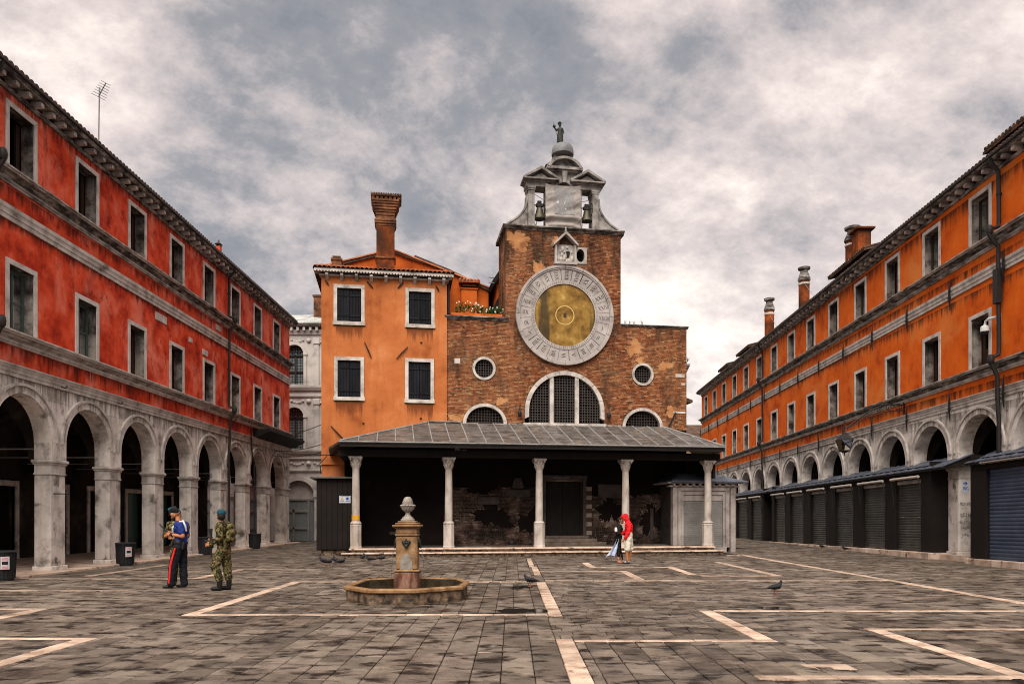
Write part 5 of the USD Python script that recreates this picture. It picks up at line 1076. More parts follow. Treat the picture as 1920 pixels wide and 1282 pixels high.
# ---------------------------------------------------------------- the orange house, flush with the church
HN = 2.65
house = thing('house', 'orange plastered house with dark shutters and a big flared chimney, left of clock tower', 'house')
ws = [(-1.09, .25, 10.07, 11.86), (2.05, 3.35, 10.07, 11.85), (-1.07, .23, 6.74, 8.67), (2.03, 3.32, 6.70, 8.70)]
hw = sbox(-1.62, 3.9, 3.905, 12.2).difference(unary_union([sbox(a + .14, c + .14, b - .14, d - .14) for a, b, c, d in ws]))
obj(house, 'wall', MB(CH).prism(hw, HN, HN + .4).box(-1.60, -1.2, HN + .4, 9.0, -.3, 12.2).box(3.5, 3.9, HN + .4, 9.0, -.3, 12.2).box(-1.6, 3.9, 8.6, 9.0, -.3, 12.2).box(-1.61, 3.9, HN + .08, HN + .4, -.3, 3.9), 'house_plaster')
for a, b, c, d in ws:
    w = part(house, 'window')
    for nm, r in (('frame_stone', sbox(a, c + .16, a + .15, d - .16)), ('frame_stone', sbox(b - .15, c + .16, b, d - .16)), ('lintel', sbox(a, d - .155, b, d)), ('sill', sbox(a - .03, c, b + .03, c + .155))):
        obj(w, nm, MB(CH).prism(r, HN - (.07 if nm == 'sill' else .035), HN + .2), 'trim_stone')
    m_ = (a + b) / 2
    for x0, x1 in ((a + .15, m_ - .006), (m_ + .006, b - .15)):
        lf = part(w, 'shutter') if False else None
        n = 4
        for k in range(n):
            u0_, u1_ = x0 + (x1 - x0) * k / n, x0 + (x1 - x0) * (k + 1) / n
            obj(w, 'shutter_board', MB(CH).cbox(u0_ + .003, u1_ - .003, HN + .05 + rnd.uniform(0, .006), HN + .10, c + .16, d - .16, .006), 'shutter_wood')
        obj(w, 'shutter_batten', MB(CH).box(x0 + .02, x1 - .02, HN + .03, HN + .05, c + .4, c + .48).box(x0 + .02, x1 - .02, HN + .03, HN + .05, d - .5, d - .42), 'shutter_wood')
# moss and rust runs belong to the wall below each sill
q = np.random.default_rng(4)
for a, b, c, d in ws:
    m = MB(CH)
    pts = [(a + .02, c - .002)]
    for k, u in enumerate(np.linspace(a + .02, b - .02, 26)): pts.append((u, c - .03 - (.10 if (c < 8) else .04) * q.random() ** 2))
    pts.append((b - .02, c - .002))
    m.prism(Polygon(pts).buffer(0), HN - .006, HN + .002); obj(house, 'moss_run', m, 'sill_moss', kind='stuff')
for (u0_, z0_, u1_, z1_) in ((.25, 9.35, .55, 8.65), (2.15, 9.2, 1.65, 8.65), (-1.2, 5.6, -.6, 4.95), (.35, 12.05, .62, 11.75), (-1.45, 12.0, -1.3, 11.8), (1.95, 12.05, 1.7, 11.8), (3.4, 12.0, 3.55, 11.75)):
    obj(house, 'wall_anchor', MB(CH).tube([(u0_, HN - .04, z0_), ((u0_ + u1_) / 2, HN - .07, (z0_ + z1_) / 2), (u1_, HN - .04, z1_)], [.02, .035, .02], 6), 'iron')
for u, z in ((2.75, 9.42), (2.73, 6.02), (.2, 5.75)): obj(house, 'wall_vent', MB(CH).lathe([(.05, z - .02), (.05, z + .02)], u, HN - .01, 8), 'iron')
# scalloped eaves cornice
obj(house, 'cornice_bed', MB(CH).box(-1.70, 3.98, HN - .10, HN + .3, 12.20, 12.27), 'trim_stone')
for k in range(9):
    u = -1.02 + .64 * k - .35
    obj(house, 'modillion', MB(CH).hull([(u + a, n, z) for a in (-.065, .065) for n, z in ((HN, 12.02), (HN - .05, 12.04), (HN - .28, 12.20), (HN - .28, 12.27), (HN, 12.27))]), 'trim_stone')
sc = [(-1.90, 12.46)]
x = -1.90
while x < 4.15: sc += [(x, 12.36), (x + .03, 12.31), (x + .08, 12.31), (x + .11, 12.36)]; x += .13
obj(house, 'cornice', MB(CH).box(-1.92, 4.16, HN - .30, HN + .3, 12.37, 12.44).prism(Polygon(sc + [(4.16, 12.46)]).buffer(0), HN - .34, HN - .28), 'trim_stone')
zr2 = lambda n: 12.46 + (n - HN + .4) * .34
obj(house, 'roof_deck', MB(CH).add([[u, n, z] for u in (-1.95, 4.2) for n, z in ((HN - .38, zr2(HN - .38)), (5.9, zr2(5.9)), (9.2, zr2(5.9) - .9), (9.2, 12.3), (HN - .3, 12.44))], [[0, 1, 2], [0, 2, 3], [0, 3, 4], [5, 7, 6], [5, 8, 7], [5, 9, 8]] + [[k, (k + 1) % 5, 5 + (k + 1) % 5] for k in range(5)] + [[k, 5 + (k + 1) % 5, 5 + k] for k in range(5)]), 'old_tile')
def tiles(path, u0_, u1_, n0_, n1_, zfun, mat='tile', frame=CH, w_=.2):
    """one tile a part along the eave row; the rows behind as one mesh"""
    back = MB(frame); x = u0_
    while x < u1_:
        n = n0_; first = True
        while n < n1_:
            l = .4; r = w_ * .42; ring = []
            for nn, rr, up in ((n, r, .028), (min(n + l + .06, n1_ + .1), r * .82, .004)):
                ring.append([[x + rr * math.cos(t), nn, zfun(nn) + up + rr * .8 * math.sin(t)] for t in np.linspace(0, math.pi, 6)])
            v = np.array(ring[0] + ring[1]); vb = v.copy(); vb[:, 2] -= .016
            f = [[k, k + 1, k + 7, k + 6] for k in range(5)]
            allv = np.vstack([v, vb]); ff = f + [[a + 12 for a in q_[::-1]] for q_ in f] + [[k + 1, k, k + 12, k + 13] for k in range(5)] + [[0, 6, 18, 12], [5, 17, 23, 11]]
            jx = rnd.uniform(-.012, .012); allv[:, 0] += jx
            if first: obj(path, 'roof_tile', MB(frame).add(allv, ff), mat)
            else: back.add(allv, ff)
            first = False; n += l
        x += w_
    obj(path, 'roof_tiles', back, mat, kind='stuff')
tiles(house, -1.85, 4.2, HN - .40, 5.8, zr2)
# the big chimney on the front edge
ch = part(house, 'chimney'); a0, a1, b0, b1 = .76, 1.57, HN + .15, HN + .95
def block(e, z0_, z1_, mat='chimney_plaster', nm='shaft'): obj(ch, nm, MB(CH).cbox(a0 - e, a1 + e, b0 - e, b1 + e, z0_, z1_, .02), mat)
block(.0, 12.3, 13.15, nm='base'); block(.05, 13.15, 13.24, 'sooty_brick', 'base_course'); block(0, 13.24, 14.62)
block(.015, 14.62, 14.72, 'sooty_brick', 'course'); block(.06, 14.72, 14.82, 'sooty_brick', 'course'); block(.08, 14.82, 14.92, 'sooty_brick', 'course'); block(.0, 14.92, 15.08, 'sooty_brick', 'course')
hd = MB(CH)
for z0_, z1_, e in ((15.08, 15.22, .02), (15.22, 15.34, .05), (15.34, 15.45, .09), (15.45, 15.56, .13), (15.56, 15.66, .17), (15.66, 15.76, .20)):
    obj(ch, 'flared_course', MB(CH).cbox(a0 - e, a1 + e, b0 - e, b1 + e, z0_ + .004, z1_, .015), 'sooty_brick')
x = a0 - .2
while x < a1 + .15: obj(ch, 'flue_brick', MB(CH).box(x, x + .12, b0 - .19, b0 - .08, 15.765, 15.87), 'sooty_brick'); x += .19
obj(ch, 'cap', MB(CH).cbox(a0 - .24, a1 + .24, b0 - .24, b1 + .24, 15.87, 15.93, .01), 'sooty_brick')
x = a0 - .24
while x < a1 + .24: obj(ch, 'cap_tile', MB(CH).tube([(x + .05, b0 - .26, 15.95), (x + .05, b1 + .24, 15.97)], .05, 6), 'old_tile'); x += .105
obj(house, 'small_chimney', MB(CH).cbox(-1.35, -.92, 5.0, 5.5, 12.6, 13.7, .02).cbox(-1.4, -.87, 4.95, 5.55, 13.7, 13.8, .01).cbox(-1.33, -.95, 5.02, 5.48, 13.8, 13.92, .01), 'sooty_brick')

# gabled rear wing behind house and terrace
gab = thing('rear_wing', 'dark orange gabled wing rising behind the shuttered house', 'house')
gp = Polygon([(-1.55, 5), (6.22, 5), (6.22, 12.95), (4.3, 13.72), (1.45, 14.62), (-1.55, 13.72)])
obj(gab, 'gable_wall', MB(CH).prism(gp, 6.05, 6.5), 'rear_plaster')
obj(gab, 'side_wall', MB(CH).box(5.82, 6.2, 6.5, 12, 4, 12.8).box(-1.5, -1.2, 6.5, 12, 4, 13.6), 'rear_plaster')
rp = [(-1.85, 13.66), (1.45, 14.66), (2.5, 14.34), (2.55, 14.47), (4.3, 13.85), (6.35, 12.95), (6.35, 12.83), (4.3, 13.70), (1.45, 14.54), (-1.85, 13.54)]
obj(gab, 'roof', MB(CH).prism(Polygon(rp).buffer(0), 5.93, 12.2), 'old_tile')
obj(gab, 'coping', MB(CH).prism(Polygon([(-1.85, 13.67), (1.45, 14.67), (6.38, 12.97), (6.38, 13.03), (1.45, 14.73), (-1.85, 13.73)]), 5.88, 6.15), 'tile')
obj(gab, 'wall_flue', MB(CH).cbox(4.83, 5.62, 5.75, 6.05, 10, 12.85, .02).cbox(4.80, 5.66, 5.7, 6.05, 12.85, 12.91, .01).cbox(4.88, 5.58, 5.8, 6.05, 13.02, 13.12, .01), 'rear_plaster')
obj(gab, 'flue_dark', MB(CH).box(4.86, 5.6, 5.82, 6.03, 12.9, 13.2), 'dark_room')
m = part(gab, 'flue_roof'); obj(m, 'slab', MB(CH).hull([(4.72, 5.55, 13.2), (5.75, 5.55, 13.2), (4.72, 6.05, 13.42), (5.75, 6.05, 13.42), (4.72, 5.55, 13.15), (5.75, 5.55, 13.15), (4.72, 6.05, 13.2), (5.75, 6.05, 13.2)]), 'tile')
for k in range(6): obj(m, 'flue_tile', MB(CH).tube([(4.80 + .175 * k, 5.53, 13.22), (4.80 + .175 * k, 6.05, 13.44)], .07, 6), 'tile')
obj(gab, 'eave_gutter', MB(CH).tube([(6.36, 6, 12.86), (6.36, 12, 12.86)], .07, 8), 'pipe')
obj(gab, 'pipe', MB(CH).tube([(3.98, HN + .2, 12.1), (3.98, HN + .2, 10.8)], .07, 8), 'pipe')
# second rear block between wing and tower with overhanging dark eave
blk = thing('rear_block', 'narrow orange block with a dark overhanging eave close behind the tower', 'house')
obj(blk, 'wall', MB(CH).box(6.52, 9, 5.2, 11, 8, 13.5), 'rear_plaster')
obj(blk, 'eave', MB(CH).hull([(6.22, 4.9, 13.0), (6.22, 11, 13.0), (6.30, 4.9, 12.78), (6.30, 11, 12.78), (7.2, 4.9, 14.5), (7.2, 11, 14.5), (7.2, 4.9, 14.2), (7.2, 11, 14.2)]), 'dark_wood')
for n, z in ((4.88, 13.2), (4.88, 12.95)): obj(blk, 'beam_end', MB(CH).tube([(6.35, n, z), (6.08, n, z + .02)], .025, 6), 'rod_iron')
obj(blk, 'lower_eave', MB(CH).hull([(6.30, 4.95, 11.75), (6.34, 4.95, 11.68), (6.58, 4.95, 12.35), (6.58, 4.95, 11.7), (6.30, 9, 11.75), (6.34, 9, 11.68), (6.58, 9, 12.35), (6.58, 9, 11.7)]), 'dark_wood')
obj(blk, 'leaning_frame', MB(CH).tube([(6.55, 4.6, 11.0), (6.88, 4.6, 11.75)], .03, 6), 'rod_iron')

# terrace flowers on the ledge
box_ = thing('planter', 'long red flower trough on the terrace ledge', 'planter')
obj(box_, 'trough', MB(CH).cbox(4.1, 6.45, F - .02, F + .22, 10.72, 10.86, .01), 'rear_plaster')
def shrub(name, label, u0_, u1_, h, seed):
    t = thing(name, label, 'plant', group='white flowering plants on the terrace ledge'); q = np.random.default_rng(seed)
    lv, fl, stem = MB(CH), MB(CH), MB(CH)
    n = int((u1_ - u0_) * 330)
    for k in range(n):
        u = q.uniform(u0_, u1_); hh = h * (.55 + .45 * meshkit.noise(np.array([[u * 3.0, seed, 0.]]))[0]); z = 10.86 + hh * q.random() ** .75; nn = F + .1 + q.normal(0, .09)
        a, b_ = q.uniform(0, 6.28), q.uniform(-.9, .9); L = q.uniform(.035, .07)
        d = np.array([math.cos(a) * math.cos(b_), math.sin(a) * math.cos(b_), math.sin(b_)]) * L; s_ = np.cross(d, q.normal(size=3)); s_ *= .45 * L / np.linalg.norm(s_)
        c = np.array([u, nn, z]); v = np.array([c - d, c + s_, c + d, c - s_]); lv.V.append(v); lv.F.append(np.array([[0, 1, 2], [0, 2, 3]]) + lv.n); lv.n += 4
    for k in range(int((u1_ - u0_) * 10)):
        u = q.uniform(u0_, u1_); stem.tube([(u, F + .1, 10.84), (u + q.normal(0, .05), F + .1 + q.normal(0, .05), 10.9 + h * .8)], .006, 4)
    obj(t, 'foliage', lv, 'leaf'); obj(t, 'stems', stem, 'leaf')
    for k in range(int((u1_ - u0_) * 13)):
        u, z, nn = q.uniform(u0_, u1_), 10.86 + h * q.uniform(.2, 1.05), F + .02 + q.uniform(-.1, .1); m = MB(CH); r = q.uniform(.022, .042)
        for j in range(5):
            t_ = 2 * math.pi * j / 5; m.hull([(u, nn - .01, z), (u + r * math.cos(t_ - .5), nn - .02, z + r * math.sin(t_ - .5)), (u + 1.25 * r * math.cos(t_), nn - .015, z + 1.25 * r * math.sin(t_)), (u + r * math.cos(t_ + .5), nn - .02, z + r * math.sin(t_ + .5)), (u, nn + .01, z)])
        obj(t, 'flower', m, 'petal')
shrub('flowering_plant', 'widest bushy plant with white flowers, next to the orange house on the ledge', 4.3, 5.45, .52, 1)
shrub('flowering_plant', 'lower middle plant with white flowers on the terrace ledge', 5.4, 5.95, .36, 2)
shrub('flowering_plant', 'white flowering plant touching the brick clock tower', 5.9, 6.5, .44, 3)

# ---------------------------------------------------------------- far buildings
pal = thing('palace', 'white stone palace with arched leaded windows, in the gap beyond the red arcade', 'palace')
PY = 50.0
PF = Frame(lambda p: np.stack([p[:, 0], PY - p[:, 1], p[:, 2]], 1), True)
px = lambda x: (x - 960) / 1400 * PY
pz = lambda y: EYE + (966.5 - y) * PY / 1400
wc = [px(552) + 3.3 * k for k in (-2, -1, 0, 1)]
hol = unary_union([arch_poly(c, .62, pz(721), pz(664)) for c in wc] + [arch_poly(c, .62, pz(847), pz(781)) for c in wc] + [arch_poly(c + .3, 1.05, -1, pz(930)) for c in wc])
obj(pal, 'wall', MB(PF).prism(sbox(-24, -1, -11.2, 14.0).difference(hol), -.5, 0).box(-24, -11.2, -12, -11.5, -1, 14).box(-24, -23.5, -11.5, -.5, -1, 14).box(-11.7, -11.2, -11.5, -.5, -1, 14), 'palace_stone')
for z0_, h_, d_ in ((pz(628), .35, .16), (pz(614), .25, .45), (pz(745), .12, .12), (pz(732), .3, .22), (pz(862), .15, .15), (pz(851), .3, .25), (pz(885), .15, .12)):
    obj(pal, 'string_course', MB(PF).prism(Polygon([(-.1, z0_), (d_ * .6, z0_), (d_, z0_ + h_ * .6), (d_, z0_ + h_), (-.1, z0_ + h_)]), -24, -11.1, 'yz'), 'palace_stone')
x = -24
while x < -11.2: obj(pal, 'modillion', MB(PF).cbox(x, x + .16, 0, .38, pz(622), pz(615), .01), 'palace_stone'); x += .42
for c in wc:
    for zb, zs in ((pz(721), pz(664)), (pz(847), pz(781))):
        w = part(pal, 'arched_window')
        obj(w, 'archivolt', MB(PF).prism(arch_poly(c, .84, zs, zs).difference(arch_poly(c, .62, zs - 1, zs)), -.05, .09), 'palace_stone')
        for a_ in (-.82, .62): obj(w, 'jamb', MB(PF).box(c + a_, c + a_ + .2, -.05, .07, zb, zs), 'palace_stone')
        obj(w, 'impost', MB(PF).cbox(c - .88, c - .6, 0, .12, zs - .08, zs + .06, .01).cbox(c + .6, c + .88, 0, .12, zs - .08, zs + .06, .01), 'palace_stone')
        obj(w, 'sill', MB(PF).cbox(c - .9, c + .9, -.1, .16, zb - .14, zb, .01), 'palace_stone')
        obj(w, 'leaded_glass', MB(PF).prism(arch_poly(c, .62, zb, zs), -.36, -.33), 'palace_glass')
        fr = MB(PF); fr.box(c - .045, c + .045, -.33, -.24, zb, zs).box(c - .6, c + .6, -.33, -.24, zs - .1, zs).box(c - .6, c + .6, -.33, -.25, zb + .85, zb + .92).box(c - .62, c - .54, -.33, -.25, zb, zs).box(c + .54, c + .62, -.33, -.25, zb, zs)
        for k in range(1, 6): t = math.pi * k / 6; fr.tube([(c + .15 * math.cos(t), -.29, zs + .15 * math.sin(t)), (c + .6 * math.cos(t), -.29, zs + .6 * math.sin(t))], .02, 4)
        obj(w, 'window_bars', fr, 'iron')
    w = part(pal, 'arched_doorway'); c = c + .3
    obj(w, 'archivolt', MB(PF).prism(arch_poly(c, 1.35, pz(930), pz(930)).difference(arch_poly(c, 1.05, 0, pz(930))), -.05, .10), 'palace_stone')
    for a_ in (-1.3, 1.05): obj(w, 'jamb', MB(PF).box(c + a_, c + a_ + .25, -.05, .08, -.2, pz(930)), 'palace_stone')
    obj(w, 'impost', MB(PF).cbox(c - 1.4, c - 1.0, 0, .16, pz(932), pz(924), .01).cbox(c + 1.0, c + 1.4, 0, .16, pz(932), pz(924), .01), 'palace_stone')
    obj(w, 'fanlight', MB(PF).prism(arch_poly(c, 1.05, pz(935), pz(930)), -.4, -.35), 'palace_stone')
    obj(w, 'door', MB(PF).box(c - 1.05, c + 1.05, -.4, -.35, -.2, pz(936)), 'grey_door')
    obj(w, 'door_bars', MB(PF).box(c - 1.05, c + 1.05, -.34, -.28, pz(938), pz(935)).box(c - .5, c - .38, -.34, -.28, -.1, pz(955)).box(c + .5, c + .62, -.34, -.28, -.1, pz(938)).box(c - 1, c + .5, -.34, -.28, pz(960), pz(955)).box(c - 1, c + .5, -.34, -.28, pz(992), pz(988)), 'rod_iron')
for xx in (px(594), px(594) - 6.6, px(594) + 3.1): 
    for z0_, z1_ in ((pz(848), pz(745)), (pz(728), pz(632))):
        obj(pal, 'pilaster', MB(PF).cbox(xx - .16, xx + .16, 0, .1, z0_, z1_ - .5, .01).cbox(xx - .22, xx + .22, 0, .16, z1_ - .5, z1_ - .1, .03), 'palace_stone')
gm = MB(PF); q = np.random.default_rng(5)
for yy in (638, 752, 868):
    x = -22.5
    while x < -11.4:
        for k in range(5): gm.tm(trimesh.creation.icosphere(1, .09).apply_translation((x + .19 * k, .02, pz(yy) - .12 * math.sin(math.pi * k / 4))))
        gm.tm(trimesh.creation.icosphere(1, .17).apply_translation((x + 1.15, .02, pz(yy) - .02))); x += 1.55
obj(pal, 'carved_swags', gm, 'palace_stone', kind='stuff')
nr = 14
for k in range(nr):
    x0, x1 = -24.2 + 13.3 * k / nr, -24.2 + 13.3 * (k + 1) / nr
    for j in range(3):
        d0, d1 = .55 - 2.2 * j, .55 - 2.2 * (j + 1); za, zb = pz(613) + .12 + .75 * j, pz(613) + .12 + .75 * (j + 1)
        obj(pal, 'roof_sheet', MB(PF).hull([(x + s_, d, z + o) for x, s_ in ((x0, .02), (x1, -.02)) for d, z in ((d0, za), (d1, zb)) for o in (0, .04 + .02 * ((k + j) % 2))]), 'pale_lead')
obj(pal, 'roof_core', MB(PF).hull([(x, d, z) for x in (-24.2, -10.9) for d, z in ((.5, pz(613)), (-6.05, pz(613) + 2.25), (-12, pz(613)))]), 'pale_lead')
t = thing('chimney_stack', 'small brick chimney peeping over the palace roof beside the orange house', 'chimney', (px(599) * 1.08, PY * 1.08, 0))
obj(t, 'stack', MB().cbox(-.35, .35, -.3, .3, 12, pz(578) + 1.85, .02), 'sooty_brick'); obj(t, 'cap', MB().cbox(-.42, .42, -.37, .37, pz(578) + 1.85, pz(578) + 2.0, .02), 'old_tile')
# cables across the gap
for k, (z0_, z1_) in enumerate(((5.85, 5.75), (5.05, 4.85), (4.75, 4.5))):
    A, B = LEFT.fn(np.array([[42.5, .1, z0_ + .3]]))[0], CH.fn(np.array([[-1.6, 3.2, z1_]]))[0]
    pts = [A * (1 - t) + B * t - np.array([0, 0, .25 * 4 * t * (1 - t) * .5]) for t in np.linspace(0, 1, 9)]
    tag(obj('/World', 'cable', MB().tube(pts, .018, 5), 'pipe'), ('highest', 'middle', 'lowest')[k] + ' of the three cables strung from the red building to the orange house', 'cable', 'cables across the gap')
och = thing('ochre_house', 'yellowish house end with a dark roof edge, just past the right corner of the church', 'house')
obj(och, 'wall', MB(CH).box(15.0, 16.7, 6.2, 16, -.3, 7.55), 'ochre_plaster')
obj(och, 'roof', MB(CH).hull([(14.8, 5.9, 7.6), (16.95, 5.9, 7.55), (14.8, 16.2, 7.6), (16.95, 16.2, 7.55), (14.8, 5.9, 8.4), (14.8, 16.2, 8.4), (16.95, 5.9, 7.68), (16.95, 16.2, 7.68)]), 'old_tile')
obj(church, 'side_corbel', MB(CH).hull([(15.3, F + .1, 8.35), (15.3, F + .5, 8.35), (15.3, F + .1, 8.9), (15.3, F + .5, 8.9), (15.55, F + .1, 8.85), (15.55, F + .5, 8.85), (15.55, F + .1, 8.92), (15.55, F + .5, 8.92)]), 'sooty_shade_stone')
end_ = thing('street_end_house', 'plain dim house closing the lane beyond the far stalls', 'house')
obj(end_, 'wall', MB().box(8, 22, 74, 80, -1, 9), 'ochre_plaster'); obj(end_, 'roof', MB().hull([(7.5, 73.5, 9), (22.5, 73.5, 9), (7.5, 80.5, 9), (22.5, 80.5, 9), (7.5, 77, 11), (22.5, 77, 11)]), 'old_tile')

# ---------------------------------------------------------------- kiosks and shuttered shops
def shutter(path, frame, u0, u1, d, z0, z1, pitch, mat, single=False):
    k = 0; z = z0; s_ = part(path, 'shutter'); m = MB(frame)
    while z < z1 - .01:
        e = min(z + pitch, z1); pr = Polygon([(d, z), (d + .012, z + .004), (d + .028, z + (e - z) * .35), (d + .028, z + (e - z) * .7), (d + .010, e - .006), (d, e)])
        if single: obj(s_, 'slat', MB(frame).prism(pr, u0, u1, 'yz'), mat)
        else: m.prism(pr, u0, u1, 'yz')
        z = e
    if not single: obj(s_, 'slats', m, mat)
    return s_
SF = Frame(lambda p: RIGHT.fn(p), False)
def stall_row(label, ua, ub, bays, mat, pitch, eave, single=False, curb=.2, top=2.8):
    t = thing('market_stall', label, 'stall', group='shuttered stalls along the right arcade')
    W_ = .62
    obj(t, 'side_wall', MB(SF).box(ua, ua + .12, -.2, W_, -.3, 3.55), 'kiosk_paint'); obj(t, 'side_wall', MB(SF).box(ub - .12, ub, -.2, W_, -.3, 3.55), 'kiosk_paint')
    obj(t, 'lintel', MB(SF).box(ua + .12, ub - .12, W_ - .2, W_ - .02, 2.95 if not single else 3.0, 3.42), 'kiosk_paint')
    x = ua - .1
    while x < ub + .05:
        e = min(x + rnd.uniform(.9, 1.5), ub + .1); obj(t, 'curb_stone', MB(SF).cbox(x + .003, e - .003, .0, W_ + .16, -.4, .10 if not single else .0, .015), 'pink_stone'); x = e
    edges = [ua + .12] + [v for b in bays for v in b] + [ub - .12]
    for a, b in zip(edges[0::2], edges[1::2]):
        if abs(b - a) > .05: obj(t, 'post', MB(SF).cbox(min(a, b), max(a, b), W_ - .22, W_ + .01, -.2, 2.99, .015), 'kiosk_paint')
    for a, b in bays:
        shutter(t, SF, a, b, W_ - .14, .12 if not single else .0, top if not single else 3.0, pitch, mat, single)
        if not single:
            obj(t, 'header_panel', MB(SF).box(a, b, W_ - .12, W_ - .06, top, 2.96), 'kiosk_stone')
            obj(t, 'awning_roll', MB(SF).tube([(a - .12, W_ + .16, 3.02), (b + .12, W_ + .16, 3.02)], .055, 8), 'awning_tube')
            for u in (a - .1, b + .1): obj(t, 'awning_arm', MB(SF).tube([(u, W_ + .15, 2.98), (u, W_ + .08, 2.4), (u, W_ + .03, 1.9)], .022, 5), 'iron')
        else:
            obj(t, 'awning_roll', MB(SF).tube([(a - .1, W_ + .14, 3.22), (b + .1, W_ + .14, 3.22)], .05, 8), 'awning_tube')
    r = part(t, 'lead_roof'); e = eave
    za, zb = 3.28, 3.72; ra, rb = (ua - 1.15 if ua > 27 else ua - .2), (ub + .02 if ub < 27 else ub + .2)
    obj(r, 'deck', MB(SF).prism(Polygon([(-.3, zb - .02), (e, za - .02), (e, za - .10), (-.3, zb - .3)]), ra, rb, 'yz'), 'dark_wood')
    n = max(2, round((rb - ra) / .62)); st_ = (rb - ra + .04) / n
    for k in range(n):
        a, b = ra - .02 + st_ * k, ra - .02 + st_ * (k + 1)
        obj(r, 'lead_sheet', MB(SF).prism(Polygon([(-.3, zb - .018), (e + .02, za - .022), (e + .02, za - .03), (e + .02, za + rnd.uniform(0, .012)), (-.3, zb + .008)]), a + .004, b - .004, 'yz'), 'slate_lead')
        obj(r, 'standing_roll', MB(SF).tube([(a, -.3, zb + .01), (a, e + .02, za + .012)], .03, 6), 'slate_lead')
    return t
b2 = [(29.05, 31.05), (32.0, 34.2), (35.2, 37.3), (38.5, 40.6), (41.7, 43.8), (44.7, 46.7)]
s2 = stall_row('long row of six dark roller shutters under one slate grey roof, right side', 28.3, 47.2, b2, 'dark_shutter', .105, .78)
s1 = stall_row('far short stall with two greyish shutters, seen past the church kiosk', 48.9, 57.0, [(49.3, 51.6), (52.6, 55.2)], 'dark_shutter', .105, .78)
s3 = stall_row('near stall with the closed blue roller shutter at the right edge', 18.5, 25.75, [(19.3, 24.85)], 'blue_shutter', .125, .80, True)
for u in (29.35, 30.75): tag(obj(s2, 'shutter_lock', MB(SF).box(u - .18, u + .10, .515, .53, 1.44, 1.47), 'rod_iron'))
# notice, lettering and cable on the nearest right pillar (its face turned to the camera)
pu = 27.9 - .36; face_u = pu - .004
def on_pillar(mesh, d0, z0):
    """text drawn in xy -> the pillar's end face; x runs towards the building"""
    v = mesh.vertices; return MB(SF).add(np.stack([face_u - v[:, 2], d0 - v[:, 0], z0 + v[:, 1]], 1), mesh.faces)
pn = part(orange, 'wc_notice')
obj(pn, 'sheet', MB(SF).box(face_u - .004, face_u, -.34, -.13, 2.34, 2.78), 'sign_white')
tx = meshkit.text_mesh('WC', .115, .003, True); obj(pn, 'lettering', on_pillar(trimesh.Trimesh(tx.vertices * [.78, 1, 1] + [0, 0, .004], tx.faces), -.145, 2.44), 'sign_blue')
arw = Polygon([(0, .045), (.10, .045), (.06, .09), (.10, .09), (.17, .025), (.10, -.04), (.06, -.04), (.10, .005), (0, .005)])
ar = trimesh.creation.extrude_polygon(arw, .003, engine='earcut'); ar.vertices += [0, 0, .004]; obj(pn, 'arrow', on_pillar(ar, -.15, 2.655), 'sign_blue')
gf = part(orange, 'graffiti')
for txt, h_, d0, z0_ in (('NIZTBE', .105, -.03, 1.86), ('SEIN', .13, -.04, 1.45), ('HOOGS', .105, -.04, 1.18), ('CMINE', .085, -.06, 1.00), ('?', .12, -.37, .86), ('OSSLI', .085, -.12, .74), ('X', .07, -.08, .66)):
    tm_ = meshkit.text_mesh(txt, h_, .002); v = tm_.vertices.copy(); w_ = v[:, 0].max() or 1
    v[:, 0] *= min(.40, w_) / w_ * .98; v[:, 1] += .02 * np.sin(v[:, 0] * 23 + z0_ * 7) + .012 * np.sin(v[:, 0] * 61)
    obj(gf, 'scrawl', on_pillar(trimesh.Trimesh(v, tm_.faces), d0, z0_), 'ink')
obj(orange, 'cable', MB(SF).tube([(27.45, -.47, 3.3), (27.43, -.49, 3.1), (27.42, -.53, 2.85), (27.43, -.56, 2.55), (27.45, -.56, 2.4)], .022, 5), 'rod_iron')
st_ = meshkit.text_mesh('WY', .2, .002); obj(red, 'graffiti', MB(LEFT).add(np.stack([37.66 - st_.vertices[:, 2] - .006 + .0, -.40 + st_.vertices[:, 0], 1.75 + st_.vertices[:, 1]], 1), st_.faces), 'poster_pink')

# surveillance camera on the right wall
cc = thing('surveillance_camera', 'white dome camera on a short arm, high on the orange wall by the drainpipe', 'camera')
C_ = lambda u, d, z: RIGHT.fn(np.array([[u, d, z]]))[0]
obj(cc, 'wall_plate', MB(RIGHT).cbox(25.05, 25.25, -.02, .06, 7.94, 8.24, .01), 'white_paint')
obj(cc, 'arm', MB().tube([C_(25.15, .04, 8.12), C_(25.15, .16, 8.14), C_(25.35, .24, 8.14), C_(25.52, .24, 8.10), C_(25.56, .24, 7.98)], .04, 8), 'white_paint')
P0 = C_(25.56, .24, 8.1)
obj(cc, 'housing', MB().lathe([(.05, P0[2] - .12), (.12, P0[2] - .16), (.14, P0[2] - .22), (.14, P0[2] - .34)], P0[0], P0[1], 16), 'white_paint', smooth=40)
obj(cc, 'dome', MB().lathe([(0, P0[2] - .46), (.07, P0[2] - .44), (.11, P0[2] - .40), (.125, P0[2] - .34)], P0[0], P0[1], 16), 'ink', smooth=60)

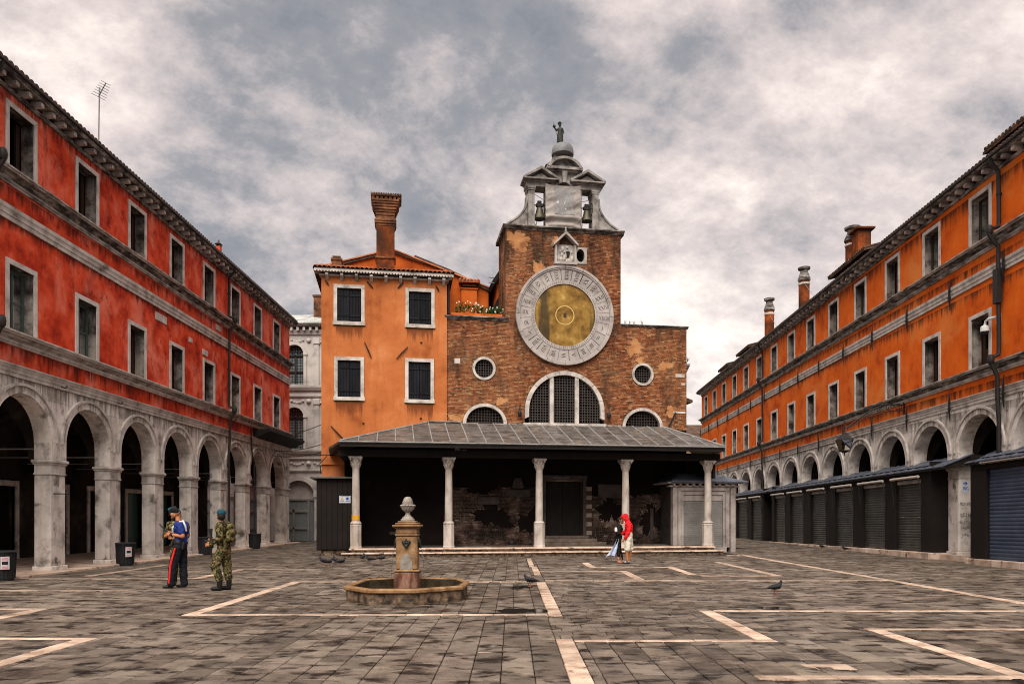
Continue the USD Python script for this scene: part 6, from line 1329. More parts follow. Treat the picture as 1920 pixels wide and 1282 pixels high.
# wall lantern on its scrolled bracket
ln = thing('wall_lantern', 'black four sided lantern hanging from a scrolled iron bracket on the orange building', 'lantern')
U = 31.55; R_ = lambda d, z, du=0: RIGHT.fn(np.array([[U + du, d, z]]))[0]
obj(ln, 'arm', MB().tube([R_(.05, 6.22), R_(.9, 6.22), R_(1.5, 5.95), R_(2.1, 5.52), R_(2.5, 5.22)], .028, 6), 'iron')
obj(ln, 'strut', MB().tube([R_(.05, 5.98), R_(.6, 5.97), R_(1.2, 5.86), R_(1.7, 5.66), R_(2.1, 5.40), R_(2.42, 5.22)], .02, 6), 'iron')
sp = lambda cd, cz, r0, turns, s_, ph: [R_(cd + s_ * r0 * (1 - t * .82) * math.cos(ph + turns * 2 * math.pi * t), cz + r0 * (1 - t * .82) * math.sin(ph + turns * 2 * math.pi * t)) for t in np.linspace(0, 1, 26)]
for cd, cz, r0, s_, ph in ((.28, 6.10, .20, 1, 0), (.66, 6.09, .16, -1, .5), (1.1, 6.02, .12, 1, 1.0)): obj(ln, 'scroll', MB().tube(sp(cd, cz, r0, 1.6, s_, ph), .016, 5), 'iron')
obj(ln, 'wall_bar', MB().cbox(R_(.03, 0)[0] - .03, R_(.03, 0)[0] + .03, R_(0, 0)[1] - .04, R_(0, 0)[1] + .04, R_(0, 5.75)[2], R_(0, 6.4)[2], .01), 'iron')
T0 = R_(2.55, 5.12); lx, ly, lz = T0
obj(ln, 'hanger', MB().tube([T0 + [0, 0, .42], T0 + [0, 0, .0]], .022, 6).tube([T0 + [.12 * math.cos(t), 0, .06 + .07 * math.sin(t)] for t in np.linspace(0, 6.283, 14)], .016, 5).lathe([(.02, lz - .18), (.07, lz - .10), (.03, lz - .02)], lx, ly, 8), 'iron')
sq = lambda r, z: [(lx + a * r, ly + b * r, z) for a, b in ((-1, -1), (1, -1), (1, 1), (-1, 1))]
obj(ln, 'hood', MB().hull(sq(.10, lz - .16) + sq(.26, lz - .36) + sq(.28, lz - .38) + sq(.28, lz - .41)).hull(sq(.07, lz - .08) + sq(.10, lz - .17)), 'iron')
ca, cb = sq(.25, lz - .41), sq(.16, lz - .82)
for i in range(4):
    obj(ln, 'corner_bar', MB().tube([ca[i], cb[i]], .014, 5), 'iron')
    k = (i + 1) % 4; obj(ln, 'glass_pane', MB().add([ca[i], ca[k], cb[k], cb[i]] + [tuple(np.array(p) + [.003 * (lx - p[0]), .003 * (ly - p[1]), 0]) for p in (ca[i], ca[k], cb[k], cb[i])], [[0, 1, 2, 3], [7, 6, 5, 4], [0, 4, 5, 1], [1, 5, 6, 2], [2, 6, 7, 3], [3, 7, 4, 0]]), 'pane')
obj(ln, 'foot', MB().hull(sq(.17, lz - .82) + sq(.17, lz - .85) + sq(.06, lz - .92)).lathe([(0, lz - 1.06), (.03, lz - 1.0), (.015, lz - .95), (.05, lz - .91)], lx, ly, 8), 'iron')
obj(ln, 'bulb', MB().tm(trimesh.creation.icosphere(2, .06).apply_translation((lx, ly, lz - .6))), 'white_paint', smooth=True)

# kiosk at the right end of the portico
k = thing('kiosk', 'pale stone kiosk with a closed grey roller shutter, under the right end of the portico', 'kiosk')
KN = .95
ck_ = lambda n: n
for a, b in ((13.95, 14.17), (16.70, 16.95)): obj(k, 'corner_post', MB(CH).cbox(a, b, KN - .02, KN + .3, -.3, 2.95, .015), 'kiosk_stone')
obj(k, 'side_wall', MB(CH).box(16.75, 16.93, KN + .3, 2.9, -.3, 3.0), 'kiosk_stone'); obj(k, 'side_wall', MB(CH).box(13.97, 14.15, KN + .3, 2.6, .3, 3.0), 'kiosk_side_shade')
obj(k, 'back_wall', MB(CH).box(15.4, 16.9, 2.9, 3.1, -.3, 3.0), 'kiosk_stone')
for nm, a, b, z0_, z1_, n0_ in (('frame', 14.20, 14.36, .2, 2.78, KN), ('frame', 16.46, 16.66, .2, 2.78, KN), ('frame', 14.36, 14.48, .2, 2.6, KN + .04), ('frame', 16.36, 16.46, .2, 2.6, KN + .04)): obj(k, nm, MB(CH).cbox(a, b, n0_, KN + .25, z0_, z1_, .012), 'kiosk_stone')
obj(k, 'architrave', MB(CH).cbox(14.19, 16.67, KN - .01, KN + .25, 2.78, 2.95, .012).box(14.36, 16.46, KN + .05, KN + .2, 2.6, 2.78), 'kiosk_stone')
obj(k, 'header_panel', MB(CH).box(14.48, 16.36, KN + .10, KN + .15, 2.33, 2.6), 'kiosk_stone')
s_ = part(k, 'shutter'); z = .22
while z < 2.28:
    pr = Polygon([(KN + .14, z), (KN + .125, z + .006), (KN + .112, z + .035), (KN + .112, z + .06), (KN + .128, z + .088), (KN + .14, z + .09)])
    obj(s_, 'slat', MB(CH).prism(pr, 14.48, 16.36, 'yz'), 'grey_shutter'); z += .091
obj(k, 'sill', MB(CH).cbox(14.3, 16.5, KN - .05, KN + .3, -.2, .22, .015), 'kiosk_stone')
for kk in range(10): obj(k, 'dentil', MB(CH).cbox(13.9 + .31 * kk, 14.02 + .31 * kk, KN - .14, KN + .05, 3.0, 3.10, .008), 'kiosk_stone')
obj(k, 'cornice', MB(CH).cbox(13.75, 17.1, KN - .06, KN + .3, 2.95, 3.02, .01).cbox(13.65, 17.2, KN - .20, 3.0, 3.10, 3.16, .01), 'kiosk_stone')
obj(k, 'roof', MB(CH).hull([(13.78, KN - .3, 3.16), (17.45, KN - .3, 3.16), (17.45, 3.1, 3.16), (13.78, 3.1, 3.16), (13.78, KN - .3, 3.2), (17.45, KN - .3, 3.2), (17.45, 3.1, 3.2), (13.78, 3.1, 3.2), (14.6, 2.0, 3.62), (16.2, 2.0, 3.62), (16.2, 2.6, 3.62), (14.6, 2.6, 3.62)]), 'slate_lead')
# dark kiosk at the left end
k = thing('kiosk', 'black painted kiosk with a small blue and yellow notice, left end of the portico', 'kiosk')
n0_ = .55
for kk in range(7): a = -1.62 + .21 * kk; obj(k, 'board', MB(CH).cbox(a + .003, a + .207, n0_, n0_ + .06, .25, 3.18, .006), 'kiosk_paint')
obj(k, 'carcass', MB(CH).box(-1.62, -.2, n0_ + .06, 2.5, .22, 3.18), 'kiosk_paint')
obj(k, 'foot', MB(CH).cbox(-1.45, -.3, n0_ + .1, 2.4, -.05, .24, .01), 'basin_stone')
obj(k, 'roof', MB(CH).cbox(-1.86, -.12, n0_ - .22, 2.6, 3.18, 3.26, .012), 'lead')
sg = part(k, 'notice')
obj(sg, 'panel', MB(CH).box(-.70, -.24, n0_ - .02, n0_ - .003, 2.18, 2.48), 'sign_white')
obj(sg, 'blue_disk', MB(CH).prism(Point(-.37, 2.36).buffer(.055), n0_ - .026, n0_ - .018), 'sign_blue')
obj(sg, 'yellow_triangle', MB(CH).prism(Polygon([(-.64, 2.31), (-.52, 2.31), (-.58, 2.42)]), n0_ - .026, n0_ - .018), 'sign_yellow')
obj(sg, 'text_lines', MB(CH).box(-.66, -.28, n0_ - .024, n0_ - .018, 2.45, 2.465).box(-.66, -.5, n0_ - .024, n0_ - .018, 2.265, 2.275).box(-.66, -.5, n0_ - .024, n0_ - .018, 2.235, 2.245).box(-.44, -.28, n0_ - .024, n0_ - .018, 2.265, 2.275).box(-.44, -.28, n0_ - .024, n0_ - .018, 2.235, 2.245), 'ink')
obj(house, 'side_bracket', MB(CH).tube([(-1.9, 2.4, 4.3), (-1.0, 2.4, 4.3)], .025, 6).tube([(-1.62, 2.5, 3.5), (-1.65, 2.3, 3.9), (-1.35, 2.3, 4.25)], .02, 6), 'iron')
# ---------------------------------------------------------------- fountain
FX, FY = -2.24, 16.05
fo = thing('fountain', 'stone drinking fountain with spiral urn on a square pillar in a low polygonal basin', 'fountain')
RIM = np.array([(-1.02, -1.62), (-.42, -2.33), (.46, -2.33), (1.30, -1.65), (1.37, -.65), (1.12, .12), (.35, .30), (-.35, .30), (-.95, -.12)])
def ring_pts(inset, z):
    n = len(RIM); out = []
    for i in range(n):
        a, b, c = RIM[i - 1], RIM[i], RIM[(i + 1) % n]
        d1, d2 = (b - a) / np.linalg.norm(b - a), (c - b) / np.linalg.norm(c - b)
        n1, n2 = np.array([-d1[1], d1[0]]), np.array([-d2[1], d2[0]])
        m_ = (n1 + n2) / (1 + n1.dot(n2)); p = b + m_ * inset; out.append((FX + p[0], FY + p[1], z))
    return out
def loft(rings):
    n = len(rings[0]); v = [p for r in rings for p in r]; f = []
    for i in range(len(rings) - 1):
        for j in range(n): k = (j + 1) % n; f.append([i * n + j, i * n + k, (i + 1) * n + k, (i + 1) * n + j])
    return np.array(v), np.array(f)
bs = part(fo, 'basin')
n10 = len(RIM)
v, f = loft([ring_pts(k, z) for k, z in ((.06, -.02), (.045, .05), (.05, .215), (.15, .215), (.15, .05), (.5, .05))])
bot = [len(v) - n10 + k for k in range(n10)]
obj(bs, 'wall', MB().add(v, np.vstack([f, [[bot[0], bot[0], bot[0], bot[0]]]])[:-1]), 'basin_stone'); obj(bs, 'lining', MB().add(*loft([ring_pts(k, z) for k, z in ((.128, .282), (.160, .282), (.17, .055), (.151, .055), (.151, .20))])), 'wet_moss'); obj(bs, 'floor', MB().prism(Polygon([(x, y) for x, y, z in ring_pts(.14, 0)]), .0, .06, 'xy'), 'wet_moss')
for j in range(n10):
    k = (j + 1) % n10
    m = MB(); pts = []
    for P_, o in ((ring_pts(0, 0), 1), (ring_pts(.125, 0), 0)):
        a, b = np.array(P_[j]), np.array(P_[k]); d = (b - a) / np.linalg.norm(b - a)
        for q_, s_ in ((a, 1), (b, -1)):
            q_ = q_ + d * .003 * s_; zz = ((.232, .275) if o else (.218, .285))
            pts += [[q_[0], q_[1], zz[0]], [q_[0], q_[1], zz[1]]]
    for P_ in (ring_pts(.03, 0), ring_pts(.10, 0)):
        for q_, s_ in ((P_[j], 1), (P_[k], -1)): pts += [[q_[0], q_[1], .302], [q_[0], q_[1], .214]]
    obj(bs, 'rim_stone', MB().hull(pts), 'fountain_stone')
obj(bs, 'water', MB().prism(Polygon([(x, y) for x, y, z in ring_pts(.145, 0)]), .05, .12, 'xy'), 'water')
pd = part(fo, 'pillar')
def blk(h, z0, z1, mat='fountain_stone', c=.02, nm='block', hy=None): obj(pd, nm, MB().cbox(FX - h, FX + h, FY - (hy or h), FY + (hy or h), z0, z1, c), mat)
blk(.265, .05, .46, 'wet_plinth', .03, 'plinth'); blk(.275, .46, .50, nm='plinth_moulding'); blk(.225, .50, 1.22, nm='shaft', c=.03)
blk(.24, 1.22, 1.26, nm='necking', c=.012); blk(.225, 1.26, 1.38, nm='frieze'); blk(.25, 1.38, 1.41, nm='cornice', c=.01); blk(.295, 1.41, 1.455, nm='cornice', c=.015); blk(.245, 1.455, 1.50, nm='cornice', c=.02); blk(.19, 1.50, 1.54, nm='cap_step', c=.01)
ap = Polygon([(FX - .14, .50), (FX + .14, .50), (FX + .12, .72), (FX + .08, .82), (FX, .86), (FX - .08, .82), (FX - .12, .72)])
obj(pd, 'apron', MB().prism(ap, FY - .245, FY - .22), 'urn_stone')
ur = part(fo, 'urn')
obj(ur, 'foot', MB().lathe([(.15, 1.54), (.15, 1.575), (.12, 1.59), (.115, 1.61), (.075, 1.64), (.05, 1.68), (.05, 1.715), (.07, 1.73)], FX, FY, 24), 'urn_stone', smooth=40)
def gad(r, z, t, k, amp): return r * (1 + amp * abs(math.sin(k * t / 2)))
def fluted(prof, n, k, amp, twist):
    v, f = [], []
    for i, (r, z) in enumerate(prof):
        for j in range(n):
            t = 2 * math.pi * j / n; rr = r * (1 + amp * (abs(math.sin(k * (t + twist * z) / 2)) - .5)); v.append([FX + rr * math.cos(t), FY + rr * math.sin(t), z])
    for i in range(len(prof) - 1):
        for j in range(n): kk = (j + 1) % n; f.append([i * n + j, i * n + kk, (i + 1) * n + kk, (i + 1) * n + j])
    v += [[FX, FY, prof[0][1]], [FX, FY, prof[-1][1]]]; b = len(v) - 2
    F3 = [[q[0], q[1], q[2]] for q in f] + [[q[0], q[2], q[3]] for q in f] + [[b, (j + 1) % n, j] for j in range(n)] + [[b + 1, (len(prof) - 1) * n + j, (len(prof) - 1) * n + (j + 1) % n] for j in range(n)]
    return np.array(v), np.array(F3)
obj(ur, 'cup', MB().add(*fluted([(.06, 1.73), (.10, 1.76), (.13, 1.80), (.145, 1.845)], 96, 12, .12, 0)), 'urn_stone', smooth=40)
lip = MB()
for k_ in range(12): t = 2 * math.pi * k_ / 12; lip.tm(trimesh.creation.icosphere(1, .036).apply_transform(np.diag([1, 1, .7, 1])).apply_translation((FX + .135 * math.cos(t), FY + .135 * math.sin(t), 1.865)))
obj(ur, 'scalloped_lip', lip, 'urn_stone', smooth=True)
prof = [(.112 * math.cos(a) ** .75 if a < 1.5 else .004, 1.875 + .185 * math.sin(a)) for a in np.linspace(0, 1.53, 16)]
obj(ur, 'spiral_bud', MB().add(*fluted(prof, 120, 10, .16, 14)), 'urn_stone', smooth=50)
for (dx, dy, r90) in ((0, -1, 0), (1, 0, 1), (-1, 0, 1)):
    m = solid([((0, 0, .03), .04), ((0, -.02, -.02), .045)] and [(((-.055, 0, .03), .042), ((0, -.02, -.07), .030)), (((.055, 0, .03), .042), ((0, -.02, -.07), .030)), (((0, -.03, -.05), .03), ((0, -.04, -.10), .016)), (((0, -.02, .05), .03), ((0, -.02, .085), .02)), (((-.03, -.035, .02), .018), ((.03, -.035, .02), .018))], .02, 2)
    v = m.vertices.copy()
    if r90: v = np.stack([-v[:, 1] * dx, v[:, 0], v[:, 2]], 1) if dx > 0 else np.stack([v[:, 1], -v[:, 0], v[:, 2]], 1)
    v = v + [FX + dx * .235, FY + dy * .235, 1.06]
    obj(pd, 'lion_mask', MB().add(v, m.faces), 'bronze', smooth=True)
    if r90: obj(pd, 'water_jet', MB().tube([(FX + dx * .27, FY, 1.0), (FX + dx * .31, FY, .9), (FX + dx * .335, FY, .7), (FX + dx * .35, FY, .3), (FX + dx * .355, FY, .13)], .005, 5), 'pane')
# ---------------------------------------------------------------- litter bins
def bin_(loc, rot, label):
    t = thing('litter_bin', label, 'bin', loc, rot, 'slatted litter bins along the left arcade')
    obj(t, 'drum', MB().lathe([(.235, .04), (.25, .05), (.275, .70), (.27, .72)], 0, 0, 20), 'bin_black', smooth=40)
    for k in range(20):
        a = 2 * math.pi * k / 20; c, s = math.cos(a), math.sin(a)
        obj(t, 'slat', MB().tube([(.25 * c, .25 * s, .05), (.283 * c, .283 * s, .70)], .016, 4), 'bin_black')
    obj(t, 'rim', MB().lathe([(.27, .70), (.305, .71), (.31, .74), (.29, .76), (.25, .765)], 0, 0, 24), 'bin_black', smooth=40)
    obj(t, 'foot', MB().lathe([(.24, 0), (.24, .04)], 0, 0, 20), 'iron')
    a = np.linspace(-.32, .32, 7) - .55; r = .305
    v = [[r * math.cos(q - .9), r * math.sin(q - .9), z] for z in (.30, .62) for q in a] + [[(r - .006) * math.cos(q - .9), (r - .006) * math.sin(q - .9), z] for z in (.30, .62) for q in a]
    f = []
    for k in range(6): f += [[k, k + 1, k + 8, k + 7], [k + 15, k + 14, k + 21, k + 22]]
    f += [[0, 7, 21, 14], [6, 20, 27, 13]] + [[k + 1, k, k + 14, k + 15] for k in range(6)] + [[k + 7, k + 8, k + 22, k + 21] for k in range(6)]
    po = part(t, 'poster'); obj(po, 'sheet', MB().add(v, f), 'paper')
    for z0, z1, m_ in ((.53, .60, 'poster_pink'), (.32, .38, 'poster_pink'), (.42, .50, 'ink')):
        vv = [[(r + .004) * math.cos(q - .9), (r + .004) * math.sin(q - .9), z] for z in (z0, z1) for q in a[1:6]] + [[(r + .001) * math.cos(q - .9), (r + .001) * math.sin(q - .9), z] for z in (z0, z1) for q in a[1:6]]
        ff = []
        for k in range(4): ff += [[k, k + 1, k + 6, k + 5], [k + 11, k + 10, k + 15, k + 16], [k + 1, k, k + 10, k + 11], [k + 5, k + 6, k + 16, k + 15]]
        ff += [[0, 5, 15, 10], [4, 14, 19, 9]]; obj(po, 'print', MB().add(vv, ff), m_)
    return t
b0 = bin_((-12.82, 24.75, 0), 40, 'black slatted litter bin with poster beside the second full pillar')
dup(b0, (-12.95, 19.0, 0), 35, 'litter bin cut off by the left edge of the picture', 'bin', 'slatted litter bins along the left arcade')
dup(b0, (-12.9, 31.4, 0), 75, 'litter bin half hidden between the officer and the lone soldier', 'bin', 'slatted litter bins along the left arcade')
dup(b0, (-12.85, 37.3, 0), 120, 'farthest litter bin, beyond the lone soldier by the arcade', 'bin', 'slatted litter bins along the left arcade')
# ---------------------------------------------------------------- pigeons
def pigeon(loc, rot, label, k):
    t = thing('pigeon', label, 'pigeon', loc, rot, 'pigeons on the paving')
    b = solid([(((-.06, 0, .15), .058), ((.05, 0, .165), .064)), (((.05, 0, .165), .062), ((.10, 0, .22), .036)), (((.10, 0, .22), .034), ((.118, 0, .262), .030)), (((-.06, 0, .15), .05), ((-.14, 0, .135), .028)), (((-.13, 0, .137), .026), ((-.215, 0, .125), .014)), (((.12, 0, .262), .022), ((.150, 0, .258), .008))], .018, 3)
    obj(t, 'body', MB().tm(b), 'pigeon_grey' if k else 'ink', smooth=True)
    for s_ in (-1, 1):
        w = solid([(((.05, s_ * .058, .175), .026), ((-.07, s_ * .055, .16), .03)), (((-.07, s_ * .055, .16), .028), ((-.185, s_ * .02, .14), .010))], .02, 2)
        obj(t, 'wing', MB().tm(w), 'ink' if k == 0 else 'pigeon_dark', smooth=True)
        obj(t, 'leg', MB().tube([(.0, s_ * .03, .11), (-.01, s_ * .032, .05), (.0, s_ * .032, .008)], [.012, .007, .006], 5).tube([(-.02, s_ * .032, .006), (.04, s_ * .032, .006)], .005, 4), 'sandal')
    return t
pigeon((5.55, 15.7, .003), 12, 'dark pigeon standing alone on open paving, right foreground', 0)
PG = [((-6.28, 24.9, .003), 200, 'leftmost pigeon of the flock left of the fountain'), ((-5.98, 24.4, .003), 350, 'pigeon with its wing towards us, second in the flock left of the fountain'), ((-6.05, 25.5, .003), 120, 'rear pigeon of the pair by the left end of the steps'),
      ((-5.62, 24.6, .003), 20, 'right hand pigeon of the flock left of the fountain'), ((-5.42, 27.1, .003), 80, 'pigeon closest to the steps, left of the fountain'), ((-4.92, 25.9, .003), 190, 'pigeon pecking on the pale stone band left of the fountain'), ((-4.62, 26.5, .003), 20, 'pigeon just left of the fountain urn, near the pale band'),
      ((.42, 17.4, .003), 185, 'pigeon beside the long pale band right of the fountain'), ((15.1, 36.4, .003), 200, 'farther pigeon at the foot of the dark shutters'), ((15.25, 34.2, .003), 170, 'nearer pigeon at the foot of the dark shutters')]
p1 = pigeon(*PG[0], 1)
for loc, rot, lab in PG[1:]: dup(p1, loc, rot, lab, 'pigeon', 'pigeons on the paving')
# ---------------------------------------------------------------- people
def hand(p, d, side, s=1.0):
    """palm at p, fingers along d (unit), thumb to the side vector"""
    p, d, side = (np.asarray(x, float) for x in (p, d, side)); d = d / np.linalg.norm(d); side = side - d * side.dot(d); side /= np.linalg.norm(side); nrm = np.cross(d, side)
    bones = [((p - side * .025, .016), (p + side * .025 + d * .05, .016)), ((p + side * .025, .016), (p - side * .025 + d * .05, .016))]
    for k, (o, L) in enumerate(((.033, .062), (.011, .070), (-.011, .066), (-.031, .050))):
        a = p + d * .055 + side * o; b = a + d * L * .55 + nrm * .008; c = b + (d * .6 + nrm * .75) * L * .5
        bones += [((a, .0095), (b, .009)), ((b, .009), (c, .0075))]
    a = p + side * .03 + d * .005; b = a + side * .035 + d * .03 + nrm * .01; c = b + d * .032 + nrm * .014
    bones += [((a, .013), (b, .010)), ((b, .010), (c, .0085))]
    return [((tuple(x), r), (tuple(y), q_)) for (x, r), (y, q_) in bones]
def head(c, f, s=1.0):
    """skull, jaw, nose, brow and ears; c centre of the skull, f facing direction"""
    c = np.asarray(c, float); f = np.asarray(f, float); f /= np.linalg.norm(f); r = np.cross(f, [0, 0, 1.0]); r /= np.linalg.norm(r); u = np.cross(r, f)
    P_ = lambda a, b, z: tuple(c + f * a + r * b + u * z)
    return [((P_(-.03, 0, .03), .085), (P_(.02, 0, .03), .080)), ((P_(.02, 0, .0), .072), (P_(.045, 0, -.075), .040)), ((P_(.085, 0, .0), .014), (P_(.103, 0, -.03), .013)), ((P_(.075, -.03, .02), .016), (P_(.075, .03, .02), .016)),
            ((P_(.08, -.018, -.058), .010), (P_(.08, .018, -.058), .010)), ((P_(-.01, -.082, .0), .018), (P_(-.005, -.085, -.03), .012)), ((P_(-.01, .082, .0), .018), (P_(-.005, .085, -.03), .012))], P_
def bones_of(chain, radii): return [((chain[i], radii[i]), (chain[i + 1], radii[i + 1])) for i in range(len(chain) - 1)]
def cloth(t, name, bones, mat, L=.03, it=5):
    b = solid(bones, min(L, .022), it)
    if L >= .03 and it >= 4:                                        # folds
        v = b.vertices; n = b.vertex_normals; s_ = len(name) * 3.7
        w_ = meshkit.fbm(np.stack([v[:, 0] * 13 + v[:, 2] * 5 + s_, v[:, 1] * 13 - v[:, 2] * 4, v[:, 2] * 11], 1), 3, 4) - .5
        b = trimesh.Trimesh(v + n * (w_ * .055)[:, None], b.faces, process=False)
    obj(t, name, MB().tm(b), mat, smooth=True)
def body_mesh(t, bones, hands, mat):
    b = solid(bones, .03, 5); M = m3.Manifold(m3.Mesh(np.asarray(b.vertices, np.float32), np.asarray(b.faces, np.uint32)))
    hs = [m3.Manifold.batch_hull([m3.Manifold.sphere(r, 10).translate(list(map(float, p))), m3.Manifold.sphere(q_, 10).translate(list(map(float, p2)))]) for (p, r), (p2, q_) in hands]
    M = m3.Manifold.batch_boolean([M] + hs, m3.OpType.Add); me = M.to_mesh()
    obj(t, 'body', MB().add(me.vert_properties[:, :3], me.tri_verts), mat, smooth=True)
grow = lambda bones, d: [((p, r + d), (q_, s_ + d)) for (p, r), (q_, s_) in bones]
# --- officer in the blue shirt
t = thing('person', 'person in blue polo shirt, white sash and red striped trousers, head bent over their hands', 'person', (-7.67, 17.05, .003))
HB, HP = head((-.02, 0, 1.665), (-1, -.15, -.45))
torso = [(((.10, -.13, 1.44), .075), ((.12, .13, 1.44), .075)), (((.11, -.08, 1.36), .115), ((.12, .08, 1.36), .115)), (((.11, -.07, 1.34), .115), ((.11, .07, 1.10), .105)), (((.11, -.06, 1.10), .108), ((.11, .06, 1.02), .112)), (((.10, -.07, 1.02), .11), ((.10, .07, .95), .112))]
armN = [(.16, -.20, 1.43), (.26, -.24, 1.18), (.02, -.17, 1.215), (-.10, -.12, 1.22)]; armF = [(.10, .20, 1.43), (.13, .25, 1.17), (-.03, .14, 1.21), (-.11, .03, 1.225)]
legN = [(.10, -.09, .95), (-.02, -.11, .52), (-.07, -.11, .09)]; legF = [(.10, .09, .95), (.12, .10, .52), (.14, .10, .09)]
neck = [(((.07, 0, 1.48), .058), ((.02, 0, 1.60), .052))]
bb = torso + neck + HB + bones_of(armN, (.062, .045, .034, .028)) + bones_of(armF, (.062, .045, .034, .028)) + bones_of(legN, (.092, .062, .043)) + bones_of(legF, (.092, .062, .043))
hb = hand(armN[3], (-1, .25, .05), (0, .2, 1)) + hand(armF[3], (-1, -.2, -.05), (0, -.2, 1))
body_mesh(t, bb, hb, 'tan_skin')
cloth(t, 'shirt', grow(torso[:4], .016) + [(((.08, -.03, 1.47), .07), ((.08, .03, 1.47), .07))] + bones_of([armN[0], (.225, -.225, 1.27)], (.085, .072)) + bones_of([armF[0], (.12, .23, 1.27)], (.085, .072)), 'blue_shirt')
cloth(t, 'trousers', grow(torso[4:], .016) + bones_of(legN[:2] + [(-.07, -.11, .10)], (.112, .088, .080)) + bones_of(legF[:2] + [(.14, .10, .10)], (.112, .088, .080)), 'navy')
cloth(t, 'shoe', [(((-.05, -.11, .05), .045), ((-.22, -.13, .035), .033))], 'leather', .02, 2); cloth(t, 'shoe', [(((.16, .10, .05), .045), ((-.0, .08, .035), .033))], 'leather', .02, 2)
obj(t, 'trouser_stripe', MB().tube([(.08, -.222, .92), (.02, -.215, .72), (-.035, -.204, .53), (-.055, -.20, .32), (-.075, -.196, .12)], [.019, .022, .022, .020, .018], 6), 'red_stripe', smooth=40)
obj(t, 'sash', MB().tube([(.20, -.10, 1.53), (.08, -.17, 1.48), (-.005, -.16, 1.37), (-.03, -.10, 1.25), (-.01, .0, 1.12)], [.018, .022, .024, .022, .02], 6).tube([(.20, -.10, 1.535), (.255, -.11, 1.42), (.255, -.06, 1.3)], .022, 6), 'white_strap', smooth=40)
cloth(t, 'belt', [(((.10, -.075, 1.035), .128), ((.10, .075, 1.035), .128))], 'leather', .03, 2)
cloth(t, 'holster', [(((.24, -.16, 1.03), .035), ((.23, -.18, .90), .032)), (((-.02, -.16, 1.03), .03), ((-.02, -.17, .95), .028))], 'leather', .03, 1)
obj(t, 'watch', MB().lathe([(.034, -.018), (.040, -.012), (.040, .012), (.034, .018)], 0, 0, 10), 'leather') if False else cloth(t, 'watch', [(((-.02, -.155, 1.218), .042), ((-.045, -.148, 1.219), .041))], 'leather', .02, 0)
cp = MB().tm(solid([((HP(-.05, -.03, .075), .075), (HP(.05, .03, .075), .075)), ((HP(-.04, -.04, .11), .075), (HP(.05, .04, .13), .07))], .03, 4)); obj(t, 'cap', cp, 'black_cloth', smooth=True)
cloth(t, 'cap_crown', [((HP(-.05, -.05, .135), .045), (HP(-.02, .05, .145), .05)), ((HP(-.05, 0, .14), .05), (HP(.06, 0, .16), .045))], 'teal_felt', .03, 2)
cloth(t, 'visor', [((HP(.09, -.05, .06), .012), (HP(.09, .05, .06), .012)), ((HP(.09, -.05, .06), .012), (HP(.15, 0, .045), .010)), ((HP(.09, .05, .06), .012), (HP(.15, 0, .045), .010))], 'leather', .02, 0)
cloth(t, 'beard', [((HP(.04, -.045, -.06), .034), (HP(.065, 0, -.085), .034)), ((HP(.04, .045, -.06), .034), (HP(.065, 0, -.085), .034))], 'hair', .02, 2)
def rifle(t, a, b, c=None):
    a, b = np.array(a), np.array(b); d = b - a; n = np.cross(d, [0.3, 1, 0.1]); n /= np.linalg.norm(n)
    obj(t, 'rifle', MB().tube([a, a + d * .5], .014, 6).tube([a + d * .3, a + d * .72], .028, 6).tube([a + d * .55 , a + d * .6 + n * .16], .02, 6).tube([a + d * .72, b], [.024, .04], 6).tube([a + d * .34 + n * -.05, a + d * .66 + n * -.05], .014, 6), 'iron', label='black rifle slung in front')
# --- soldier hidden behind the officer
t = thing('person', 'person in camouflage uniform mostly hidden behind the officer in blue, holding a rifle', 'person', (-7.93, 17.75, .003))
HB, HP = head((-.02, 0, 1.64), (.7, -.7, -.1))
torso = [(((-.16, .05, 1.43), .075), ((.16, -.02, 1.43), .075)), (((-.08, 0, 1.38), .12), ((.08, 0, 1.38), .12)), (((-.07, 0, 1.36), .12), ((.06, 0, 1.10), .11)), (((-.06, 0, 1.08), .115), ((.06, 0, .97), .115))]
aL = [(-.21, .02, 1.44), (-.26, -.05, 1.18), (-.22, -.24, 1.16), (-.15, -.30, 1.18)]; aR = [(.20, -.04, 1.44), (.24, -.12, 1.17), (.08, -.27, 1.13), (.0, -.28, 1.12)]
lL = [(-.09, 0, .95), (-.09, -.02, .52), (-.10, .02, .09)]; lR = [(.09, 0, .95), (.09, -.03, .52), (.10, .0, .09)]
nk = [(((0, 0, 1.46), .058), ((-.01, 0, 1.57), .052))]
body_mesh(t, torso + nk + HB + bones_of(aL, (.062, .045, .034, .028)) + bones_of(aR, (.062, .045, .034, .028)) + bones_of(lL, (.09, .06, .043)) + bones_of(lR, (.09, .06, .043)), hand(aL[3], (.6, -.6, .3), (0, 0, 1)) + hand(aR[3], (-.8, -.3, .2), (0, 0, 1)), 'tan_skin')
cloth(t, 'jacket', grow(torso[:3], .02) + [(((-.03, 0, 1.5), .07), ((.03, 0, 1.5), .07))] + bones_of(aL[:3], (.085, .066, .052)) + bones_of(aR[:3], (.085, .066, .052)), 'camouflage')
cloth(t, 'trousers', grow(torso[3:], .016) + bones_of([lL[0], lL[1], (-.10, .02, .22)], (.11, .09, .075)) + bones_of([lR[0], lR[1], (.10, 0, .22)], (.11, .09, .075)), 'camouflage')
for l_ in (lL, lR): cloth(t, 'boot', [((l_[2][0:2] + (.26,), .062), (l_[2][0:2] + (.08,), .055)), ((l_[2][0:2] + (.05,), .05), ((l_[2][0] + .06, l_[2][1] - .15, .04), .038))], 'leather', .03, 2)
cloth(t, 'vest', [(((-.10, -.05, 1.36), .13), ((.09, -.05, 1.36), .13)), (((-.09, -.05, 1.2), .13), ((.08, -.05, 1.14), .12))], 'camouflage', .04, 3)
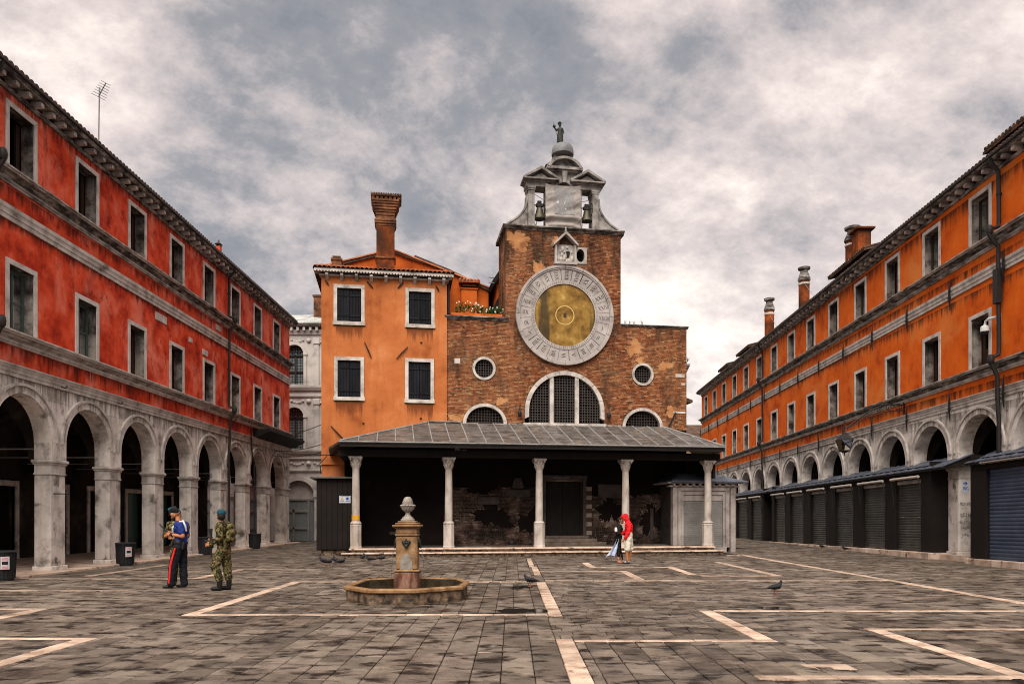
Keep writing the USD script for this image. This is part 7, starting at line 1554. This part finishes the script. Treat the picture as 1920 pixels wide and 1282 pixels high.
cloth(t, 'beret', [((HP(-.04, 0, .09), .085), (HP(.04, .02, .09), .08)), ((HP(.0, .05, .10), .06), (HP(.02, .07, .07), .05))], 'teal_felt', .03, 3)
cloth(t, 'hair', [((HP(-.035, 0, .02), .089), (HP(-.02, 0, .05), .087))], 'hair', .03, 2)
rifle(t, (-.30, -.32, 1.45), (.12, -.26, 1.0))
# --- lone soldier walking away to the left
t = thing('person', 'person in camouflage with teal beret, backpack and rifle, walking with head turned away', 'person', (-6.41, 16.56, .003))
HB, HP = head((-.05, 0, 1.625), (-.75, .66, 0))
torso = [(((.0, -.15, 1.42), .075), ((.03, .15, 1.42), .075)), (((.0, -.07, 1.34), .115), ((.02, .07, 1.34), .115)), (((.0, -.06, 1.32), .115), ((.02, .06, 1.06), .105)), (((.02, -.06, 1.04), .115), ((.02, .06, .93), .115))]
aN = [(-.0, -.21, 1.41), (.03, -.25, 1.14), (-.18, -.20, 1.04), (-.24, -.17, 1.01)]; aF = [(.02, .21, 1.41), (.0, .26, 1.15), (-.18, .12, 1.10), (-.24, .06, 1.10)]
lN = [(.02, -.09, .92), (-.13, -.11, .53), (-.03, -.11, .10)]; lF = [(.02, .09, .92), (.05, .10, .50), (.10, .09, .10)]
nk = [(((-.02, 0, 1.46), .058), ((-.045, 0, 1.56), .052))]
body_mesh(t, torso + nk + HB + bones_of(aN, (.062, .045, .034, .028)) + bones_of(aF, (.062, .045, .034, .028)) + bones_of(lN, (.09, .06, .043)) + bones_of(lF, (.09, .06, .043)), hand(aN[3], (-1, .2, -.1), (0, .3, 1)) + hand(aF[3], (-1, -.2, 0), (0, 0, 1)), 'tan_skin')
cloth(t, 'jacket', grow(torso[:3], .022) + [(((-.02, -.03, 1.47), .07), ((-.02, .03, 1.47), .07))] + bones_of(aN[:3], (.088, .070, .052)) + bones_of(aF[:3], (.088, .068, .052)), 'camouflage')
cloth(t, 'trousers', grow(torso[3:], .016) + bones_of([lN[0], lN[1], (-.04, -.11, .24)], (.118, .10, .082)) + bones_of([lF[0], lF[1], (.09, .09, .24)], (.118, .098, .08)), 'camouflage')
for l_ in (lN, lF): cloth(t, 'boot', [((l_[2][0:2] + (.30,), .064), (l_[2][0:2] + (.09,), .056)), ((l_[2][0:2] + (.05,), .05), ((l_[2][0] - .16, l_[2][1] - .01, .04), .038))], 'leather', .03, 2)
bp = part(t, 'backpack'); obj(bp, 'bag', MB().tm(solid([(((.16, -.10, 1.40), .07), ((.16, .10, 1.40), .07)), (((.19, -.10, 1.28), .085), ((.19, .10, 1.28), .085)), (((.18, -.10, 1.12), .08), ((.18, .10, 1.12), .08))], .03, 3)), 'camouflage', smooth=True)
obj(bp, 'strap', MB().tube([(.14, -.16, 1.46), (.02, -.22, 1.50), (-.08, -.20, 1.40), (-.08, -.16, 1.2), (.06, -.18, 1.06)], .018, 6), 'leather'); obj(bp, 'side_pocket', MB().tm(solid([(((.19, -.18, 1.26), .045), ((.19, -.18, 1.12), .045))], .03, 2)), 'camouflage', smooth=True)
cloth(t, 'beret', [((HP(-.045, 0, .085), .088), (HP(.03, .01, .09), .085)), ((HP(-.02, .05, .09), .065), (HP(.02, .07, .06), .05))], 'teal_felt', .03, 3); cloth(t, 'hair', [((HP(-.035, 0, .0), .09), (HP(-.03, 0, .04), .09))], 'hair', .03, 2)
rifle(t, (-.20, -.14, .72), (-.23, -.10, 1.36))
# --- couple by the steps
t = thing('person', 'person in bright red hooded jacket and pale knee length shorts, back half turned', 'person', (3.98, 25.85, .003))
HB, HP = head((-.08, .0, 1.575), (-.8, .45, -.45))
torso = [(((.03, -.13, 1.36), .075), ((.09, .14, 1.36), .075)), (((.04, -.06, 1.28), .115), ((.08, .06, 1.28), .115)), (((.06, -.06, 1.26), .115), ((.07, .06, 1.0), .105)), (((.07, -.06, .98), .11), ((.07, .06, .88), .115))]
aN = [(.05, -.19, 1.35), (.03, -.22, 1.08), (-.09, -.17, .88), (-.12, -.15, .83)]; aF = [(.09, .19, 1.35), (.02, .26, 1.12), (-.16, .20, 1.02), (-.22, .16, 1.02)]
lN = [(.05, -.08, .88), (-.02, -.09, .48), (.01, -.08, .09)]; lF = [(.09, .08, .88), (.14, .08, .48), (.08, .08, .09)]
nk = [(((.03, 0, 1.40), .058), ((-.05, 0, 1.51), .052))]
body_mesh(t, torso + nk + HB + bones_of(aN, (.06, .043, .032, .028)) + bones_of(aF, (.06, .043, .032, .028)) + bones_of(lN, (.09, .06, .042)) + bones_of(lF, (.09, .06, .042)), hand(aN[3], (-.5, .1, -.8), (-.8, 0, .5)) + hand(aF[3], (-1, -.2, 0), (0, 0, 1)), 'tan_skin')
cloth(t, 'hoodie', grow(torso[:3], .024) + bones_of(aN[:3], (.088, .072, .055)) + bones_of(aF[:3], (.088, .070, .055)), 'red_cloth')
cloth(t, 'hood', [((HP(-.04, 0, .03), .104), (HP(.02, 0, .035), .100)), ((HP(-.05, 0, -.05), .088), ((.03, 0, 1.42), .085)), (((.03, -.06, 1.42), .075), ((.06, .07, 1.42), .075))], 'red_cloth', .03, 4)
cloth(t, 'shorts', grow(torso[3:], .022) + bones_of([lN[0], (-.0, -.095, .50)], (.122, .108)) + bones_of([lF[0], (.135, .085, .50)], (.122, .105)), 'pale_shorts')
cloth(t, 'shoe', [(((.03, -.08, .05), .046), ((-.12, -.10, .035), .036))], 'shoe', .02, 2); cloth(t, 'shoe', [(((.10, .08, .05), .046), ((-.03, .06, .035), .036))], 'shoe', .02, 2)
t = thing('person', 'person in black jacket with a pale blue wrap blowing out, holding a white phone', 'person', (3.80, 26.15, .003))
HB, HP = head((.02, 0, 1.475), (.85, -.5, -.1))
torso = [(((-.05, -.10, 1.26), .07), ((-.05, .12, 1.26), .07)), (((-.05, -.05, 1.18), .105), ((-.05, .05, 1.18), .105)), (((-.06, -.05, 1.16), .10), ((-.06, .05, .96), .095)), (((-.07, -.06, .92), .11), ((-.07, .06, .82), .115))]
aN = [(-.06, -.16, 1.25), (-.09, -.20, 1.02), (-.16, -.26, 1.06), (-.18, -.27, 1.09)]; aF = [(-.04, .16, 1.25), (.04, .18, 1.02), (.14, .02, 1.0), (.18, -.02, 1.0)]
lN = [(-.07, -.07, .82), (-.08, -.08, .45), (-.09, -.07, .08)]; lF = [(-.07, .07, .82), (-.03, .07, .45), (.06, .07, .08)]
nk = [(((-.02, 0, 1.30), .05), ((.0, 0, 1.41), .046))]
body_mesh(t, torso + nk + HB + bones_of(aN, (.052, .040, .030, .026)) + bones_of(aF, (.052, .040, .030, .026)) + bones_of(lN, (.085, .056, .038)) + bones_of(lF, (.085, .056, .038)) + [(((-.09, -.07, .045), .034), ((-.0, -.12, .03), .026)), (((.06, .07, .045), .034), ((.14, .02, .03), .026))], hand(aN[3], (-.4, -.3, .7), (1, 0, .3)) + hand(aF[3], (.9, -.3, 0), (0, 0, 1)), 'skin')
cloth(t, 'jacket', grow(torso[:3], .026) + [(((-.08, -.06, .95), .12), ((-.08, .06, .80), .125))] + bones_of(aN[:3], (.078, .062, .05)) + bones_of(aF[:3], (.078, .062, .05)), 'black_cloth')
cloth(t, 'leggings', grow(torso[3:], .012) + bones_of([lN[0], lN[1], (-.09, -.07, .13)], (.10, .068, .046)) + bones_of([lF[0], lF[1], (.06, .07, .13)], (.10, .068, .046)), 'black_cloth')
cloth(t, 'hair', [((HP(-.05, 0, .02), .098), (HP(-.01, 0, .06), .09)), ((HP(-.07, 0, -.05), .07), ((-.07, .0, 1.28), .06))], 'hair', .03, 3)
for c_ in ((-.05, -.095, .012), (.10, .045, .012)): obj(t, 'sandal', MB().cbox(c_[0] - .10, c_[0] + .10, c_[1] - .045, c_[1] + .045, 0, .022, .008), 'sandal')
obj(t, 'phone', MB().cbox(-.245, -.165, -.325, -.31, 1.10, 1.24, .006), 'white_paint')
aa, hh = np.meshgrid(np.linspace(0, 1, 20), np.linspace(0, 1, 26))
wx = -.02 - .14 * aa - .40 * hh ** 1.25 * (.55 + .45 * aa) + .03 * np.sin(aa * 14) * hh; wy = -.12 + .16 * aa * 0 + .05 * np.sin(aa * 11 + hh * 4) - .03 * hh; wz = .84 - .62 * hh * (1.0 - .12 * np.sin(aa * 3)) - .05 * aa * hh
v, f = grid_mesh(np.stack([wx, wy, wz], -1), .012); obj(t, 'wrap', MB().add(v, f), 'blue_scarf', smooth=60)
v2 = v * [1, 1, 1] + [.0, .17, 0]; obj(t, 'wrap', MB().add(v2 * [.8, 1, 1] + [-.02, 0, 0], f), 'blue_scarf', smooth=60)
